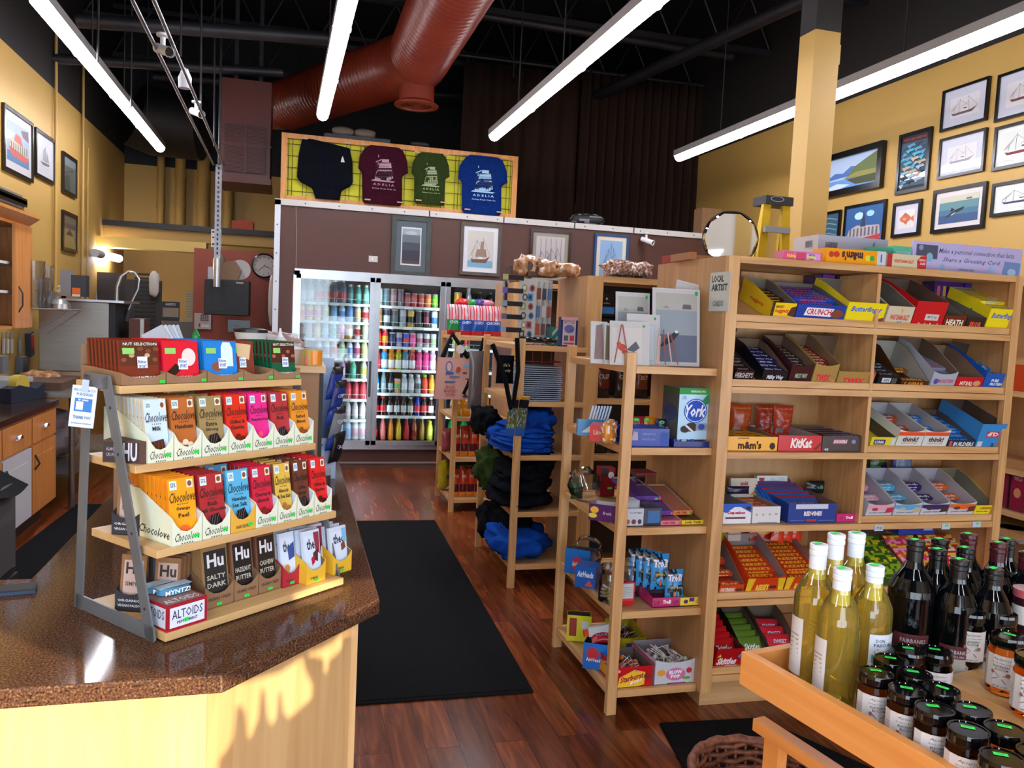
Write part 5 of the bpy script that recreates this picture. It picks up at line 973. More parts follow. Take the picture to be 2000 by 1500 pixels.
# boxes behind on the top shelf
for x0, x1, y0, y1, c, l, a in ((1581, 1598, 538, 568, '#3a1c50', 'dark purple biscuit box behind the blue crisp bar box', [('t', '48 g', .15, .3, .85, .7, '#a8a0b8')]), (1598, 1624, 538, 562, '#6a2c98', 'bright purple cookie box behind the blue crisp bar box', [('e', .5, .4, .3, .3, '#a88048')]), (1625, 1651, 540, 556, '#221a28', 'black cookie box behind the yellow box', [('r', .2, .1, .9, .5, '#a8a0b8')])):
    u0, z0 = cu(x0, y1, .3); u1, z1 = cu(x1, y0, .3); flatbox(u0, u1 - .002, .27, 1.642 + .135, z1 - 1.777, .08, c, l, a, tilt=0)
for x0, x1, y0, y1, c, l, a in ((1815, 1874, 547, 572, '#381c60', 'wide dark purple box at the back of the top right shelf', [('r', .1 + .2 * k, .3, .2 + .2 * k, .7, ('#b84848', '#c88838', '#a8a0b0')[k % 3]) for k in range(4)]), (1875, 1920, 549, 572, '#4a2488', 'purple box with orange strip at the back of the top right shelf', [('r', .3, .35, .7, .5, '#e87028'), ('r', 0, 0, .5, .12, '#3888d0')])):
    u0, z0 = cu(x0, y1, .3); u1, z1 = cu(x1, y0, .3); flatbox(u0, u1 - .002, .27, 1.642 + .135, z1 - 1.777, .08, c, l, a)
# second row
carton(1, 1433, 1470, 739, 720, '#2c1614', 'dark brown chocolate box, leftmost on the second candy shelf', [('t', "HERSHEY'S", .0, .4, .95, .85, '#b8b0b8', 0, .03)], inn='#4a3c34', hb=.07, fill=('#2a1614', 'HERSHEY', '#8a8088', 5, 'dark brown bar', 2))
carton(1, 1486, 1535, 742, 721, '#15141c', 'black starry nougat bar box on the second candy shelf', [('t', 'Milky Way', .18, .25, .85, .65, '#dce0f0', .2, .03), ('p', [(.15, .15), (.5, .1), (.9, .2), (.85, .12)], '#5a3c98')], inn='#6a5544', hb=.1, fill=('#20204a', 'Milky Way', '#c8ccf0', 5, 'midnight blue bar', 2))
carton(1, 1538, 1582, 744, 715, '#3c1a1c', 'maroon notched bar box on the second candy shelf', [('t', 'MILKY WAY', .25, .35, .8, .6, '#a8c0a0', .1, .03)], inn='#6a5544', hb=.12, cut=.012, fill=('#382824', 'Milky Way', '#a8b8a8', 6, 'brown and green bar', 2))
TWX = [('t', 'TWIX', .15, .2, .75, .55, '#d82838', .2, .05), ('p', [(.6, .02), (.9, .3), (1, .2), (.75, .02)], '#c88848')]
carton(1, 1583, 1630, 746, 715, '#a8884a', 'notched gold bar box on the second candy shelf', TWX, inn='#7a6248', hb=.13, cut=.012, fill=('#8a1c20', 'TWIX', '#e8c8a0', 7, 'red and gold bar', 2))
carton(1, 1632, 1704, 749, 726, '#a8884a', 'wide gold bar box with a red ribbon beside the divider', TWX + [('p', [(.8, 0), (.95, 1), (1, 1), (.88, 0)], '#d82838')], inn='#6a5442', hb=.13)
carton(1, 1711, 1750, 749, 731, '#1c1c20', 'black gum box with a white label right of the divider', [('r', .2, .4, .65, .8, '#c8d0d8'), ('t', 'extra', .28, .48, .58, .72, '#303840'), ('r', .7, .1, .95, .8, '#4a484c')], hb=.05, fill=('#202024', 'ICE', '#9098a0', 5, 'black gum pack', 2))
carton(1, 1757, 1812, 750, 739, '#4a2c18', 'low brown box with orange letters on the second candy shelf', [('t', '5 AVENUE', .12, .25, .8, .8, '#e89028', .1, .03)], inn='#9a968c', hb=.12, fill=('#8a4c1c', '5 AVENUE', '#f0c040', 1, 'orange and brown bar'))
carton(1, 1814, 1862, 753, 730, '#a8b0bc', 'silver notched bar box on the second candy shelf', [('t', '3 MUSKETEERS', .2, .4, .95, .65, '#b84868', .2, .03), ('e', .2, .5, .1, .2, '#5848a0')], inn='#6a5544', hb=.14, cut=.014, fill=('#8088a0', 'musketeers', '#b04868', 7, 'silver bar', 2))
carton(1, 1863, 1915, 755, 735, '#c01c28', 'red nougat bar box on the second candy shelf', [('t', 'NUT ROLL', .15, .3, .62, .65, '#f0e0d0', .1, .04), ('e', .78, .5, .14, .22, '#c89868')], inn='#7a6450', hb=.11)
carton(1, 1916, 1963, 757, 731, '#1c58b0', 'blue protein bar box at the right end of the second shelf', [('t', 'PURE', .3, .5, .6, .68, '#e0e8f0', 0, .04), ('t', 'PROTEIN', .28, .28, .78, .46, '#e0e8f0', 0, .04)], inn='#4a3a30', hb=.12, cut=.01, fill=('#2870c8', 'PURE', '#d0e0f0', 4, 'blue protein bar'))
# third row left (flat)
for x0, x1, c, l in ((1427, 1470, '#b0481c', 'left orange brown bag standing behind the yellow box'), (1478, 1511, '#98301c', 'middle brick red bag standing behind the red wafer box'), (1512, 1551, '#b83c20', 'right orange red bag standing behind the red wafer box')):
    u0, u1 = cu(x0, 850, .28)[0], cu(x1, 850, .28)[0]
    b = pouch(u1 - u0, .17, .05, 'g' + c, x0, 10, 14, [('r', .08, .08, .4, .38, '#8a9098'), ('t', 'CARAMELLED', .1, .88, .9, .92, '#d88858'), ('t', 'MILK CHOCOLATE', .1, .74, .9, .77, '#c87848'), ('t', 'SQUARES', .3, .6, .8, .63, '#c87848'), ('e', .2, .52, .06, .03, '#5888b0'), ('e', .85, .52, .06, .03, '#5888b0')] + [('l', [(.48, .35 - .05 * k), (.9, .35 - .05 * k)], .008, '#d08858') for k in range(5)])
    tag(b.build('chocolate_bag', M=CM @ T((u0 + u1) / 2, .3, CZS[2] + .001)), l, 'bag')
carton(2, 1421, 1518, 880, 852, '#eeaa10', 'yellow peanut candy box at the left of the third shelf', [('t', "m&m's", .2, .12, .68, .7, '#3a1810', 0, .05), ('e', .9, .35, .06, .25, '#3a1c14'), ('t', 'peanut', .2, .82, .42, .95, '#3a1810')], hb=.075, tilt=False, fill=('#e8a818', 'm', '#3a1810', 4, 'yellow candy pack', 2))
carton(2, 1519, 1604, 882, 851, '#c8141c', 'red wafer bar box on the third shelf', [('t', 'KitKat', .28, .2, .78, .82, '#f0ece8', .2, .04), ('p', [(.8, .1), (1, .6), (1, .4), (.88, .1)], '#6a3420')], hb=.075, tilt=False, inn='#98989a')
carton(2, 1605, 1692, 882, 852, '#4a3c3c', 'grey brown nougat bar carton left of the divider on the third shelf', [('p', [(.22, .5), (.26, .8), (.58, .8), (.54, .5)], '#c84858'), ('t', 'SNICKERS', .25, .55, .55, .75, '#dce0f0', .1, .04), ('t', '48', .04, .04, .14, .22, '#c8c8d0'), ('e', .7, .65, .05, .14, '#8888b8')], hb=.075, tilt=False, fill=('#2c2030', 'SNICKERS', '#8890c8', 3, 'brown candy bar', 3))
# third row right
carton(2, 1697, 1746, 870, 851, '#e8d838', 'yellow snack bar box right of the divider on the third shelf', [('r', .12, .35, .58, .78, '#1c2c70'), ('t', 'LUNA', .17, .43, .53, .7, '#e8e8f0', 0, .04), ('r', .8, .1, .97, .9, '#c8d8e0')], inn='#5a4c3c', hb=.06)
for x0, x1, l, c in ((1747, 1797, 'left white protein box with an orange top on the third shelf', '#b85028'), (1798, 1846, 'right white protein box with an orange top on the third shelf', '#3c78c0')):
    carton(2, x0, x1, 871, 843, '#d8e0dc', l, [('r', 0, .78, 1, 1.0, '#e85020'), ('t', 'think!', .2, .42, .82, .74, '#5a2c28', .1, .04), ('t', 'HIGH PROTEIN', .18, .3, .8, .38, '#c87858'), ('t', '20 g   0 g', .18, .08, .8, .16, '#606468')], inn='#a8a4a8', hb=.1, cut=.012, fill=(c, 'think', '#e0e0e0', 2, 'leftover protein bar'))
carton(2, 1848, 1901, 872, 857, '#1c3858', 'navy protein box on the third shelf', [('t', 'BUILDERS', .2, .35, .95, .8, '#d8e0e8', .1, .04), ('r', .05, .3, .14, .9, '#d84848'), ('r', .4, 0, 1, .12, '#68b8a0')], inn='#5a4c40', hb=.07, fill=('#1c68b8', 'BUILDERS', '#90c0e8', 5, 'blue protein bar'))
carton(2, 1902, 1950, 872, 830, '#3c8cd0', 'sky blue bar carton lying upside down at the right of the third shelf', [('r', .3, .48, .8, .72, '#b82838'), ('t', 'CLIF', .78, .68, .34, .52, '#f0f0f0', 0, .05), ('r', .05, .1, .25, .32, '#c8d0d8'), ('t', 'ZL', .6, .12, .76, .26, '#203850', 0, .04)], inn='#5a463a', hb=.13)
flatbox(.72, .80, .29, 1.117 + .16, .07, .05, '#b85830', 'orange and brown snack box at the back left of the third right shelf', [('r', 0, .3, 1, 1, '#4a3830'), ('r', 0, 0, 1, .12, '#c8d0e0')])
# fourth row left
carton(3, 1411, 1466, 1029, 990, '#e0e0e8', 'white and blue cupcake box at the left of the fourth shelf', [('p', [(0, 1), (1, 1), (1, .55), (.6, .85), (.4, .85), (.1, .55), (0, .6)], '#2058c0'), ('t', 'Cupcakes', .12, .45, .78, .64, '#c01c40', 0, .06), ('r', .08, .25, .8, .34, '#5a2c38'), ('e', .9, .78, .1, .1, '#301814')], hb=.08, tilt=False, inn='#8a8a8c')
carton(3, 1468, 1523, 1029, 996, '#d8d8dc', 'plain white box with a wood grain end on the fourth shelf', [('e', .15, .52, .04, .06, '#b89878'), ('e', .38, .52, .04, .06, '#b89878'), ('e', .62, .53, .04, .06, '#b89878'), ('e', .85, .55, .05, .06, '#b89878'), ('r', .2, .03, .9, .07, '#707070')], hb=.075, tilt=False, fill=('#c84828', 'snack', '#f0d080', 4, 'orange snack pack', 2), inn='#8a7a68')
u0 = cu(1538, 1026, .02)[0]; u1 = cu(1632, 1022, .02)[0]
carton(3, 1538, 1632, 1026, 988, '#1c3c90', 'dark blue red licorice box on the fourth shelf', [('r', .15, .72, .82, .96, '#c8d0e0'), ('t', 'REDVINES', .32, .36, .7, .6, '#e8e0e0', .1, .05), ('r', .38, .08, .58, .18, '#b82838'), ('l', [(.05, .12), (.34, .12)], .015, '#88a8d8'), ('l', [(.62, .12), (.95, .12)], .015, '#88a8d8')], hb=.1, tilt=False, inn='#7a5a48', v=.03)
for k in range(5):
    b = pouch(u1 - u0 - .02, .13, .018, 'g#2c60b4', k, 8, 10, [('t', 'REDVINES', .2, .4, .85, .6, '#c86878', .1), ('r', 0, .85, 1, .95, '#a82838')])
    tag(b.build('licorice_pack', M=CM @ T((u0 + u1) / 2 - .01 * k, .06 + .035 * k, .815 + .012 * k) @ RX(-1.0)), 'blue licorice pack lying in the dark blue box', 'pack', 'blue licorice packs')
carton(3, 1633, 1681, 1022, 1006, '#c82878', 'pink candy box with scribbles left of the divider on the fourth shelf', [('t', 'Trolli', .38, .35, .68, .7, '#f0e0ec', .2, .06), ('l', [(.1, .3), (.2, .5), (.15, .6)], .03, '#501838'), ('l', [(.8, .3), (.9, .6)], .03, '#501838')], hb=.045, tilt=False)
flatbox(cu(1430, 950, .25)[0], cu(1482, 950, .25)[0], .25, .86, .085, .02, '#cfc4b0', 'cream wafer box tilted at the back of the fourth left shelf', [('t', 'amki', .35, .6, .65, .85, '#a82838', 0, .05), ('r', .35, .3, .6, .45, '#e0b048'), ('p', [(.7, .1), (.95, .5), (1, .2)], '#b88848')], tilt=-.2)
flatbox(cu(1482, 950, .27)[0], cu(1541, 950, .27)[0], .28, .86, .09, .03, '#cdd0d4', 'white snack box with a red logo at the back of the fourth left shelf', [('p', [(.05, .9), (.25, .9), (.2, .6), (.1, .6)], '#a82838'), ('p', [(.3, .1), (.45, .9), (.6, .85), (.5, .1)], '#b8bcc0'), ('p', [(.55, .1), (.75, .95), (.95, .85), (.75, .1)], '#c0c4c8'), ('r', .7, .1, 1, .35, '#e0a828')], tilt=-.1)
tag(pouch(.1, .06, .03, 'g#182028', 3, 8, 8, [('t', 'Trolli', .2, .4, .8, .7, '#90c8b0')]).build('candy_bag', M=CM @ T(cu(1597, 970, .25)[0], .27, .87)), 'small black gummy bag behind the blue licorice box', 'bag')
tag(pouch(.11, .035, .03, 'g#20183a', 6, 8, 8).build('candy_bag', M=CM @ T(cu(1432, 960, .2)[0], .16, .895)), 'dark purple bag at the far left of the fourth shelf', 'bag')
# fourth row right
for x0, x1, c, c2, l in ((1688, 1739, '#e8a8b8', '#c03048', 'pink and white crunch bar box'), (1741, 1793, '#58b0d8', '#c8b898', 'sky blue and white crunch bar box'), (1794, 1846, '#3c2068', '#4a2c24', 'purple and white crunch bar box'), (1847, 1898, '#e06828', '#6a3424', 'orange and white crunch bar box')):
    carton(3, x0, x1, 1008, 986, '#c8ccd8', l + ' on the fourth right shelf', [('p', [(0, 1), (1, 1), (1, .75), (.6, .6), (.4, .6), (0, .75)], c), ('r', 0, 0, 1, .08, c), ('t', 'power crunch', .12, .35, .75, .5, '#4a4450', .2, .02), ('p', [(.72, .4), (.75, .8), (1, .85), (1, .45)], c2), ('e', .3, .7, .12, .12, c2)], inn='#aaa6b0', hb=.1, cut=.012, fill=(c, 'crunch', '#e8e8e8', 2, 'loose wafer bar'))
carton(3, 1899, 1937, 1006, 987, '#e8dc20', 'yellow box at the right end of the fourth shelf', [('t', 'LARABAR', .25, .68, .8, .85, '#b02830', .1, .06), ('t', 'lemon bar', .1, .4, .7, .55, '#4a4a20')], inn='#7a746c', hb=.1)
tag(pouch(.1, .1, .03, 'g#14161c', 2, 8, 10, [('t', 'PISTACHIOS', .05, .55, .9, .72, '#68a038'), ('t', 'Wonderful', .05, .8, .7, .9, '#b8b8b8'), ('r', 0, .15, .5, .35, '#2c9848'), ('r', .5, .1, .8, .3, '#b83c28')]).build('nut_bag', M=CM @ T(cu(1714, 930, .3)[0], .3, .96)), 'black nut bag at the back left of the fourth right shelf', 'bag')
tag(pouch(.11, .115, .03, lambda u, v: 'g#1c3c98' if u < .12 or u > .88 else 'g#7888a0', 5, 10, 10, [('l', [(.18, .2 + .09 * k), (.82, .2 + .09 * k)], .01, '#384458') for k in range(8)]).build('nut_bag', M=CM @ T(cu(1763, 930, .3)[0], .31, .96)), 'blue bag turned to its nutrition panel on the fourth right shelf', 'bag')
for x, y, l in ((1716, 1031, 'left'), (1847, 1028, 'middle'), (1907, 1024, 'right')):
    u, z = cu(x, y, 0); tag(MB().box(-.022, -.002, -.013, .022, .0, .013, '#b8c8d8').front(-.02, -.011, .04, .022, [('r', .35, .5, .8, .85, GRN)] if l != 'left' else [('t', '1.99 EA', .1, .2, .9, .8, '#303840')], y=-.002).build('price_tag', M=CM @ T(u, 0, z)), l + ' price tag on the nosing under the fourth right shelf', 'price tag')
# fifth row left
RS = [('p', [(0, 0), (.12, 0), (.2, 1), (0, 1)], '#e8c020'), ('p', [(.88, 0), (1, 0), (1, 1), (.8, 1)], '#e8c020'), ('t', "REESE'S", .25, .2, .6, .6, '#f0d040', .2, .05), ('r', .62, .3, .8, .5, '#4a2418'), ('r', .4, .06, .8, .16, '#4a2418')]
carton(4, 1401, 1449, 1177, 1160, '#d8481c', 'orange peanut bar box at the left of the fifth shelf', [('t', 'FASTBREAK', .05, .3, .65, .7, '#e8e0d0', .2, .04), ('r', .7, .3, .95, .6, '#5a2c18')], inn='#7a706c', hb=.1, fill=('#d84c20', 'fast', '#f0e0a0', 2, 'orange wrapped bar'))
carton(4, 1453, 1526, 1174, 1148, '#d84418', 'orange and yellow peanut cup box on the fifth shelf', RS, inn='#8a8284', hb=.12, cut=.01, fill=('#c83c18', "REESE'S", '#f0c030', 7, 'orange peanut cup pack'))
carton(4, 1528, 1600, 1174, 1148, '#d84418', 'second orange peanut cup box, just behind the white wine bottles', RS, inn='#8a8284', hb=.1, fill=('#b83414', "REESE'S", '#e8b830', 8, 'dark orange peanut cup pack', 2))
flatbox(cu(1464, 1060, .25)[0], cu(1535, 1060, .25)[0], .25, .66, .11, .05, '#b0241c', 'red cheese snack box leaning at the back of the fifth shelf', [('e', .4, .55, .28, .32, '#d8b060'), ('e', .52, .7, .1, .2, '#b82028')], tilt=-.15)
flatbox(cu(1421, 1060, .25)[0], cu(1446, 1060, .25)[0], .25, .66, .13, .04, '#c0b0a0', 'cream box with an orange top at the back left of the fifth shelf', [('e', .5, .75, .4, .12, '#c87040'), ('r', 0, .5, 1, .56, '#3a2c28')])
tag(pouch(.07, .12, .04, 'g#8a9020', 12, 8, 10, [('p', [(.2, .3), (.6, .6), (.8, .4)], '#2c4a88')]).build('candy_bag', M=CM @ T(cu(1411, 1060, .22)[0], .25, .655)), 'yellow and blue sour candy bag at the far left of the fifth shelf', 'bag')
for k in range(3): tag(pouch(.07, .09, .02, 'g#d84020', k, 8, 8, [('r', .1, .3, .4, .7, '#c8c0c0')]).build('candy_pack', M=CM @ T(cu(1515 + 20 * k, 1090, .22)[0], .22 + .01 * k, .66) @ RY(.3) @ RX(-.3)), '%s red candy pack standing behind the peanut cup boxes' % cardinal(k), 'pack')
# right bay lower rows: sacks of sour candy, mostly behind bottles
def sack_box(row, x0, x1, yb, cols, lab, n, box='#2c5a28'):
    M, w_, h = carton(row, x0, x1, yb, yb - 16, box, lab + ' box', [], inn='#8a8682', hb=.07)
    for k in range(n):
        c = cols[k % len(cols)]; b = pouch(w_ * .92, .1, .018, lambda u, v, c=c: c[0] if noise.noise(Vector((u * 6, v * 6, k))) > -.05 else c[1], k, 10, 8)
        tag(b.build('candy_pack', M=M @ T(w_ / 2, .02 + k * .028, .01 + .004 * k) @ RX(-1.0)), ('%s in its box' % lab)[:90], 'pack', lab)
sack_box(4, 1716, 1780, 1150, [('g#88a820', 'g#2c5a20'), ('g#c8c020', 'g#385a20')], 'green and yellow sour candy packs beside the dark bottles', 7)
sack_box(4, 1782, 1850, 1150, [('g#d85838', 'g#e8c040'), ('g#e83878', 'g#f0a0b8')], 'orange and pink fruit chew packs behind the dark bottles', 7, '#a82838')
sack_box(4, 1852, 1930, 1150, [('g#c82828', 'g#e8c040'), ('g#d83050', 'g#e8e0c0')], 'red fruit chew packs at the right of the fifth shelf', 7, '#a82838')
flatbox(cu(1758, 1070, .2)[0], cu(1828, 1070, .2)[0], .22, .68, .06, .1, '#1c3ca8', 'royal blue candy box at the back of the fifth right shelf', [('t', 'Sweet', .1, .5, .4, .8, '#e84888', .1, .05), ('r', .7, .3, .95, .7, '#a8b0c0')])
flatbox(cu(1690, 1070, .2)[0], cu(1740, 1070, .2)[0], .24, .68, .09, .08, '#28202c', 'black box in the back corner right of the divider on the fifth shelf', [])
# sixth row left
M, w_, h = carton(5, 1391, 1444, 1318, 1282, '#b0141c', 'deep red fruit candy box at the bottom left of the tall shelf', [('t', 'Skittles', .08, .2, .8, .55, '#e8e0e0', .2, .05), ('p', [(.05, .6), (.15, .75), (.2, .6)], '#e8c020'), ('p', [(.8, .6), (.95, .8), (.9, .5)], '#3888c8'), ('r', .4, .05, .85, .18, '#b8b0b0')], inn='#4a2020', hb=.06)
for k in range(6): tag(pouch(w_ * .94, .09, .02, 'g#b81820', k, 10, 8, [('t', 'Skittles', .15, .35, .85, .65, '#e8dcdc', .1)]).build('candy_pack', M=M @ T(w_ / 2, .02 + k * .035, .03 + .003 * k) @ RX(-1.0)), 'red fruit candy pack in the deep red box', 'pack', 'red fruit candy packs')
M, w_, h = carton(5, 1449, 1496, 1320, 1300, '#241c18', 'black box of green fruit candy on the lowest left shelf', [], inn='#5a4c40', hb=.1)
for k in range(6): tag(pouch(w_ * .94, .09, .02, 'g#587828', k, 10, 8, [('t', 'Skittles', .15, .35, .85, .65, '#e0e4d8', .1)]).build('candy_pack', M=M @ T(w_ / 2, .02 + k * .04, .03) @ RX(-1.0)), 'green fruit candy pack in the black box', 'pack', 'green fruit candy packs')
M, w_, h = carton(5, 1500, 1560, 1322, 1300, '#5a4a40', 'grey brown carton right of the green candy on the lowest shelf', [], inn='#6a5c50', hb=.11)
for k in range(3): tag(pouch(w_ * .9, .09, .02, lambda u, v: 'g#c82838' if v > .4 else 'g#28306c', k, 10, 8, [('t', 'SWEET', .2, .5, .8, .7, '#b8c8e0', .1)]).build('candy_pack', M=M @ T(w_ / 2, .03 + k * .05, .03) @ RX(-1.0) @ RZ(.2)), 'red and blue candy pack in the grey brown carton', 'pack', 'red and blue candy packs')
# on top of the unit
TZ = 1.907
def toptop(x0, x1, yb, yt, v, col, lab, art, d=.12, side=None, name='candy_box', cat='candy box', rz=0):
    u0 = cu(x0, yb, v)[0]; u1 = cu(x1, yb, v)[0]; z1 = cu((x0 + x1) / 2, yt, v)[1]
    b = MB().box(0, 0, 0, u1 - u0, d, z1 - TZ, col if callable(col) or not isinstance(col, str) else 'g' + col).front(0, 0, u1 - u0, z1 - TZ, art)
    if side: b.face((0, d, 0), (0, -1, 0), (0, 0, 1), d, z1 - TZ, side)
    return tag(b.build(name, M=CM @ T(u0, v, TZ) @ RZ(rz)), lab, cat)
toptop(1596, 1732, 505, 463, .33, '#a8acc0', 'large white carton with barcodes on top of the candy shelf', [('r', .1 + .012 * k, .6, .107 + .012 * k, .8, '#404048') for k in range(14)] + [('l', [(.75, .5), (.8, .9)], .008, '#383840'), ('l', [(.82, .5), (.78, .85)], .008, '#383840'), ('t', '111 WATER', .08, .35, .3, .42, '#606068')], d=.2, side=[('r', 0, 0, 1, 1, '#b4b0b4'), ('t', 'bor', .0, .02, .35, .25, '#303034', 0, .03)] + [('r', .5 + .03 * k, .65, .515 + .03 * k, .85, '#404048') for k in range(10)], name='carton', cat='carton')
mm = [('t', "m&m's", .72, .86, .3, .26, '#3a1c2c', 0, .06), ('e', .1, .6, .05, .2, '#b83820'), ('e', .2, .62, .06, .2, '#c02c1c'), ('e', .82, .5, .06, .2, '#e0d020'), ('e', .9, .5, .05, .18, '#38a038'), ('t', 'peanut', .7, .1, .54, .0, '#3a1c10')]
toptop(1612, 1712, 517, 487, .05, '#f09c10', 'orange yellow candy box standing upside down on top of the shelf', mm, d=.1, side=[('t', 'mm', .2, .3, .7, .7, '#3a1c2c')])
toptop(1712, 1729, 519, 491, .051, '#c8ccd8', 'white end flap box right of the upside down yellow box', [('r', .4, .3, .55, .8, '#3060a8')], d=.08)
toptop(1527, 1603, 510, 491, .045, '#d878a0', 'pink gum box at the left end of the shelf top', [('r', .02, .1, .3, .9, '#d84c78'), ('t', 'Hubba', .12, .3, .35, .7, '#e8c030', 0, .05), ('r', .35, .1, .6, .9, '#c83c68'), ('r', .62, .15, .98, .85, '#d890c8'), ('e', .75, .5, .1, .3, '#5858b8'), ('t', 'Bubba', .64, .3, .86, .7, '#e8d840', 0, .05)], d=.06)
toptop(1705, 1744, 512, 483, .17, '#48987c', 'small green gum box behind the cream jagged logo box', [('t', 'Extra', .1, .3, .7, .65, '#1c3c70', .2, .05)], d=.07)
toptop(1744, 1783, 513, 481, .16, '#58b090', 'larger mint green gum box beside the greeting card sign', [('r', .1, .2, .85, .8, '#88b8b8'), ('t', 'Extra', .15, .3, .8, .65, '#1c3c70', .2, .05)], d=.07)
toptop(1731, 1808, 524, 497, .05, '#d0c4a4', 'cream candy box with red side on top of the shelf', [('r', 0, 0, .13, 1, '#b81828'), ('t', 'WHATCHAMACALLIT', .18, .38, .68, .62, '#d05820', .1, .05), ('p', [(.78, 0), (.76, .6), (.85, .95), (1, 1), (1, 0)], '#c01c28'), ('t', 'KING', .82, .6, .97, .75, '#f0e8e0'), ('t', 'SIZE', .84, .35, .97, .5, '#f0e8e0')], d=.09)
toptop(1779, 1993, 536, 478, .15, '#b8b0dc', 'lilac greeting card sign with script lettering on top of the shelf', [('t', 'Make a personal connection that lasts.', .23, .62, .93, .82, '#2c4464', .35, .004), ('t', 'Share a Greeting Card.', .27, .36, .8, .54, '#2c4464', .35, .004), ('r', .03, .45, .22, .9, '#4a4c60'), ('e', .07, .8, .02, .09, '#8090b8'), ('e', .15, .5, .03, .15, '#7cb0c8'), ('p', [(.82, .05), (.84, .55), (.99, .52), (.98, .02)], '#6c88b8'), ('e', .91, .2, .04, .12, '#a0b8d8'), ('t', 'LEANING TREE', .42, .14, .56, .2, '#4c6880'), ('p', [(.69, .1), (.72, .5), (.75, .1)], '#8cb4e0'), ('r', .7, .85, .76, 1, '#c8a8c8'), ('r', .46, .86, .52, 1, '#c8a8c8'), ('e', .27, .2, .02, .12, '#80b8e0')], d=.012, name='sign', cat='sign')
toptop(1348, 1360, 505, 492, .3, '#a87048', 'brown carton with red tape behind the left end of the shelf top', [], d=.2, name='carton', cat='carton')
tag(MB().box(0, 0, 0, .3, .2, .035, CARD).box(0, -.001, 0, .05, .201, .036, '#b03828').box(.2, -.001, 0, .22, .201, .036, '#b03828').build('carton', M=CM @ T(-.0, .45, TZ)), 'flat brown carton with red tape on the far side of the shelf top', 'carton')
# paper on the end panel
tag(MB().face((0, 0, 0), (0, -1, 0), (0, 0, 1), .16, .16, [('r', 0, 0, 1, 1, '#c8c8c0'), ('t', 'LOCAL', .1, .74, .7, .92, '#203838', 0, .04), ('t', 'ARTIST', .1, .52, .9, .7, '#203838', 0, .04), ('t', 'CARDS', .2, .12, .75, .28, '#688890', 0, .04)]).box(.0002, -.16, 0, .002, 0, .16, '#c4c4bc').build('notice', M=T(1.685, 3.06, 1.68)), 'white handwritten local artist notice taped to the shelf end', 'notice')
# ============================================================ ladder shelves standing against the ends
def ladder(yf, yb, z1, shelves, lab, x0=1.29, x1=1.70, cut=.0):
    t = thing('end_shelf', lab, 'shelf unit', T(x0, yf, 0))
    for y in (0, yb - yf): MB().box(0, y, 0, .042, y + .03, z1, WZ).build('post', t, bevel=.0015)
    for z in shelves:
        MB().box(.043, .0, z - .03, x1 - x0 - .008, .022, z, WX).box(.01, .031, z - .03, .03, yb - yf - .001, z + .0, WX if 0 else wy_).box(.031, .023, z - .02, x1 - x0 - .01, yb - yf + .03, z - .004, BX).box(.043, yb - yf + .008, z - .03, x1 - x0 - .008, yb - yf + .03, z, WX).build('shelf', t, bevel=.001)
    return t
wy_ = WY
LZ_ = [1.445, 1.115, .785, .436, .103]
ladder(2.967, 3.665, 1.498, LZ_, 'maple open end shelf with art prints and sweets, nearest the viewer')
LM = [1.47, 1.18, .86, .51, .17]
ladder(4.55, 5.43, 1.5, [P(1060, 676, Y=4.55).z, P(1060, 785, Y=4.55).z, P(1060, 890, Y=4.55).z, P(1060, 1000, Y=4.55).z, P(1060, 1102, Y=4.55).z], 'middle maple end shelf with folded clothes', x1=1.73)
MS = [P(1060, y, Y=4.55).z for y in (676, 785, 890, 1000, 1102)]
BS = [P(925, y, Y=6.45).z for y in (658, 816, 895, 975)]
ladder(6.45, 7.07, 1.49, BS, 'far maple end shelf with snack bags and a hanging tote', x1=1.78)
def case(y0, y1, x0, zt, lab, L=3.0, shelves=(.1, .45, .8, 1.15, 1.5), rowname='shelf'):
    t = thing('shelf_case', lab, 'shelf unit', T(x0, y0, 0))
    MB().box(0, .041, 0, .02, y1 - y0, zt, BZ).build('end_panel', t); MB().box(0, 0, 0, .09, .04, zt, WZ).build('post', t); MB().box(L, 0, 0, L + .02, y1 - y0, zt, BZ).build('end_panel', t)
    MB().box(.09, 0, zt - .035, L, .04, zt, WX).box(.02, .041, zt - .025, L, y1 - y0, zt - .003, BX).build('top_shelf', t)
    MB().box(.02, (y1 - y0) / 2, 0, L, (y1 - y0) / 2 + .01, zt - .04, '#3a2c22').build('back_panel', t)
    for z in shelves: MB().box(.09, 0, z - .03, L, .03, z, WX).box(.02, .031, z - .02, L, (y1 - y0) / 2, z, BX).build('shelf', t)
    return t
ZC2 = P(1140, 538, Y=4.62).z
case(4.58, 5.18, 1.72, ZC2, 'middle maple shelf case with coffee boxes behind the first end shelf', L=2.2)
case(6.5, 7.15, 1.78, P(985, 553, Y=6.8).z, 'far maple shelf case behind the magnet rack', L=2.4)
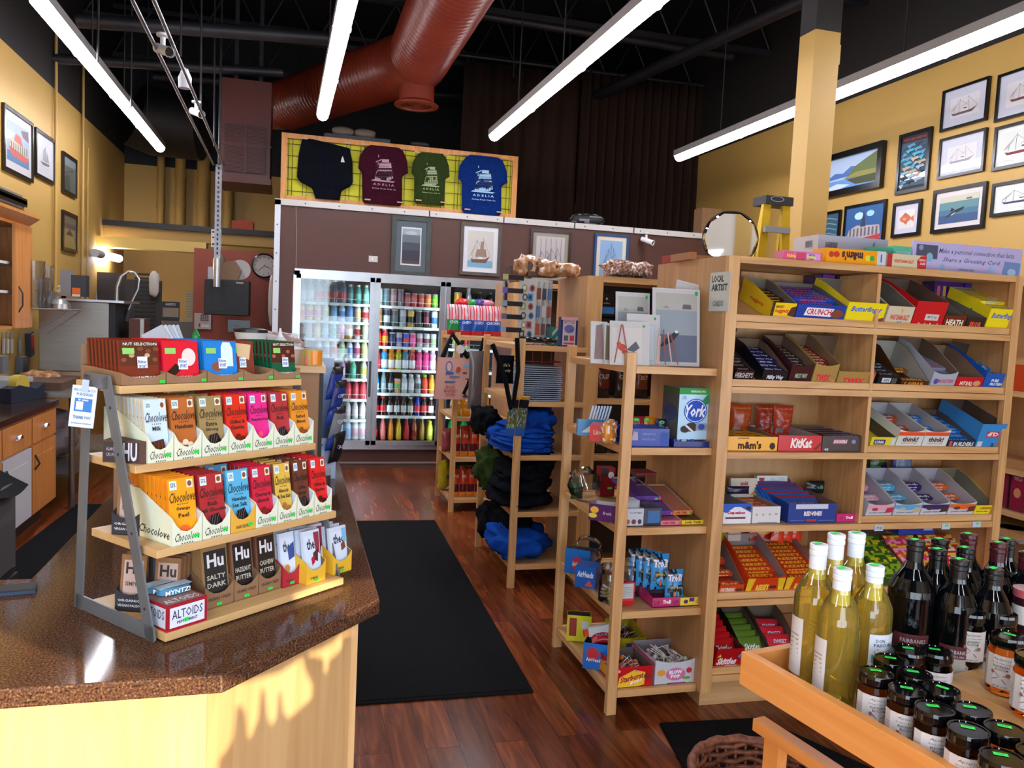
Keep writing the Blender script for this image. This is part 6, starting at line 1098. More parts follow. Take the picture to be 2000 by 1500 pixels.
# ============================================================ goods on the near end shelf
EX, EY = 1.29, 2.967
def ps(px, py, y): return P(px, py, Y=y)
def gbox(x0, x1, yb, yt, y, z, d, col, lab, art, side=None, name='box', cat='box', rz=0, rx=0, top=None):
    """closed box facing the viewer: photo x range and heights on depth plane y, standing on z"""
    a, b = ps(x0, yb, y), ps(x1, yb, y); h = ps((x0 + x1) / 2, yt, y).z - ps((x0 + x1) / 2, yb, y).z; w_ = b.x - a.x
    m = MB().box(0, 0, 0, w_, d, h, 'g' + col if isinstance(col, str) and col[0] == '#' else col).front(0, 0, w_, h, art)
    if side: m.face((0, d, 0), (0, -1, 0), (0, 0, 1), d, h, side)
    if top: m.face((0, 0, h), (1, 0, 0), (0, 1, 0), w_, d, top)
    return tag(m.build(name, M=T(a.x, y, z) @ RZ(rz) @ RX(rx)), lab, cat)
def gtray(x0, x1, yb, yt, y, z, d, col, lab, art, hb=None, inn='#8a8480', side=None, rz=0, cut=0, cat='candy box'):
    a, b = ps(x0, yb, y), ps(x1, yb, y); h = ps((x0 + x1) / 2, yt, y).z - ps((x0 + x1) / 2, yb, y).z; w_ = b.x - a.x
    m = MB(); open_box(m, w_, d, h, hb or h, 'g' + col, inn, cut=cut); m.front(0, 0, w_, h, art)
    if side: m.face((0, d, 0), (0, -1, 0), (0, 0, 1), d, min(h, hb or h), side)
    M = T(a.x, y, z) @ RZ(rz); tag(m.build('candy_box', M=M), lab, cat); return M, w_, h
Z1, Z2, Z3, Z4, Z5 = LZ_
DOT = lambda x, y: ('e', x, y, .035, .03, '#2c9c48')
ORC = [('r', .06, .72, .94, .94, '#a8a49c'), ('r', .06, .05, .94, .72, '#8a949c'), ('r', .06, .05, .94, .4, '#5c6478'), ('p', [(.62, .74), (.64, .8), (.8, .8), (.82, .74)], '#5c5860'), ('p', [(.2, .74), (.28, .78), (.36, .74)], '#8c8890'), ('p', [(.1, .22), (.3, .36), (.5, .46), (.56, .42), (.4, .3)], '#23232b'), ('e', .5, .44, .04, .02, '#d0d0d0')]
def prn(x0, y0, x1, y1, y, lab, art, rx=-.12, rz=0, d=.006, ry=0):
    a = ps(x0, y1, y); w_ = (ps(x1, y1, y).x - a.x) / max(.3, math.cos(rz)); h = (ps(x0, y0, y).z - a.z) / math.cos(rx)
    m = MB().box(0, 0, 0, w_, d, h, '#c8c8cc').front(0, 0, w_, h, [('r', .01, .01, .99, .99, 'k#bdb9b8')] + art)
    return tag(m.build('matted_print', M=T(a.x, y, Z1 + .001) @ RZ(rz) @ RY(ry) @ RX(rx)), lab, 'print')
prn(1296, 540, 1362, 712, 3.13, 'tall matted print leaning at the back of the near end shelf', [('r', .08, .1, .95, .9, '#8ea098'), ('r', .1, .55, .9, .8, '#8a8466'), ('r', .5, .5, .8, .53, '#a03828'), DOT(.85, .94)], ry=.17)
prn(1274, 561, 1366, 714, 3.06, 'large matted orca print on the near end shelf', ORC + [DOT(.92, .95)])
prn(1202, 568, 1268, 708, 3.16, 'smaller matted orca print behind the crab card', ORC + [DOT(.9, .94)])
prn(1224, 612, 1288, 712, 3.04, 'white matted card with a green dot in front of the large orca print', [('r', .12, .08, .85, .8, '#9cb0b4'), ('r', .14, .1, .83, .78, '#b8bcc0'), DOT(.85, .92)])
prn(1154, 620, 1186, 702, 3.06, 'narrow matted fish card at the left of the near end shelf', [('p', [(.2, .1), (.3, .9), (.7, .95), (.8, .1)], '#7c6c6c'), ('l', [(.3, .2), (.6, .5), (.35, .8)], .06, '#a85848'), DOT(.85, .92)])
prn(1180, 624, 1200, 704, 3.04, 'dark kelp card squeezed beside the crab card', [('p', [(.1, .1), (.2, .95), (.9, .9), (.9, .1)], '#6a5a3c')])
prn(1191, 626, 1268, 712, 3.0, 'white matted crab card at the front of the near end shelf', [('r', .06, .05, .8, .85, '#c6c0bc'), ('e', .3, .4, .1, .08, '#b84838'), ('e', .22, .48, .06, .05, '#c05040'), ('e', .36, .3, .07, .05, '#b84838'), ('p', [(.42, .35), (.65, .55), (.75, .4), (.6, .3)], '#54505c'), DOT(.85, .9)])
for k, (xa, xb) in enumerate(((1289, 1282), (1296, 1300), (1304, 1312), (1310, 1324), (1290, 1286))):
    tag(MB().tube([ps(xb, 712, 2.985), ps(xa, 640 + 4 * k, 3.04)], .0025, '#a05044' if k % 2 else '#d8b0a8', 6).build('candy_stick', M=T(0, 0, 0)), 'thin red striped candy stick leaning on the large orca print', 'candy stick', 'candy sticks on the end shelf')
for k, (xa, xb) in enumerate(((1214, 1200), (1216, 1228))): tag(MB().tube([ps(xb, 708, 2.98), ps(xa, 634, 2.99)], .0025, '#a04840', 6).build('candy_stick'), 'thin red candy stick leaning on the crab card', 'candy stick', 'two candy sticks at the crab card')
# second shelf
YK = [('r', 0, .88, 1, 1, '#2c9444'), ('t', 'RESEALABLE BAG', .35, .92, .8, .96, '#d8f0d8'), ('t', '175', .1, .78, .22, .84, '#2858a8'), ('e', .52, .56, .36, .24, '#1c4cb8'), ('e', .52, .56, .33, .22, '#c8e0f0'), ('e', .52, .56, .31, .205, '#1848b8'), ('t', 'York', .2, .44, .84, .68, '#e8f0f8', .3, .03), ('p', [(.7, .76), (.85, .88), (.98, .86), (.95, .72), (.82, .68)], '#208458'), ('e', .22, .2, .14, .07, '#3a2c28'), ('e', .42, .24, .2, .09, '#33241f'), ('p', [(.24, .3), (.5, .16), (.46, .13), (.22, .26)], '#d8dce0'), ('r', .55, .18, .88, .32, '#8894a8'), ('e', .72, .25, .1, .06, '#2848a0')]
gbox(1323, 1386, 841, 741, 3.02, Z2 + .028, .15, '#a8cfe8', 'tall pale blue peppermint patty box on the second end shelf', YK, side=[('r', 0, 0, 1, 1, '#4a4c4c'), ('r', 0, .86, 1, 1, '#385c34'), ('e', .5, .5, .4, .17, '#243a6c')])
M, w_, h = gtray(1316, 1388, 873, 862, 2.99, Z2, .1, '#1c2878', 'blue bottomed dispensing tray under the pale blue box', [], hb=.04, inn='#a09c98')
for k in range(7): tag(crumple(.024, .018, .02, k, '#b8bcc8' if k % 2 else '#2c489c', n=6).build('foil_mint', M=M @ T(.02 + .013 * k, .03 + .012 * (k % 3), .01)), 'silver and blue foil mint in the dispensing tray', 'candy', 'foil mints in the tray')
gbox(1230, 1306, 871, 836, 3.0, Z2, .14, '#1c3a9c', 'royal blue chocolate box lying on the second end shelf', [('t', 'squares', .3, .6, .65, .75, '#8898d0'), ('t', 'sweet milk caramel', .3, .35, .65, .5, '#8898d0'), ('r', .78, .1, .97, .8, '#3858a8'), ('p', [(.02, .35), (.08, .85), (.18, .8), (.2, .35)], '#b8a8b8')], top=[('r', .1, .2, .9, .9, '#2850c0')])
for x0, x1, y1, c, l in ((1232, 1266, 822, '#98242c', 'deep red caramel bag behind the royal blue box'), (1252, 1284, 824, '#d07c1c', 'orange caramel bag behind the royal blue box'), (1282, 1314, 832, '#28204c', 'dark purple chocolate bag beside the pale blue box')):
    yy = 3.2 if x0 < 1280 else 3.12; a, b = ps(x0, y1, yy), ps(x1, y1, yy)
    tag(pouch(b.x - a.x, .1, .035, 'g' + c, x0, 10, 12, [('t', 'Werther', .15, .5, .85, .7, '#e8c8a0', .3), ('e', .3, .85, .15, .07, GRN), ('e', .6, .3, .2, .12, '#c88848')]).build('candy_bag', M=T((a.x + b.x) / 2, yy, Z2 + .0) @ RX(-.12)), l, 'bag')
M, w_, h = gtray(1128, 1200, 838, 806, 3.3, Z2, .12, '#1c80b8', 'bright blue open box of white packets at the left of the second end shelf', [('p', [(.1, .2), (.4, .8), (.5, .2)], '#d8e0e0')], hb=.06, inn='#3c6c88', rz=-.3)
for k in range(7): tag(MB().box(0, 0, 0, .05, .008, .1, '#b8c8dc').box(0, -.0005, 0, .002, .0005, .1, '#5878a8').build('white_packet', M=T(ps(1152, 800, 3.32).x + .014 * k, 3.33 + .0 * k, Z2 + .03) @ RY(.25) @ RZ(1.2)), 'white striped packet standing in the bright blue box', 'packet', 'white packets in the bright blue box')
gbox(1152, 1186, 842, 810, 3.15, Z2, .1, '#c81c20', 'small red candy box left of the front post on the second end shelf', [('t', 'Lindt', .2, .4, .8, .7, '#e8c8a0')], rz=-.5)
for k, (px, c, l) in enumerate(((1188, '#d88830', 'left'), (1200, '#d07828', 'middle'), (1206, '#282858', 'right'))): tag(crumple(.05, .05, .09, k + 4, 'g' + c, '#e8e0d8', n=10).build('truffle_bag', M=T(ps(px, 850, 3.06).x, 3.07 + k * .03, Z2)), l + ' crinkled bag of truffles beside the front post', 'bag')
# third shelf
jl = MB().lathe([(.055, 0, CLEARP), (.075, .03, CLEARP), (.078, .07, CLEARP), (.06, .1, CLEARP), (.052, .115, CLEARP), (.058, .118, None)], 24)
tag(jl.build('glass_jar', M=T(ps(1148, 950, 3.45).x, 3.45, Z3 + .03) @ RY(-.35)), 'empty round clear jar tipped at the left of the third end shelf', 'jar')
tag(MB().box(-.05, -.05, 0, .05, .05, .13, CLEARP).box(-.052, -.052, .13, .052, .052, .142, '#8a2c34').build('clear_canister', M=T(ps(1262, 930, 3.4).x, 3.45, Z3)), 'square clear canister with a dark red rim on the third end shelf', 'canister')
gbox(1172, 1200, 960, 905, 3.55, Z3, .06, '#8a1c20', 'dark red box with a white badge at the back of the third end shelf', [('r', 0, .7, .5, 1, '#301c1c'), ('e', .7, .75, .2, .12, '#d8d8d8'), ('r', .5, .25, .8, .32, GRN)])
gtray(1150, 1202, 1000, 968, 3.12, Z3, .12, '#50205c', 'white and purple fruit chew box on the third end shelf', [('e', .2, .65, .15, .2, '#e0a828'), ('e', .15, .3, .15, .15, '#d8c030'), ('t', 'fruit', .5, .4, .8, .6, '#c8a8d0')], hb=.06, inn='#c8c8d0', rz=-.62, side=[('r', 0, 0, 1, 1, '#d0ccd0'), ('e', .6, .7, .1, .1, '#e83828')])
tag(pouch(.06, .08, .03, 'g#205838', 7, 8, 8, [('l', [(.2, .5), (.8, .6)], .06, '#c83828')]).build('candy_bag', M=T(ps(1118, 985, 3.55).x, 3.5, Z3)), 'dark green bag at the far left of the third end shelf', 'bag')
M, w_, h = gtray(1218, 1256, 1029, 995, 3.0, Z3, .1, '#b8bcc8', 'white angled box holding silver cookie bags', [('t', "DON'T MISS", .3, .7, .9, .8, '#484c58'), ('e', .2, .25, .1, .14, '#a84838'), ('e', .5, .25, .12, .14, '#6a3424'), ('e', .8, .25, .1, .14, '#403038')], hb=.07, inn='#a8a8b0')
for k in range(4): tag(pouch(w_ * .9, .09, .018, 'g#b0b0b4' if k else 'g#a8a8b0', k, 8, 8, [('e', .3, .3, .3, .25, '#282024')]).build('cookie_bag', M=M @ T(w_ / 2, .02 + .02 * k, .01) @ RX(-.2)), 'silver cookie bag in the white angled box', 'bag', 'silver cookie bags')
gbox(1257, 1291, 1030, 996, 3.0, Z3, .13, '#182840', 'dark blue gum box on the third end shelf', [('r', .2, .15, .9, .85, '#3868a0')], side=[('r', .1 + .2 * k, .3, .22 + .2 * k, .8, '#8a3444') for k in range(4)])
def frtray(x0, x1, yb, yt, y, z, c, c2, l, L=.28, rx=.3):
    a, b = ps(x0, yb, y), ps(x1, yb, y); w_ = b.x - a.x; m = MB(); open_box(m, w_, L, .02, .02, 'g' + c2, '#a89890'); m.box(.003, .002, .004, w_ - .003, L - .004, .015, 'g' + c).front(0, 0, w_, .02, [('t', 'Laffy Taffy', .1, .2, .7, .8, '#701c38', .1, .03), ('r', .75, .2, .85, .6, GRN), ('e', .93, .5, .05, .4, '#e84820')])
    tag(m.build('taffy_tray', M=T(a.x, y, z) @ RX(rx)), l, 'tray')
frtray(1290, 1330, 1031, 1012, 3.0, Z3, '#b85870', '#e87890', 'pink taffy tray at the front of the third end shelf', rx=.12)
frtray(1331, 1385, 1031, 1012, 3.0, Z3, '#4a4428', '#e8c830', 'yellow taffy tray at the front right of the third end shelf', rx=.12)
frtray(1292, 1316, 1000, 986, 3.05, Z3 + .03, '#5a4488', '#6848a0', 'purple taffy tray stacked at the back of the third end shelf', rx=.2)
frtray(1315, 1352, 1000, 984, 3.05, Z3 + .03, '#a86858', '#e88848', 'salmon taffy tray stacked above the pink one', rx=.2)
frtray(1240, 1290, 1000, 984, 3.15, Z3 + .07, '#4c2c7c', '#5a3898', 'wide purple candy tray sloping behind the silver cookie bags', rx=.1)
# fourth shelf
M, w_, h = gtray(1274, 1327, 1186, 1168, 3.0, Z4, .16, '#b82468', 'magenta gummy candy box on the fourth end shelf', [('t', 'Trolli', .38, .3, .68, .75, '#e8d8e0', .2, .06), ('t', '2.19', .05, .3, .25, .7, '#401430'), ('t', '2.49', .75, .3, .95, .7, '#401430')], hb=.06, inn='#7c6880')
for k in range(5): tag(pouch(.088, .15 if k else .13, .03, lambda u, v: 'g#2c84c0' if noise.noise(Vector((u * 5, v * 4, 3))) > -.1 else 'g#10202c', k, 10, 12, [('t', 'Trolli', .12, .62, .88, .85, '#e8dce4', .15, .05), ('e', .55, .25, .34, .18, '#181c20'), ('t', 'crawlers', .2, .38, .85, .48, '#d8b838'), ('e', .45, .2, .06, .1, '#c86858'), ('e', .65, .2, .06, .1, '#58a080')]).build('gummy_bag', M=T(ps(1300 - 9 * k + (14 if k == 0 else 0), 1170, 3.03).x, 3.02 + .028 * k, Z4 + .015 + (.045 if k else .005)) @ RX(-.12)), ('front' if k == 0 else 'upright') + ' blue and black gummy worm bag in the magenta box', 'bag', None if k == 0 else 'blue gummy bags behind the front one')
gtray(1328, 1371, 1186, 1170, 3.0, Z4, .16, '#e8cc50', 'yellow edged white open box at the right of the fourth end shelf', [('e', .25, .5, .1, .25, '#502838'), ('r', .4, .5, .62, .95, '#4a2870'), ('e', .8, .5, .12, .25, '#d0a848')], hb=.06, inn='#b8bcb8')
for px, py, y, r_, l in ((1192, 1100, 3.1, .05, 'clear round jar of striped sweets beside the front post'), (1226, 1120, 3.18, .06, 'wide clear jar with peppermints right of the front post')):
    j = thing('candy_jar', l, 'jar', T(ps(px, 1150, y).x, y, Z4)); MB().lathe([(0, .002, CLEARP), (r_, .004, CLEARP), (r_, .1, CLEARP), (r_ * .85, .125, CLEARP), (r_ * .9, .14, None)], 22).build('jar', j); MB().lathe([(r_ * .93, .14, FROST), (r_ * .93, .155, FROST), (0, .157, None)], 20).build('lid', j)
    for k in range(12): MB().tube([(r_ * .5 * math.cos(k * 2), r_ * .5 * math.sin(k * 2), .012 + .003 * k), (r_ * .8 * math.cos(k * 2 + 1), r_ * .8 * math.sin(k * 2 + 1), .02 + .004 * k)], .006, ('#2c2c34', '#d8d8d8', '#b8a030')[k % 3] if px < 1200 else ('#d8c8c4', '#c04848')[k % 2], 6).build('sweet', j)
gbox(1213, 1238, 1176, 1132, 3.04, Z4, .03, '#c01c24', 'red and white card with a nutrition table in front of the wide jar', [('r', .1, .3, .9, .95, '#c0c0c0')] + [('l', [(.15, .4 + .08 * k), (.85, .4 + .08 * k)], .01, '#606060') for k in range(6)])
gtray(1103, 1150, 1100, 1052, 3.5, Z4, .12, '#1c68b8', 'upper blue taffy box with green end at the left of the fourth end shelf', [('e', .5, .4, .2, .3, '#c02030'), ('t', 'AirHeads', .3, .3, .7, .5, '#e8e8e8')], hb=.1, inn='#403830', rz=-.62, side=[('r', 0, 0, 1, 1, '#2c8848'), ('e', .5, .5, .2, .25, '#d8c030')])
gbox(1122, 1160, 1142, 1102, 3.3, Z4, .1, '#1c58a8', 'lower blue taffy box on the fourth end shelf', [('t', 'AirHeads', .1, .5, .9, .8, '#c8d0e0', .1, .04), ('p', [(.5, .1), (.7, .4), (.9, .1)], '#d04038')], rz=-.6)
tag(jl.build('glass_jar', M=T(ps(1128, 1075, 3.58).x + .03, 3.55, Z4 + .03) @ RX(.4)), 'clear jar lying behind the blue taffy boxes', 'jar')
# fifth shelf
def pops(M, w_, d, h, n, cols, lab, g):
    for k in range(n):
        x, y = rnd.uniform(.018, w_ - .018), rnd.uniform(.02, d - .03); z = h * .45 + rnd.uniform(0, .025); c = cols[k % len(cols)]
        m = MB().grid(lambda u, v: tuple(Vector((math.cos(u * 2 * PI) * math.sin(v * PI), math.sin(u * 2 * PI) * math.sin(v * PI), math.cos(v * PI))) * .011 * (1 + .25 * noise.noise(Vector((u * 6, v * 5, k))))), 10, 7, 'g' + c); a = rnd.uniform(0, 6.28); t_ = rnd.uniform(.2, 1.0)
        if k % 2: m.tube([(0, 0, 0), (.055 * math.cos(a), .055 * math.sin(a), .04 * t_)], .0018, '#d8d0cc', 5)
        tag(m.build('lollipop', M=M @ T(x, y, z)), lab, 'lollipop', g)
SB = [('p', [(.05, .02), (.1, .5), (.5, .85), (.8, .7), (.78, .1), (.6, .02)], '#e8b820'), ('t', 'Starburst', .12, .32, .76, .62, '#a81820', .2, .04, .22), ('t', 'pops', .4, .16, .72, .34, '#f0ece8', .1, .03, .12), ('e', .86, .5, .1, .15, '#801018'), ('e', .06, .82, .06, .08, '#e0a8a8')]
M, w_, h = gtray(1202, 1273, 1338, 1299, 2.99, Z5, .2, '#c0181c', 'red and yellow lollipop box beside the front post on the bottom end shelf', SB, hb=.085, inn='#5c5048', side=[('r', 0, 0, 1, 1, '#b81c1c'), ('p', [(.1, .1), (.2, .7), (.9, .5), (.9, .1)], '#e0a820')])
pops(M, w_, .2, h, 34, ['#a82028', '#c84038', '#d89030', '#c8b0b0'], 'red wrapped lollipop in the red and yellow box', 'red lollipops')
BP_ = [('e', .5, .45, .24, .3, '#c86898'), ('t', 'BLOW', .34, .45, .66, .65, '#e8e4f0', 0, .07), ('t', 'POP', .38, .26, .62, .44, '#e8e4f0', 0, .07), ('e', .15, .55, .1, .15, '#e0981c'), ('e', .82, .6, .07, .13, '#c01c40'), ('r', .3, .0, .75, .06, '#7c2c80'), ('e', .76, .25, .1, .07, '#60a038')]
M, w_, h = gtray(1278, 1358, 1335, 1294, 2.99, Z5, .24, '#c4c4cc', 'white and pink lollipop box at the right of the bottom end shelf', BP_, hb=.095, inn='#8a8088', cut=.016, side=[('r', 0, 0, 1, 1, '#b4a8b4'), ('e', .45, .45, .2, .35, '#6a3858'), ('r', 0, .85, 1, 1, '#b85078')])
pops(M, w_, .22, h + .03, 44, ['#b8a8b0', '#a8788c', '#b0c0a8', '#c8c0c4', '#8a5c70'], 'silver and pink wrapped lollipop in the white box', 'pale lollipops')
M, w_, h = gtray(1213, 1262, 1260, 1228, 3.3, Z5, .2, '#d8c81c', 'yellow candy box behind the red lollipop box', [('r', .2, .3, .5, .7, '#3060a8')], hb=.1, inn='#a89818')
pops(M, w_, .2, h, 16, ['#6a2c38', '#a08890', '#403038'], 'dark wrapped sweet in the yellow box behind', 'dark wrapped sweets')
M, w_, h = gtray(1106, 1150, 1245, 1195, 3.5, Z5, .16, '#d0c820', 'yellow open box with a red face panel at the left of the bottom end shelf', [('r', .1, .2, .4, .9, '#983020'), ('r', .6, .5, .9, .8, '#c8c8c0')], hb=.09, inn='#4a3a2c', rz=-.35)
gtray(1138, 1196, 1290, 1240, 3.2, Z5, .15, '#1c68c0', 'blue taffy box behind the front post on the bottom end shelf', [('e', .3, .6, .2, .25, '#b82830'), ('t', 'AirHeads', .1, .3, .6, .45, '#e0e4e8')], hb=.1, inn='#3c3434', rz=-.5, side=[('e', .5, .5, .2, .25, '#b82838')])
tag(MB().box(0, 0, 0, .1, .02, .04, 'g#c4c4c8').box(-.02, 0, .005, 0, .02, .03, 'g#d84828').build('roll_pack', M=T(ps(1150, 1230, 3.25).x, 3.24, Z5 + .12) @ RY(-.15)), 'white and red roll of cups lying on the blue taffy box', 'pack')
tag(pouch(.1, .06, .03, 'g#a81c28', 3, 8, 8, [('t', 'SOUR', .2, .4, .8, .6, '#48a8c0')]).build('candy_bag', M=T(ps(1180, 1262, 3.2).x, 3.22, Z5 + .1) @ RX(-.8)), 'red candy bag lying in the blue taffy box', 'bag')
# ============================================================ middle end shelf
def garmentpile(x0, x1, yb, yt, y, z, d, m, lab, seed, lump=.3, m2=None):
    a, b = ps(x0, yb, y), ps(x1, yb, y); h = (ps((x0 + x1) / 2, yt, y).z - ps((x0 + x1) / 2, yb, y).z)
    return tag(crumple(b.x - a.x, d, h, seed, m, m2, 20, lump).build('folded_garment', M=T((a.x + b.x) / 2, y + d / 2, z)), lab, 'clothing', None)
BLUEC = noisy('royal blue cloth', 30, ((.3, '#0e3c94'), (.7, '#1448a8')), .9, .3); GRNC = noisy('olive cloth', 30, ((.3, '#2a3a18'), (.7, '#35471f')), .9, .3); MARC = noisy('dark maroon cloth', 30, ((.3, '#23080e'), (.7, '#2e0c14')), .9, .3)
YM = 4.56
for k in range(5):
    garmentpile(985 if k < 3 else 1000, 1094, 888, 872, YM + .005 * k, MS[2] + .028 * k, .5, BLUEC, 'blue folded shirt, %s from the bottom of the pile on the middle end shelf' % cardinal(k), k, .22)
garmentpile(1030, 1092, 856, 812, YM + .04, MS[2] + .13, .4, BLUEC, 'crumpled blue shirt on top of the blue pile', 31, .35)
garmentpile(1022, 1060, 850, 808, YM + .2, MS[2] + .14, .2, MARC, 'dark maroon garment behind the top blue shirt', 22)
garmentpile(935, 985, 870, 815, YM + .45, MS[2] + .03, .4, BLUSH, 'black garment with white logo drooping over the left of the clothes shelf', 14, .35, None)
garmentpile(965, 1000, 890, 850, YM + .25, MS[2] + .0, .3, BLUEC, 'small blue garment hanging over the left edge below the black one', 15, .4)
for k, (a, b, y0, y1, z) in enumerate(((975, 1092, 990, 955, 0), (982, 1090, 990, 950, .08), (990, 1090, 985, 945, .16), (1045, 1092, 960, 905, .2))): garmentpile(a, b, y0, y1, YM + .01, MS[3] + z, .5, BLUSH, '%s folded black sweatshirt from the bottom on the middle end shelf' % cardinal(k), 40 + k, .28)
garmentpile(938, 990, 985, 905, YM + .42, MS[3] + .02, .35, GRNC, 'olive green sweatshirt spilling over the left of the middle end shelf', 50, .4)
garmentpile(1015, 1050, 920, 900, YM + .2, MS[3] + .3, .2, GRNC, 'olive green sleeve above the black sweatshirts', 51, .3)
garmentpile(985, 1048, 1050, 998, YM + .15, MS[4] + .1, .35, BLUSH, 'black garment at the back of the lowest middle shelf', 60, .3)
garmentpile(946, 995, 1060, 995, YM + .4, MS[4] + .02, .35, BLUSH, 'black garment hanging off the left of the lowest middle shelf', 61, .4)
garmentpile(970, 1086, 1095, 1036, YM + .01, MS[4], .45, BLUEC, 'bright blue garment lying on the lowest middle shelf', 62, .3)
pb = MB().box(0, 0, 0, ps(1093, 760, 4.6).x - ps(1016, 760, 4.6).x, .25, .006, '#8a9ab0')
zp = MS[1]
for k in range(17): tag(pb.build('magazine', M=T(ps(1018 + (k * 7) % 4, 760, 4.6).x, 4.6 + .002 * (k % 3), zp + .0125 * k)) if k == 0 else dup(mg0, T(ps(1018 + (k * 7) % 4, 760, 4.6).x, 4.6 + .002 * (k % 3), zp + .0125 * k)), 'pale blue magazine in the stack on the middle end shelf', 'magazine', 'stack of pale blue magazines'); mg0 = COL.objects[-1] if k == 0 else mg0
wr = MB()
for k in range(4): wr.tube([(.0 + .06 * k, 0, .0), (.06 * k, 0, .12)], .004, '#7a1c20', 6)
wr.tube([(-.03, .15, .01), (-.03, 0, .01), (.24, 0, .01), (.24, .15, .01)], .004, '#7a1c20', 6)
tag(wr.build('wire_holder', M=T(ps(1022, 735, 4.7).x, 4.72, zp + .22)), 'dark red wire holder on the magazine stack', 'holder')
for k, (px, l) in enumerate(((994, 'left hanging sock of a patterned pair on the middle end shelf post'), (1014, 'right hanging sock of a patterned pair on the middle end shelf post'))):
    m = pouch(.06, .24, .02, lambda u, v: 'c#c8963c' if v > .88 else 'c#15151a' if v > .72 else ('c#4a6a30', 'c#3a4c58', 'c#8a5a40', 'c#90a0a8')[int(abs(noise.noise(Vector((u * 7, v * 9, k)))) * 9) % 4] if v > .2 else 'c#2c58a0', k, 12, 20, [('t', 'TACKLE', .1, .9, .9, .97, '#2c2014')])
    tag(m.build('hanging_sock', M=T(ps(px, 855, 4.5).x, 4.5, ps(px, 852, 4.5).z) @ RY(.1)), l, 'sock')
# top of the middle end shelf
zt = MS[0]; 
gbox(1094, 1127, 668, 610, 4.62, zt, .05, '#242f68', 'tall red white and blue playing card box on the middle end shelf top', [('r', .12, .05, .88, .9, '#b8acb4'), ('t', 'BICYCLE', .2, .78, .8, .88, '#b02838'), ('e', .5, .6, .3, .14, '#5060a0'), ('e', .35, .55, .08, .05, '#c02838'), ('e', .65, .55, .08, .05, '#3050b0'), ('r', .2, .2, .45, .38, '#484c5c'), ('r', .55, .2, .8, .38, '#a83848'), ('r', .2, .08, .8, .14, '#b82838'), ('r', 0, .9, 1, 1, '#c898a0')])
gbox(1078, 1100, 668, 632, 4.75, zt, .12, '#1c7c80', 'teal striped box leaning left of the playing card box', [('p', [(0, .2), (1, .9), (1, .7), (0, 0)], '#b8b490'), ('p', [(0, .7), (.4, 1), (.6, 1), (0, .5)], '#b8b490')])
for k, (px, l) in enumerate(((1028, 'left'), (1050, 'middle'), (1070, 'right'))): tag(MB().tube([(-.05, 0, .03), (-.02, -.01, .035), (.02, -.01, .035), (.05, 0, .03)], [.012, .018, .018, .012], 'g#0c0c10', 8).tube([(-.05, 0, .03), (-.05, .1, .02)], .004, 'g#0c0c10', 5).tube([(.05, 0, .03), (.05, .1, .02)], .004, 'g#0c0c10', 5).build('sunglasses', M=T(ps(px, 664, 4.6).x, 4.6, zt)), l + ' pair of black sunglasses on the middle end shelf top', 'sunglasses')
ks = thing('keychain_rack', 'white magnet and keychain display tower on the middle end shelf', 'display rack', T(ps(1010, 640, 4.85).x, 4.85, zt))
kh = ps(1040, 545, 4.85).z - zt; kx = ps(1040, 600, 4.85).x - ks.location.x; kx2 = ps(1082, 600, 4.85).x - ks.location.x
MB().prism([(0, 0), (kx, -.06), (kx2, .05), (kx * .9, .2)], .0, kh, '#b4b2b0').build('tower', ks)
for k in range(12):
    px, pz = kx * (.12 + .4 * (k % 2) + .05 * (k % 3)), kh * (.1 + .14 * (k // 2)); m = MB(); m.asp = 1
    m.face((px, -.06 * px / kx - .003, pz), (1, -.06 / kx, 0), (0, 0, 1), kx * .36, kh * .11, [('e' if k % 3 else 'r',) + ((.5, .5, .5, .5) if k % 3 else (0, 0, 1, 1)) + (('#2c3038', '#3878a8', '#8a8c50', '#a04848')[k % 4],), ('e', .5, .5, .3, .3, ('#b8b0a0', '#1c2c48', '#d0ccc0', '#302c34')[k % 4])]).build('magnet', ks)
for k in range(9):
    t_ = .15 + .33 * (k % 3); px = kx + (kx2 - kx) * t_; py = -.06 + .11 * t_ - .012; pz = kh * (.2 + .27 * (k // 3)); MB().tube([(px, py, pz + .09), (px, py, pz + .05)], .004, STEEL, 6).box(px - .012, py - .004, pz - .02, px + .012, py + .002, pz + .05, ('g#98483c', 'g#6a4030', 'g#3c3c50', 'g#4a6890', 'g#b8b4b0')[k % 5]).build('keychain', ks)
for k in range(5): tag(MB().box(0, 0, 0, .1, .012, .03, 'g#14141a').box(-.03, -.004, .0, 0, .014, .034, ('#8090a0', '#5a5868', '#7c8c9c', '#6048a0', '#a0a060')[k]).build('pocket_knife', M=T(ps(990, 600, 4.8).x, 4.8, zt + .07 + .08 * k)), '%s black handled tool from the bottom, clipped left of the magnet tower' % cardinal(k), 'tool')
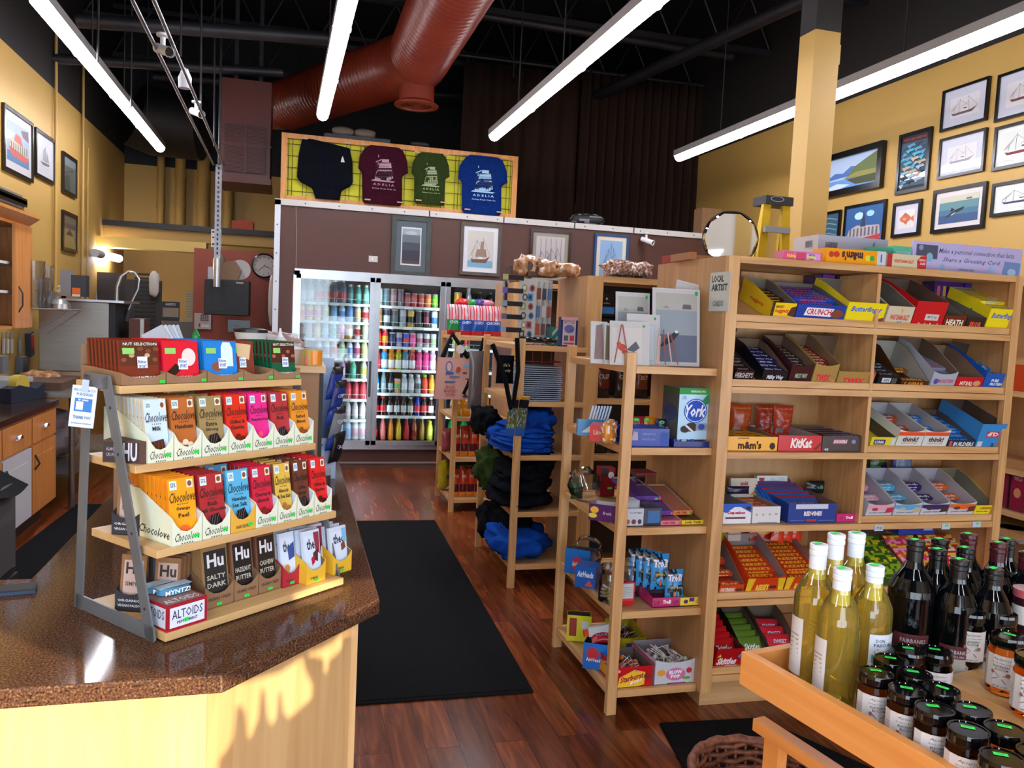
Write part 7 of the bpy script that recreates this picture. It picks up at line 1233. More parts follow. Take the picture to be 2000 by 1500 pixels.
# pastry bags on the case behind
PAS = noisy('glazed pastry in clear film', 25, ((.3, '#8a5c38'), (.55, '#b08058'), (.75, '#d8c8b8')), .25)
PIN = noisy('nuts in clear film', 60, ((.3, '#5c3428'), (.5, '#8c6450'), (.7, '#d0c8c4')), .2)
ZP3 = P(985, 553, Y=6.8).z
for x0, x1, yb, yt, y, z, m, l, s in ((1016, 1060, 528, 500, 5.0, ZC2, PAS, 'tall plastic bag of pastries on the middle shelf case', 1), (1058, 1100, 532, 511, 4.9, ZC2, PAS, 'flat plastic wrapped loaf in the middle of the case top', 2), (1095, 1138, 534, 516, 4.8, ZC2, PAS, 'plastic wrapped pastry strip nearest the coffee boxes', 3), (1190, 1252, 532, 508, 4.75, ZC2 + .01, PIN, 'clear wrapped nuts on the steel tray, left pile', 4), (1245, 1280, 532, 510, 4.75, ZC2 + .01, PIN, 'clear wrapped nuts on the steel tray, right pile', 5)):
    a, b = ps(x0, yb, y), ps(x1, yb, y); tag(crumple(b.x - a.x, .2, 1.5 * (ps(x0, yt, y).z - ps(x0, yb, y).z), s, m, n=16, lump=.4).build('wrapped_pastry', M=T((a.x + b.x) / 2, y + .1, z)), l, 'pastry')
tag(MB().box(0, 0, 0, .36, .25, .01, STEEL).build('steel_tray', M=T(ps(1188, 536, 4.7).x, 4.68, ZC2)), 'flat steel tray under the clear wrapped nuts', 'tray')
tag(MB().box(0, 0, 0, .16, .14, .14, CLEARP).box(.01, .01, .01, .15, .13, .07, '#a87058').build('clear_bin', M=T(ps(984, 545, 6.9).x, 6.7, ZP3)), 'clear plastic bin of sweets on the far shelf case', 'bin')
tag(MB().box(0, 0, 0, .2, .14, .09, '#4c3024').build('brown_bin', M=T(ps(1015, 530, 5.2).x, 5.0, ZC2)), 'dark brown tray under the tall pastry bag', 'tray')
tag(MB().box(-.03, -.02, 0, .03, 0, .22, 'g#15151a').box(-.012, -.0215, .1, .012, -.0195, .14, '#888888').build('wall_phone', M=T(1.775, 6.75, P(970, 600, X=1.775).z) @ RZ(-PI / 2)), 'black handset mounted on the far shelf case end panel', 'phone')
# coffee boxes in the middle case
CB = [[('#16181e', '#2c78b8'), ('#101218', '#1c6c3c'), ('#14100c', '#8a5020'), ('#1c2434', '#283048'), ('#181008', '#7c4818')], [('#1a1c20', '#2c74b0'), ('#181818', '#2c7cb8'), ('#121814', '#2c8c4c'), ('#101010', '#202830'), ('#141414', '#2c70a8')]]
for r, z_ in enumerate((.0, .152)):
    for k, (c, c2) in enumerate(CB[1 - r]):
        x = 1.83 + .118 * k; tag(MB().box(0, 0, 0, .108, .1, .14, 'g' + c).front(0, 0, .108, .14, [('r', 0, .12, 1, .42, c2), ('t', 'coffee', .3, .55, .7, .62, '#c8a860'), ('e', .5, .78, .06, .05, '#c8c8c8')]).build('coffee_box', M=T(x, 4.7, ZC2 - .39 + z_)), '%s coffee box in the %s row of the middle case' % (cardinal(k), ('lower', 'upper')[r]), 'box', 'coffee boxes')
dk = 'dark and orange snack pouches'
for r, (z, cs_) in enumerate(((1.15, ['#5c1c14', '#2c1410', '#6a3018', '#3a1814', '#481c18', '#241418']), (.8, ['#181410', '#1c1410', '#181818', '#201410', '#301820', '#1c1a18']), (.45, ['#2c1c18', '#34201c', '#28404c', '#5c2020', '#202020', '#303c28']))):
    for k, c in enumerate(cs_): tag(pouch(.1, .2, .05, lambda u, v, c=c: 'g' + c if v > .3 else 'g#1c1412', k + r, 8, 10, [('t', ('CRISP', 'OCR', 'NUTS')[r], .15, .6, .85, .75, '#b0a490')]).build('snack_pouch', M=T(1.88 + .13 * k, 4.68, z)), '%s pouch from the left on the %s level of the middle case' % (cardinal(k), ('upper', 'middle', 'lower')[r]), 'pouch')
# ============================================================ far end shelf: snack bags
def chips(x0, x1, yb, yt, y, z, col, n, lab, seed=0):
    a, b = ps(x0, yb, y), ps(x1, yb, y); h = ps(x0, yt, y).z - ps(x0, yb, y).z; st_ = (b.x - a.x) / n
    for k in range(n): tag(pouch(st_ * 1.05, h, .06, col, seed + k, 8, 12, [('t', 'POP', .2, .6, .8, .72, '#e8d0b8', .1)]).build('snack_bag', M=T(a.x + st_ * (k + .5), y + .05, z) @ RZ(.25) @ RX(-.08)), '%s %s' % (cardinal(k), lab), 'bag')
ORG = lambda u, v: 'g#e08418' if v < .2 else 'g#5c1620' if v < .42 else 'g#c43c1c'
chips(884, 952, 893, 833, 6.5, BS[2], ORG, 4, 'orange and maroon snack bag from the left on the far shelf, upper row')
chips(884, 958, 973, 912, 6.5, BS[3], ORG, 5, 'orange and maroon snack bag from the left on the far shelf, lower row', 9)
chips(884, 958, 814, 775, 6.5, BS[1], lambda u, v: 'g#d09018', 4, 'yellow orange snack bag from the left below the hanging tote')
tag(pouch(.16, .26, .1, 'g#b8a820', 2, 10, 12, [('e', .5, .5, .2, .15, '#3a4c80')]).build('snack_bag', M=T(ps(868, 945, 6.8).x, 6.85, BS[3]) @ RZ(.9)), 'yellow snack bag at the left end of the lowest far shelf', 'bag')
tag(pouch(.14, .2, .08, 'g#a04850', 4, 10, 12).build('snack_bag', M=T(ps(874, 870, 6.8).x, 6.8, BS[2]) @ RZ(.6)), 'pink striped snack bag at the left of the upper far row', 'bag')
garmentpile(885, 940, 915, 900, 6.55, BS[3] + .22, .3, GRNC, 'dark green bags lying on the lower snack row', 77, .4)
for k in range(8):
    x = ps(886 + k * 12, 645, 6.5).x; c = 'g#208040' if k < 2 else 'g#1c4c9c'
    tag(pouch(.11, .25, .05, lambda u, v, c=c: 'g#b82028' if v < .14 else c if v < .5 else ('g#c83848' if int(u * 9) % 2 else 'g#c8b0b8'), k, 10, 14, [('t', 'CHIPS', .15, .36, .85, .46, '#c8d4e8')]).build('snack_bag', M=T(x, 6.52 + .02 * (k % 2), BS[0] + .01) @ RZ(.2) @ RX(-.1)), '%s striped snack bag from the left on top of the far end shelf' % cardinal(k), 'bag')
for k, (px, c) in enumerate(((905, '#c81c28'), (918, '#208c3c'), (935, '#3c2c80'), (950, '#c87890'))): tag(crumple(.14, .12, .07, k, 'g' + c, n=8, lump=.4).build('snack_bag', M=T(ps(px, 605, 6.7).x, 6.72, BS[0] + .24)), '%s small bag heaped above the striped snack bags' % cardinal(k), 'bag')
# tote, apron straps
tp0, tp1, tq = ps(854, 697, 6.38), ps(935, 697, 6.38), ps(846, 778, 6.38)
tb = thing('tote_bag', 'pink printed canvas tote bag hanging by black straps from the far end shelf', 'bag', T(tq.x, 6.36, tq.z)); tw, th_ = tp1.x - tq.x, tp0.z - tq.z
MB().grid(lambda u, v: (tw * u * (1 - .05 * v) + .02 * v, -.012 * math.sin(u * 5 + v) - .02, th_ * v), 10, 10, '#c8958a').grid(lambda u, v: (tw * u * (1 - .05 * v) + .02 * v, .02, th_ * v), 4, 4, '#b88478', flip=True).front(.02, 0, tw - .04, th_, [('t', 'HOOK', .22, .25, .46, .34, '#a84038'), ('t', 'MONTEREY', .18, .16, .5, .24, '#a84038'), ('t', 'SOUND', .22, .07, .46, .15, '#a84038'), ('e', .28, .78, .09, .14, '#5868a0'), ('e', .28, .78, .06, .1, '#d0a8a0'), ('e', .52, .72, .06, .07, '#a83828'), ('r', .2, .6, .4, .66, '#38589c'), ('r', .3, .52, .55, .56, '#3868a8'), ('r', .18, .4, .45, .44, '#305090'), ('l', [(.72, .12), (.76, .5)], .02, '#303440'), ('l', [(.7, .5), (.82, .5)], .03, '#303440'), ('e', .72, .08, .07, .04, '#404450'), ('e', .75, .82, .12, .04, '#6898b8'), ('e', .68, .64, .06, .03, '#5a4840')], y=-.035).build('body', tb)
st2 = ps(888, 652, 6.38)
MB().tube([(.06, 0, th_), (st2.x - tq.x - .02, .02, st2.z - tq.z), (tw * .75, 0, th_)], .022, 'c#101014', 6).build('strap', tb)
tag(MB().lathe([(0, 0, '#c8c0bc'), (.035, 0, '#c8c0bc'), (.035, .006, '#c8c0bc'), (0, .006, None)], 16).build('round_tag', M=T(*ps(899, 682, 6.3)) @ RX(PI / 2)), 'small round white price disc hanging on the tote strap', 'tag')
for a, b, l in (((945, 660), (905, 770), 'long black strap falling behind the right side of the tote'), ((1010, 660), (1002, 790), 'black strap hanging beside the magazine stack'), ((962, 672), (998, 800), 'black lanyard strap hanging on the front post of the middle end shelf')):
    y = 6.3 if a[0] < 950 else 4.5
    tag(MB().tube([ps(a[0], a[1], y), ps((a[0] + b[0]) / 2 + 6, (a[1] + b[1]) / 2, y), ps(b[0], b[1], y)], .014, 'c#0e0e12', 6).build('hanging_lanyard'), l, 'lanyard')
tag(pouch(.11, .17, .03, BLUSH, 3, 8, 10, [('t', "Life's", .25, .6, .75, .72, '#b0a070'), ('t', 'ready', .25, .4, .8, .52, '#b0a070')]).build('hanging_garment', M=T(ps(982, 745, 4.7).x, 4.66, ps(982, 748, 4.7).z)), 'black printed baby top hanging in the middle end shelf', 'clothing')
tag(pouch(.1, .4, .03, 'g#6a5c5c', 3, 8, 10).build('mesh_bag', M=T(ps(925, 800, 5.4).x, 5.38, ps(925, 798, 5.4).z)), 'grey brown netting bag hanging on the middle end shelf rear post', 'bag')
# ============================================================ wooden tray table at the lower right
TZ0, RIM = .955, 1.01
A0 = P(1448, 1272, Z=RIM); A1 = P(1850, 1500, Z=RIM); A2 = P(1560, 1264, Z=RIM)
dA = (A1 - A0).normalized(); dB = Vector((-dA.y, dA.x, 0)); dB = dB if dB.dot(A2 - A0) > 0 else -dB
TM = Matrix((dA, dB, (0, 0, 1))).transposed().to_4x4(); TM.translation = (A0.x, A0.y, 0); TI = TM.inverted()
tt = thing('display_table', 'orange maple display table with raised tray edges holding wine and honey', 'table', TM)
OR = wood('orange maple', 'x', '#bd7434', '#d58a44', '#e09c58', sc=.6)
MB().box(0, 0, RIM - .062, 1.6, .02, RIM, OR).build('front_board', tt, bevel=.001); MB().box(0, .021, RIM - .062, .018, 1.1, RIM, OR).build('side_board', tt, bevel=.001); MB().box(.019, .021, TZ0 - .015, 1.6, 1.1, TZ0, WX).build('tray_floor', tt)
MB().box(.2, .27, TZ0 + .001, 1.6, 1.1, TZ0 + .05, WX).build('second_tier', tt, bevel=.001)
for x, y in ((.45, .3), (.06, 1.0), (1.5, .06)): MB().box(x, y, 0, x + .05, y + .05, RIM - .063, OR).build('leg', tt)
def wine(px, py, ptop, lab, kind, g=None, r=.036):
    b = P(px, py, Z=TZ0); zt_ = P(px, ptop, Y=b.y).z; H = zt_ - TZ0; t = thing('wine_bottle', lab, 'bottle', T(b.x, b.y, TZ0 + .001), g)
    w_ = kind == 'white'; gm = WINE if w_ else 'b#050608'; cp = {'white': '#d8dde6', 'black': 'g#0c0c0e', 'maroon': 'g#3c0e16', 'gold': 'm#c0984c'}[kind]
    sh_ = H * .62
    MB().lathe([(0, .008, gm), (r * .7, .002, gm), (r, .006, gm), (r, sh_, gm), (r * .97, sh_ + .012, gm), (r * .75, sh_ + .032, gm), (r * .45, sh_ + .05, gm), (.0135, sh_ + .066, gm), (.013, H - .05, None)], 30).build('bottle', t)
    c = MB().lathe([(.0148, H - .062, cp), (.0150, H - .02, cp), (.016, H - .018, cp), (.016, H - .012, cp), (.0152, H - .01, cp), (.016, H - .008, cp), (.016, H - .001, cp), (.015, H, cp), (0, H, None)], 20)
    c.face((-.01, -.006, H + .0005), (1, .2, 0), (0, 1, 0), .018, .012, [('r', 0, 0, 1, 1, GRN)])
    c.build('cap', t)
    va = math.atan2(-b.y, -b.x)
    def cyl(off, z0, hh, arc):
        return lambda x, y, o: ((r + .0006 + o) * math.cos(va + off + (x - .5) * arc), (r + .0006 + o) * math.sin(va + off + (x - .5) * arc), z0 + y * hh)
    l = MB(); l.asp = 1
    if w_ and g: l.art(cyl(.75, sh_ * .25, sh_ * .55, 1.5), [('r', 0, 0, 1, 1, '#cdd2dc'), ('t', 'DON', .2, .82, .5, .9, '#2c4860'), ('t', 'PASCUAL', .15, .72, .8, .8, '#2c4860'), ('t', 'Coastal', .15, .56, .8, .68, '#3c8c9c', .35, -.004), ('t', 'White', .1, .34, .95, .54, '#2c7c90', .35), ('p', [(0, .05), (.5, .15), (1, .04), (1, 0), (0, 0)], '#7cacb8')], curved=True)
    elif w_: l.art(cyl(-.9, sh_ * .2, sh_ * .62, .9), [('r', 0, 0, 1, 1, '#c8c4c4')] + [('l', [(.2, .3 + .08 * k), (.8, .3 + .08 * k)], .02, '#907c78') for k in range(6)], curved=True)
    else: l.art(cyl(.15, sh_ * .12, sh_ * .48, 1.5), [('r', 0, 0, 1, .68, '#a8a094'), ('r', 0, .68, 1, 1, '#4c141e'), ('t', 'FAIRBANKS', .2, .8, .9, .9, '#c8b8b8', 0, .01), ('t', 'CELLARS', .4, .71, .8, .77, '#b0a0a0')] + [('l', [(.08, .6 - .07 * k), (.92, .6 - .07 * k)], .02, '#5c544c') for k in range(8)], curved=True)
    l.build('label', t); return t
wine(1578, 1345, 1064, 'white wine bottle with white cap, rear left of the pale bottles', 'white')
wine(1612, 1322, 1044, 'white wine bottle standing behind the two left pale bottles', 'white')
wine(1652, 1312, 1042, 'tallest looking white wine bottle, rear centre of the pale group', 'white')
wine(1625, 1378, 1112, 'white wine bottle in front of the pale group with its back label showing', 'white', r=.0355).children
wine(1690, 1345, 1106, 'white wine bottle with a teal script label, right of the pale group', 'white', 'pale wine with script label')
for px, py, pt, k, l, r in ((1766, 1325, 1056, 'black', 'large dark red wine bottle with burgundy label, nearest the pale bottles', .042), (1814, 1300, 1054, 'black', 'dark wine bottle behind the large labelled one', .036), (1811, 1318, 1074, 'black', 'dark wine bottle with black cap between the two labelled dark bottles', .036), (1870, 1290, 1044, 'maroon', 'dark wine bottle with maroon cap, tallest of the middle dark bottles', .036), (1864, 1312, 1071, 'black', 'dark wine bottle with black cap in front of the tallest maroon capped one', .036), (1852, 1342, 1094, 'black', 'dark wine bottle with burgundy label just left of the upper honey jars', .036), (1928, 1300, 1061, 'maroon', 'dark wine bottle with maroon cap second from the right', .036), (1946, 1280, 1054, 'black', 'dark wine bottle with brown black cap behind the maroon capped pair', .036), (1920, 1345, 1112, 'black', 'short looking dark wine bottle directly behind the upper honey jars', .036), (1984, 1310, 1080, 'maroon', 'dark wine bottle with maroon cap at the right edge', .036), (1998, 1275, 1048, 'gold', 'wine bottle with gold cap at the right edge', .036)):
    wine(px, py, pt, l, k, r=r)
JR = .0285
def honey(px, py, up, lab, g='honey jars with green price stickers'):
    z = TZ0 + (.052 if up else .001); H = .1; b = P(px, py, Z=z + H)
    va = math.atan2(-b.y, -b.x) + .25
    if not HP:
        t = thing('honey_jar', lab, 'jar', T(b.x, b.y, z) @ RZ(va), g); HP.append(t)
        a = MB().lathe([(0, .004, AMBER), (JR * .85, .001, AMBER), (JR, .008, AMBER), (JR, .072, AMBER), (JR * .9, .08, AMBER), (JR * .86, .086, None)], 32); a.build('jar', t)
        MB().lathe([(JR * .955, .082, 'b#08080a'), (JR * 1.0, .086, 'b#08080a'), (JR * 1.0, .095, 'b#08080a'), (JR * .96, .1, 'b#08080a'), (JR * .88, .1, 'b#08080a'), (JR * .84, .0985, 'b#08080a'), (0, .0985, None)], 32).build('lid', t)
        l = MB(); l.asp = 1.2
        l.art(lambda x, y, o: ((JR + .0006 + o) * math.cos((x - .5) * 2.7), (JR + .0006 + o) * math.sin((x - .5) * 2.7), .014 + y * .056), [('r', 0, 0, 1, 1, '#c9c3c2'), ('t', 'Apiaries', .32, .84, .68, .93, '#54484a', .2, -.005), ('t', 'Honey of the Valley', .3, .75, .7, .79, '#6a5c5c'), ('t', 'BLACKBERRY', .34, .64, .66, .71, '#4a3c40', 0, .01), ('t', 'BLOSSOM', .38, .55, .62, .62, '#4a3c40', 0, .01), ('l', [(.36, .5), (.6, .18)], .018, '#8c5850'), ('l', [(.33, .24), (.62, .44)], .018, '#8c5850'), ('e', .63, .45, .045, .06, '#8c5850'), ('e', .35, .49, .03, .06, '#8c5850'), ('t', 'NET WT 16 OZ', .36, .05, .62, .1, '#54484a')] + [('l', [(.78, .7 - .08 * k), (.95, .7 - .08 * k)], .012, '#8a8284') for k in range(6)] + [('l', [(.05, .7 - .08 * k), (.2, .7 - .08 * k)], .012, '#8a8284') for k in range(6)], curved=True)
        l.build('label', t)
        s_ = MB(); s_.face((-.004, -.009, .0988), (0, 1, 0), (-1, 0, 0), .018, .0085, [('r', 0, 0, 1, 1, GRN), ('t', '15.99', .25, .25, .75, .75, '#18a030')]); s_.build('price_sticker', t)
        return
    dup(HP[0], T(b.x, b.y, z) @ RZ(va + rnd.uniform(-.5, .3)), lab, g)
HP = []
for px, py, up, l in ((1713, 1312, 0, 'honey jar at the front left of the lower rows'), (1741, 1287, 0, 'honey jar in the lower rows just right of the teal labelled wine'), (1776, 1268, 0, 'honey jar below the large burgundy labelled bottle'), (1828, 1270, 0, 'honey jar squeezed left of the upper tier jars'), (1786, 1314, 0, 'honey jar in the second lower row, second from the back'), (1772, 1346, 0, 'honey jar next along the tray edge from the front left one'), (1838, 1344, 0, 'honey jar in the second lower row, third from the back'), (1826, 1382, 0, 'honey jar third along the tray edge'), (1898, 1384, 0, 'honey jar in the second lower row, fourth from the back'), (1892, 1424, 0, 'honey jar fourth along the tray edge'), (1964, 1422, 0, 'honey jar in the second lower row near the right edge'), (1958, 1478, 0, 'honey jar nearest the viewer at the bottom edge'), (2030, 1470, 0, 'honey jar cut off by the right bottom corner'), (1894, 1193, 1, 'honey jar standing first on the raised tier'), (1955, 1196, 1, 'honey jar behind the others on the raised tier'), (1970, 1240, 1, 'honey jar on the raised tier with its front label facing the viewer'), (2022, 1280, 1, 'honey jar on the raised tier cut by the right edge')):
    honey(px, py, up, l)
jb = P(2003, 1235, Z=TZ0 + .1); jj = thing('jam_jar', 'dark jam jar with red checked lid on the top tier at the right edge', 'jar', T(jb.x, jb.y, TZ0 + .1)); MB().lathe([(0, 0, 'g#2a1216'), (.026, .002, 'g#2a1216'), (.027, .02, '#c8c4bc'), (.027, .055, 'g#2a1216'), (.024, .07, None)], 24).build('jar', jj); MB().lathe([(.027, .07, '#b85058'), (.028, .085, '#c8a0a0'), (0, .087, None)], 22).build('lid', jj)
tj = TI @ jb; MB().box(tj.x - .06, tj.y - .03, TZ0 + .052, tj.x + .4, tj.y + .3, TZ0 + .099, WX).build('third_tier', tt)
# basket and stool below
bk = P(1482, 1520, Z=.56); ba = MB(); WK = noisy('dark brown wicker', 60, ((.3, '#4a2414'), (.7, '#8a4c30')), .6, .3)
for k in range(12):
    z = .56 - k * .016; rr = .15 - k * .006
    ba.tube([((rr + .006 * math.sin(a * PI / 2 + k * PI)) * math.cos(a * PI / 24), (rr + .006 * math.sin(a * PI / 2 + k * PI)) * math.sin(a * PI / 24), z + .004 * math.cos(a * PI / 4)) for a in range(49)], .0065, WK, 5, caps=False)
for k in range(36): a = k * PI / 18; ba.tube([(.155 * math.cos(a), .155 * math.sin(a), .57), (.09 * math.cos(a), .09 * math.sin(a), .36)], .0045, WK, 4)
ba.tube([(.155 * math.cos(a * PI / 24), .155 * math.sin(a * PI / 24), .572 + .003 * math.sin(a * 2.0)) for a in range(49)], .011, WK, 6, caps=False)
ba.lathe([(.085, .37, WK), (0, .37, None)], 24)
tag(ba.build('wicker_basket', M=T(bk.x, bk.y, 0)), 'dark brown wicker basket below the wine table', 'basket')
so = TI @ P(1471, 1403, Z=.8); MB().box(so.x, so.y, .775, so.x + .5, so.y + .03, .8, OR).build('crossbar', tt); MB().box(so.x + .03, so.y + .005, .0, so.x + .07, so.y + .03, .774, OR).build('leg', tt)
tag(crumple(.16, .12, .12, 6, '#3c2c24', n=10, lump=.2).build('paper_bag', M=T(bk.x + .03, bk.y - .01, .38)), 'crumpled dark paper in the wicker basket', 'bag')
# ============================================================ mats
def mat4(pts, lab):
    q = [P(x, y, Z=.006) for x, y in pts]; m = MB().prism([(a.x, a.y) for a in q], .001, .008, MATT)
    c = sum((a for a in q), Vector()) / len(q); m.prism([(c.x + (a.x - c.x) * .985, c.y + (a.y - c.y) * .985) for a in q], .008, .011, MATT)
    tag(m.build('floor_mat'), lab, 'mat')
mat4([(660, 1018), (849, 1016), (1042, 1351), (640, 1380)], 'long black ribbed floor mat in the aisle beside the counter')
mat4([(1288, 1413), (1485, 1403), (1700, 1500), (1345, 1520)], 'black floor mat at the foot of the candy shelf')
mat4([(-300, 1330), (150, 985), (260, 985), (60, 1180), (-100, 1330)], 'dark floor mat behind the checkout counter')
# ============================================================ ladder and mirror behind the candy shelf
ly = 4.25; l0, l1 = P(1482, 560, Y=ly), P(1531, 560, Y=ly); lz = P(1508, 400, Y=ly).z
YLD = noisy('yellow fibreglass', 6, ((.3, '#c09808'), (.7, '#d0a814')), .4)
ld = thing('step_ladder', 'yellow fibreglass step ladder with black top cap between the mirror and pillar', 'ladder', T(l0.x, ly, 0)); lw = l1.x - l0.x
for s_, y1 in ((0, 0), (0, .34)):
    for a, b in ((-.1, .02), (lw + .1, lw - .02)): MB().prism([(a - .03, 0), (a + .03, 0), (b + .025, lz), (b - .025, lz)], 0, .025, YLD, ax='y').build('rail', ld).matrix_basis = T(0, y1 * 1.0, 0) @ RX(math.atan2(y1, lz) if y1 else 0)
MB().box(-.005, -.02, lz, lw + .01, .12, lz + .05, '#18181c').face((.02, -.0205, lz + .015), (1, 0, 0), (0, 0, 1), .1, .035, [('e', .5, .5, .45, .45, '#a0a0a0'), ('e', .5, .5, .4, .38, '#18181c')]).build('top_cap', ld)
for k in range(6): MB().box(-.01, -.02, .3 + .3 * k, lw + .01, .08, .325 + .3 * k, '#8a8a88').build('step', ld)
zz = P(1508, 455, Y=ly).z; MB().box(0, -.025, zz, lw, -.005, zz + .035, '#8a8c90').tube([(0, -.01, zz), (.04, .1, zz - .06)], .006, STEEL, 6).build('spreader', ld)
mc = P(1427, 466, Y=4.1); mr = P(1475, 466, Y=4.1).x - mc.x; MIR = noisy('mirror glass', 1, ((.3, '#d0d4d6'), (.7, '#d4d8da')), .03, metal=1)
mm_ = thing('round_mirror', 'round wall mirror with faceted edge leaning behind the candy shelf', 'mirror', Matrix.Translation(mc) @ RZ(-.35) @ RX(PI / 2 + .0))
MB().lathe([(mr * .93, .0, MIR), (0, .0, None)], 10).lathe([(mr, -.012, MIR), (mr * .93, 0, None)], 10).build('glass', mm_); MB().lathe([(mr * 1.01, -.02, '#3c3430'), (mr * 1.01, -.012, '#3c3430'), (mr, -.012, None)], 40).lathe([(0, -.021, '#3c3430'), (mr * 1.01, -.02, None)], 40).build('back', mm_)
tag(MB().box(-.02, 0, 0, .02, .03, mc.z - mr, BLKM).build('mirror_stand', M=T(mc.x, 4.14, 0)), 'dark stand carrying the round mirror', 'stand')
tag(MB().box(0, 0, 0, .25, .2, .32, CARD).build('carton', M=T(P(1362, 470, Y=8.7).x, 8.62, WT + .031)), 'brown carton on the brown wall beside the curtain edge', 'carton')
# ============================================================ shelf on the right edge
xs = 3.75
rs = thing('wall_shelf', 'maple wall shelving cut by the right edge behind the candy shelf', 'shelf unit', T(xs, 2.2, 0))
zr = [P(1985, y, X=xs).z for y in (548, 764, 918, 1002)]
for z in [.25] + zr[::-1]: MB().box(0, 0, z - .03, .5, 2.6, z, WY).build('shelf', rs)
MB().box(.5, 0, 0, .52, 2.6, zr[0], BZ).build('back_panel', rs); MB().box(0, 2.601, 0, .5, 2.62, zr[0], BZ).build('end_panel', rs)
for k in range(6): tag(MB().box(0, 0, 0, .05, .09, .22, '#6a1830').face((0, .09, 0), (0, -1, 0), (0, 0, 1), .09, .22, [('r', .1, .05, .9, .95, 'g#8c1c3c'), ('t', 'WILD', .2, .75, .8, .85, '#d0a0a8'), ('e', .5, .45, .25, .12, '#c08850')]).build('snack_box', M=T(xs + .03, 3.35 + .11 * k, zr[3] + .001)), '%s maroon snack box, counted away from the viewer, on the right edge shelving' % cardinal(k), 'box', 'maroon snack boxes')
for k in range(3): tag(MB().box(0, 0, 0, .05, .1, .14, 'g#b8401c').build('snack_box', M=T(xs + .03, 3.4 + .12 * k, zr[1] + .001)), '%s orange box, counted away from the viewer, on the upper right edge shelf' % cardinal(k), 'box', 'orange boxes')
jp = P(1965, 1150, X=xs + .1); jg = thing('milk_jug', 'white plastic jug with dark blue cap behind the wine bottles', 'jug', T(jp.x, jp.y, .6)); hj = P(1965, 1058, X=xs + .1).z - .6
MB().lathe([(0, 0, '#c0c4d0'), (.075, 0, '#c0c4d0'), (.08, hj * .55, '#c0c4d0'), (.07, hj * .7, '#c0c4d0'), (.025, hj * .93, None)], 20).tube([(.03, -.02, hj * .88), (.08, -.05, hj * .8), (.085, -.05, hj * .6)], .012, '#c0c4d0', 8).build('body', jg); MB().lathe([(.03, hj * .92, '#1c2c80'), (.03, hj, '#1c2c80'), (0, hj, None)], 14).build('cap', jg)
MB().box(0, 0, .57, .5, 2.6, .6, WY).build('shelf', rs)
# ============================================================ kitchen corner at the left
def PXp(px, py, X): return P(px, py, X=X)
xc = -1.95; e = PXp(57, 540, xc); zt_, zb_ = PXp(57, 442, xc).z, PXp(57, 640, xc).z; HN = wood('honey maple', 'z', '#a8642c', '#bf7a3c', '#cc8c50')
uc = thing('wall_cabinet', 'honey maple wall cabinet with an open glazed section at the left edge', 'cabinet', T(XL, e.y - 1.6, zb_)); hh = zt_ - zb_; dd_ = xc - XL
MB().box(.0, 0, 0, dd_, 1.6, .02, HN).box(0, 0, hh - .02, dd_, 1.6, hh, HN).box(0, 1.58, .02, dd_, 1.6, hh - .02, HN).box(0, 0, .02, .01, 1.58, hh - .02, '#8c8c90').box(.01, 0, hh * .33, dd_ - .03, 1.57, hh * .33 + .02, '#c8c8c8').box(.01, 0, hh * .6, dd_ - .03, 1.57, hh * .6 + .02, '#c8c8c8').build('body', uc)
MB().prism([(dd_ - .02, hh), (dd_ + .06, hh + .06), (dd_ + .06, hh + .08), (0, hh + .08), (0, hh)], 0, 1.66, HN, ax='y').build('crown_moulding', uc)
dr_ = MB().box(dd_ + .001, 1.2, .005, dd_ + .022, 1.598, hh - .01, HN).box(dd_ + .022, 1.26, .07, dd_ + .024, 1.54, hh - .08, HN).build('door', uc); MB().tube([(dd_ + .022, 1.27, .12), (dd_ + .05, 1.27, .17), (dd_ + .05, 1.27, .26), (dd_ + .022, 1.27, .31)], .006, '#2c2a28', 6).build('handle', dr_)
for k in range(3): tag(MB().lathe([(0, 0, '#b8b4ac'), (.035, 0, '#b8b4ac'), (.045, .14, '#b8b4ac'), (0, .141, None)], 14).build('paper_cup', M=T(xc - .12, e.y - .55 - .14 * k, zb_ + hh * (.6 if k != 1 else .33) + .021)), '%s pale paper cup stack inside the wall cabinet' % cardinal(k), 'cup')
xb_ = -1.68; yb_ = 6.6; zc_ = PXp(99, 786, xb_ + .03).z
bc = thing('base_cabinet', 'honey maple base cabinet with drawer, door and dark worktop at the left edge', 'cabinet', T(XL + .003, 3.8, 0)); wd_ = xb_ - XL
MB().box(0, 0, .12, wd_, yb_ - 3.8, zc_ - .04, HN).box(0, .05, 0, wd_ - .07, yb_ - 3.85, .12, '#2a1c14').build('body', bc); MB().box(0, -.02, zc_ - .04, wd_ + .03, yb_ - 3.78, zc_, noisy('dark worktop', 80, ((.3, '#241a18'), (.7, '#3a2a26')), .12)).build('worktop', bc)
for k in range(4):
    y0 = yb_ - 3.8 - .58 * (k + 1); dw = MB().box(wd_ + .001, y0, zc_ - .24, wd_ + .02, y0 + .56, zc_ - .06, HN).build('drawer', bc); MB().grid(lambda u, v: (wd_ + .02 + .025 * math.sin(v * PI / 2), y0 + .28 + .045 * math.cos(u * PI) * math.cos(v * PI / 3), zc_ - .16 + .03 * math.sin(u * PI)), 8, 4, 'm#c0c0c4').build('cup_pull', dw)
    do = MB().box(wd_ + .001, y0, .14, wd_ + .02, y0 + .56, zc_ - .26, HN if k != 1 else '#b8b8bc').box(wd_ + .02, y0 + .08, .22, wd_ + .023, y0 + .48, zc_ - .34, HN if k != 1 else '#b8b8bc').build('door', bc); MB().tube([(wd_ + .022, y0 + .05, zc_ - .42), (wd_ + .05, y0 + .05, zc_ - .38), (wd_ + .022, y0 + .05, zc_ - .32)], .007, '#2c2a28', 6).build('handle', do)
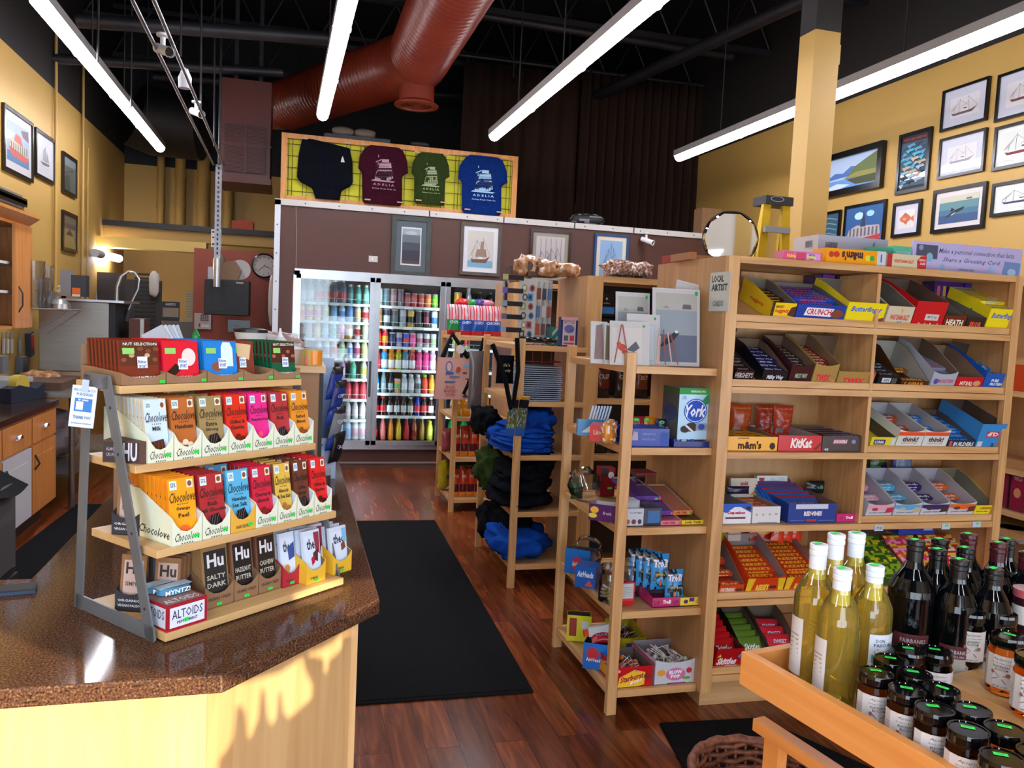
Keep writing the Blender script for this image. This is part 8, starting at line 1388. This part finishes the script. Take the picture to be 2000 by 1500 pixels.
# dark machine at the left edge
kx_ = P(0, 1128, Z=0); mg = thing('waste_bin', 'black ribbed bin with curved lid and grey front at the left edge', 'bin', T(P(46, 925, Z=.85).x - .2, P(46, 925, Z=.85).y - .3, 0))
MB().box(-.35, -.3, .001, .17, .3, .45, '#121316').build('body', mg)
rb_ = MB()
for k in range(12): rb_.box(.17, -.29, .03 + .034 * k, .182, .29, .05 + .034 * k, '#1a1b1f')
rb_.build('ribs', mg); MB().box(.09, -.28, .46, .175, .28, .82, '#4c4e50').build('grey_panel', mg)
MB().grid(lambda u, v: (-.3 + .52 * v, -.3 + .6 * u, .86 + .16 * math.cos(v * 1.9) + .02 * math.sin(u * 6)), 12, 12, 'c#1d1e21').box(-.3, -.28, .46, .05, .28, .86, '#1c1d20').build('lid', mg)
def onc(px, X, dz=0): p = P(px, 770, X=X); return T(X, p.y, zc_ + dz)
td = thing('tape_dispenser', 'dark blue tape dispenser with a roll on the dark worktop', 'dispenser', onc(45, -1.85, .001) @ RZ(1.3))
MB().prism([(-.2, 0), (.2, 0), (.2, .12), (.1, .08), (-.1, .12), (-.2, .1)], -.04, .04, '#131c2e', ax='y').build('body', td); MB().tube([(-.05, -.03, .11), (-.05, .03, .11)], .08, '#b8a040', 18).build('roll', td)
tag(MB().box(-.1, -.15, 0, .1, .15, .05, '#b02c28').face((.1, -.14, .005), (0, 1, 0), (0, 0, 1), .28, .04, [('t', 'special', .1, .2, .9, .8, '#e0c0b0')]).build('red_carton', M=onc(108, -1.9, .001) @ T(0, .1, 0)), 'flat red carton at the far end of the worktop', 'carton')
tag(crumple(.3, .25, .14, 12, PAS, n=14, lump=.3).build('bread_bag', M=onc(78, -2.0, .001)), 'clear bag of bread rolls behind the tape dispenser', 'bag')
tag(MB().box(-.12, -.2, 0, .12, .2, .13, '#a8a8ac').face((.12, -.18, .02), (0, 1, 0), (0, 0, 1), .36, .1, [('r', .1, .1, .3, .4, '#5c3c80'), ('p', [(.5, .1), (.7, .8), (.9, .1)], '#3c7c48')]).build('carton', M=onc(14, -2.05, .001)), 'white printed carton at the far left of the worktop', 'carton')
for k, (px, c) in enumerate(((8, '#a0a0a0'), (16, '#b0aca4'), (24, '#b8b0a0'), (40, '#8898a8'))):
    p = P(px, 648, X=XL + .02); z1_ = P(px, 690, X=XL + .02).z; tag(MB().box(0, -.02, 0, .012, .02, .12, c).box(0, -.012, .12, .006, .012, p.z - z1_, '#80848c').build('hanging_knife', M=T(XL + .012, p.y, z1_)), '%s knife from the left on the wall below the cabinet' % cardinal(k), 'knife')
p = P(60, 670, X=XL + .03); tag(MB().box(0, -.05, -.12, .04, .05, .1, '#3c3e48').box(.04, -.03, -.05, .042, .03, .08, '#c02840').build('power_strip', M=T(XL + .003, p.y, p.z) @ RX(.2)), 'dark control box with red lights on the wall by the knives', 'switch box')
for px, l in ((0, 'left grey metal outlet box on the wall'), (40, 'right grey metal outlet box on the wall')): p = P(px + 2, 712, X=XL + .03); tag(MB().box(0, -.07, -.07, .06, .07, .07, '#6a6e74').build('outlet_box', M=T(XL + .002, p.y, p.z)), l, 'outlet')
# steel table, machine, rack
ty0, ty1 = 6.75, 8.9; t0 = thing('steel_table', 'stainless steel work table beyond the wooden cabinet', 'table', T(XL, ty0, 0)); tz = .9
MB().box(.01, 0, tz - .04, .75, ty1 - ty0, tz, STEEL).build('tabletop', t0); MB().box(.03, .03, .25, .7, 2.1, .27, STEEL).build('undershelf', t0)
for x, y in ((.7, .04), (.7, 2.05), (.05, .04)): MB().tube([(x, y, 0), (x, y, tz - .04)], .022, STEEL, 10).build('leg', t0)
tag(crumple(.4, .6, .4, 5, '#6c6468', '#5c4c50', n=12, lump=.15).build('stacked_bags', M=T(-1.95, 7.5, .271)), 'pale wrapped stack on the shelf under the steel table', 'bags')
tag(MB().box(0, 0, 0, .5, .7, .06, '#5a4030').build('brown_tray', M=T(-2.2, 6.9, tz + .001)), 'brown tray of papers at the near end of the steel table', 'tray')
a, b = P(75, 600, Y=7.6), P(213, 600, Y=7.6); zz1, zz0 = P(140, 583, Y=7.6).z, P(140, 726, Y=7.6).z
ov = thing('dish_machine', 'large brushed stainless steel machine on the steel table', 'machine', T(max(a.x, XL + .02), 7.6, max(zz0, tz + .002)))
MB().box(0, 0, 0, b.x - a.x, .7, zz1 - zz0 - .02, STEEL).build('body', ov, bevel=.008); MB().box(-.01, -.02, zz1 - zz0 - .02, b.x - a.x + .12, .72, zz1 - zz0, ALU).build('top', ov); MB().box(b.x - a.x + .001, .0, 0, b.x - a.x + .05, .6, zz1 - zz0 - .03, '#16161a').build('side_door', ov)
tag(MB().box(0, 0, 0, .09, .5, zz1 - zz0 - .06, '#4c2a20').box(.09, 0, 0, .12, .04, zz1 - zz0 - .06, STEEL).build('side_cabinet', M=T(a.x + (b.x - a.x) + .14, 7.7, tz + .002)), 'reddish brown panel standing right of the steel machine', 'panel')
wr_y = 6.9; q0, q1 = P(62, 603, Y=wr_y), P(132, 605, Y=wr_y); ws = MB()
for k in range(14): ws.tube([(0, .02 + k * .03, 0), (q1.x - q0.x, .02 + k * .03, 0)], .003, STEEL, 5)
for y in (0, .42): ws.tube([(0, y, 0), (q1.x - q0.x, y, 0)], .007, STEEL, 6).tube([(0, y, -.2), (q1.x - q0.x, y, 0)], .006, STEEL, 6)
tag(ws.build('wire_shelf', M=T(q0.x, wr_y, q0.z)), 'chrome wire wall shelf beside the wall cabinet', 'shelf')
for k, (px, h_, r_) in enumerate(((72, 92, .06), (80, 60, .05), (88, 84, .035), (96, 34, .05))):
    p = P(px, 600, Y=7.0); hz_ = P(px, 600 - h_, Y=7.0).z - p.z; cpm = MB()
    for j in range(5): cpm.lathe([(r_ * .8, hz_ * j / 5, FROST), (r_, hz_ * (j + 1) / 5, None)], 14)
    tag(cpm.build('plastic_containers', M=T(p.x, 7.0 + .05 * k, q0.z + .008)), '%s stack of clear plastic containers on the wire shelf' % cardinal(k), 'containers')
p = P(116, 600, Y=7.1); br_ = P(137, 600, Y=7.1).x - p.x; tag(MB().lathe([(br_, 0, 'm#b0b0b0'), (br_ * .95, br_ * .5, 'm#b0b0b0'), (br_ * .6, br_ * .95, 'm#b0b0b0'), (0, br_ * 1.1, None)], 24).build('steel_bowl', M=T(p.x, 7.12, q0.z + .008)), 'upturned stainless steel bowl on the wire shelf', 'bowl')
p = P(128, 578, Y=8.4); tag(MB().box(-.05, 0, 0, .04, .12, .24, '#78787c').box(.04, 0, 0, .17, .12, .2, '#2c3038').box(.05, -.003, .02, .12, 0, .08, '#d86020').box(.05, -.003, 0, .12, -.001, .02, '#c8c8c8').build('paper_dispenser', M=T(p.x, 8.42, p.z)), 'grey and black paper dispensers above the steel machine', 'dispenser')
# folded table, faucet, cloth, posters
fy = 10.6; f0, f1 = P(245, 545, Y=fy), P(315, 560, Y=fy); PF = noisy('charcoal plastic', 20, ((.3, '#2a2828'), (.7, '#353232')), .5)
fz0_ = P(280, 700, Y=fy).z; ft = MB().box(0, 0, 0, f1.x - f0.x, .06, f0.z - fz0_, PF)
for i in range(8):
    for j in range(20): ft.box(.1 + i * (f1.x - f0.x - .16) / 8, -.006, .05 + j * .05, .13 + i * (f1.x - f0.x - .16) / 8, 0, .075 + j * .05, '#1c1a1a')
tag(ft.build('folded_table', M=T(f0.x, fy, fz0_)), 'charcoal folding table with a dimpled underside standing on edge', 'table')
a, b = P(172, 530, Y=10.9), P(245, 548, Y=10.9); tag(MB().box(0, 0, 0, b.x - a.x, .05, .6, '#2b2523').tube([(0, -.02, .6), (.1, -.04, .35), (.12, -.04, .1)], .012, 'm#a0a0a0', 6).build('folded_table', M=T(a.x, 10.9, a.z - .6)), 'dark brown board leaning behind the steel machine', 'board')
fp = [(228, 590), (229, 560), (236, 540), (250, 530), (263, 532), (272, 545), (270, 565), (260, 585), (251, 605)]; F_ = [P(x, y, Y=8.0) for x, y in fp]
fc = thing('spray_faucet', 'spring arm kitchen spray faucet arching beside the steel machine', 'faucet', T(*F_[0])); rel = [q - F_[0] for q in F_]
MB().tube(rel, .009, 'm#c0c0c0', 8).build('hose', fc)
sp_ = MB()
for i in range(46):
    t_ = i / 46 * 4.6; k = int(t_); q = rel[k].lerp(rel[k + 1], t_ - k); sp_.tube([q + Vector((0, 0, -.003)), q + Vector((0, 0, .003))], .018, 'm#b0b0b0', 8)
sp_.build('spring', fc); MB().tube([rel[-1], rel[-1] + Vector((-.02, 0, -.1))], [.02, .03], '#26262a', 10).tube([(0, 0, 0), (0, 0, F_[0].z * 0 - .35)], .014, 'm#b0b0b0', 8).build('spray_head', fc)
p = P(298, 580, Y=10.4); tag(crumple(.12, .06, .3, 2, '#b8b0a8', n=8, lump=.25).build('hanging_towel', M=T(p.x, 10.5, p.z)), 'white towel hanging on the folded charcoal table', 'towel')
def poster(px0, py0, px1, py1, Y, items, lab, nm='poster'):
    a, b = P(px0, py1, Y=Y), P(px1, py0, Y=Y); tag(MB().box(0, 0, 0, b.x - a.x, .004, b.z - a.z, '#a8a49c').front(0, 0, b.x - a.x, b.z - a.z, items).build(nm, M=T(a.x, Y - .005, a.z)), lab, nm)
poster(316, 590, 351, 626, YB, [('r', 0, 0, 1, 1, '#202c40'), ('r', .05, .2, .95, .68, '#8c8478'), ('t', 'SAFETY', .2, .8, .8, .92, '#c0c8d0')], 'blue workplace notice with a pale middle on the back wall')
poster(362, 569, 377, 628, YB - .01, [('r', 0, 0, 1, 1, '#98907c')] + [('l', [(.1, .9 - .08 * k), (.9, .9 - .08 * k)], .012, '#605848') for k in range(10)], 'narrow white paper list on the back wall by the red partition')
a = P(318, 627, Y=9.8); tag(MB().box(0, 0, 0, P(378, 640, Y=9.8).x - a.x, .05, .4, '#5c5854').build('grey_board', M=T(a.x, 9.8, a.z - .4)), 'plain grey board standing left of the red partition', 'board')
# ============================================================ banner added in the unseen storefront window, shaped to cast the counter's sun patches
def back(p): return p - SUND * ((p.y - YF + .02) / SUND.y)
pn = Vector((ins[2][1] - ins[1][1], -(ins[2][0] - ins[1][0]), 0)).normalized(); p0 = Vector((*ins[1], 0))
def bt(x, y): q = back(P(x, y, Z=CZ)); return (q.x, q.z)
def bp(x, y): q = back(RP(x, y, p0, pn)); return (q.x, q.z)
mainp = [bt(*q) for q in ((-190, 1150), (0, 1229), (55, 1257), (137, 1284), (236, 1304), (385, 1318), (430, 1324))] + [bp(*q) for q in ((478, 1331), (550, 1312), (591, 1283), (597, 1310), (611, 1337), (608, 1365), (590, 1380), (575, 1395), (562, 1403), (553, 1390), (549, 1352), (544, 1352), (540, 1400), (530, 1418), (522, 1400), (517, 1350), (510, 1348), (505, 1400), (490, 1440), (484, 1443), (480, 1395), (470, 1378), (462, 1380), (455, 1440), (440, 1470), (430, 1478), (424, 1510), (404, 1545), (402, 1600))]
xl_, xr_ = -2.08, 4.98; zlo = 1.52
outer = [(xl_, 3.08), (xr_, 3.08), (xr_, zlo), (mainp[-1][0], zlo)] + [q for q in mainp[::-1] if q[1] > zlo] + [(xl_, mainp[0][1])]
h2 = [bp(*q) for q in ((690, 1232), (672, 1235), (640, 1262), (620, 1270), (601, 1275), (603, 1282), (625, 1285), (632, 1290), (634, 1315), (640, 1312), (642, 1290), (655, 1280), (668, 1262), (668, 1245), (690, 1236))]
h3 = [bt(*q) for q in ((560, 1168), (610, 1140), (742, 1128), (748, 1170), (690, 1204), (640, 1190))]
cu_ = bpy.data.curves.new('banner', 'CURVE'); cu_.dimensions = '2D'; cu_.fill_mode = 'BOTH'; cu_.extrude = .003
for pts in (outer, h2, h3):
    s_ = cu_.splines.new('POLY'); s_.points.add(len(pts) - 1); s_.use_cyclic_u = True
    for q, (x, z) in zip(s_.points, pts): q.co = (x, z, 0, 1)
co_ = bpy.data.objects.new('b', cu_); me_ = bpy.data.meshes.new_from_object(co_); bpy.data.objects.remove(co_)
me_.materials.clear(); me_.materials.append(mat('#cfc8ba')); bo = bpy.data.objects.new('window_banner', me_); COL.objects.link(bo)
bo.matrix_world = T(0, YF - .02, 0) @ RX(PI / 2); tag(bo, 'added sun banner with a dripping lower edge hanging in the storefront window behind the viewer', 'banner')
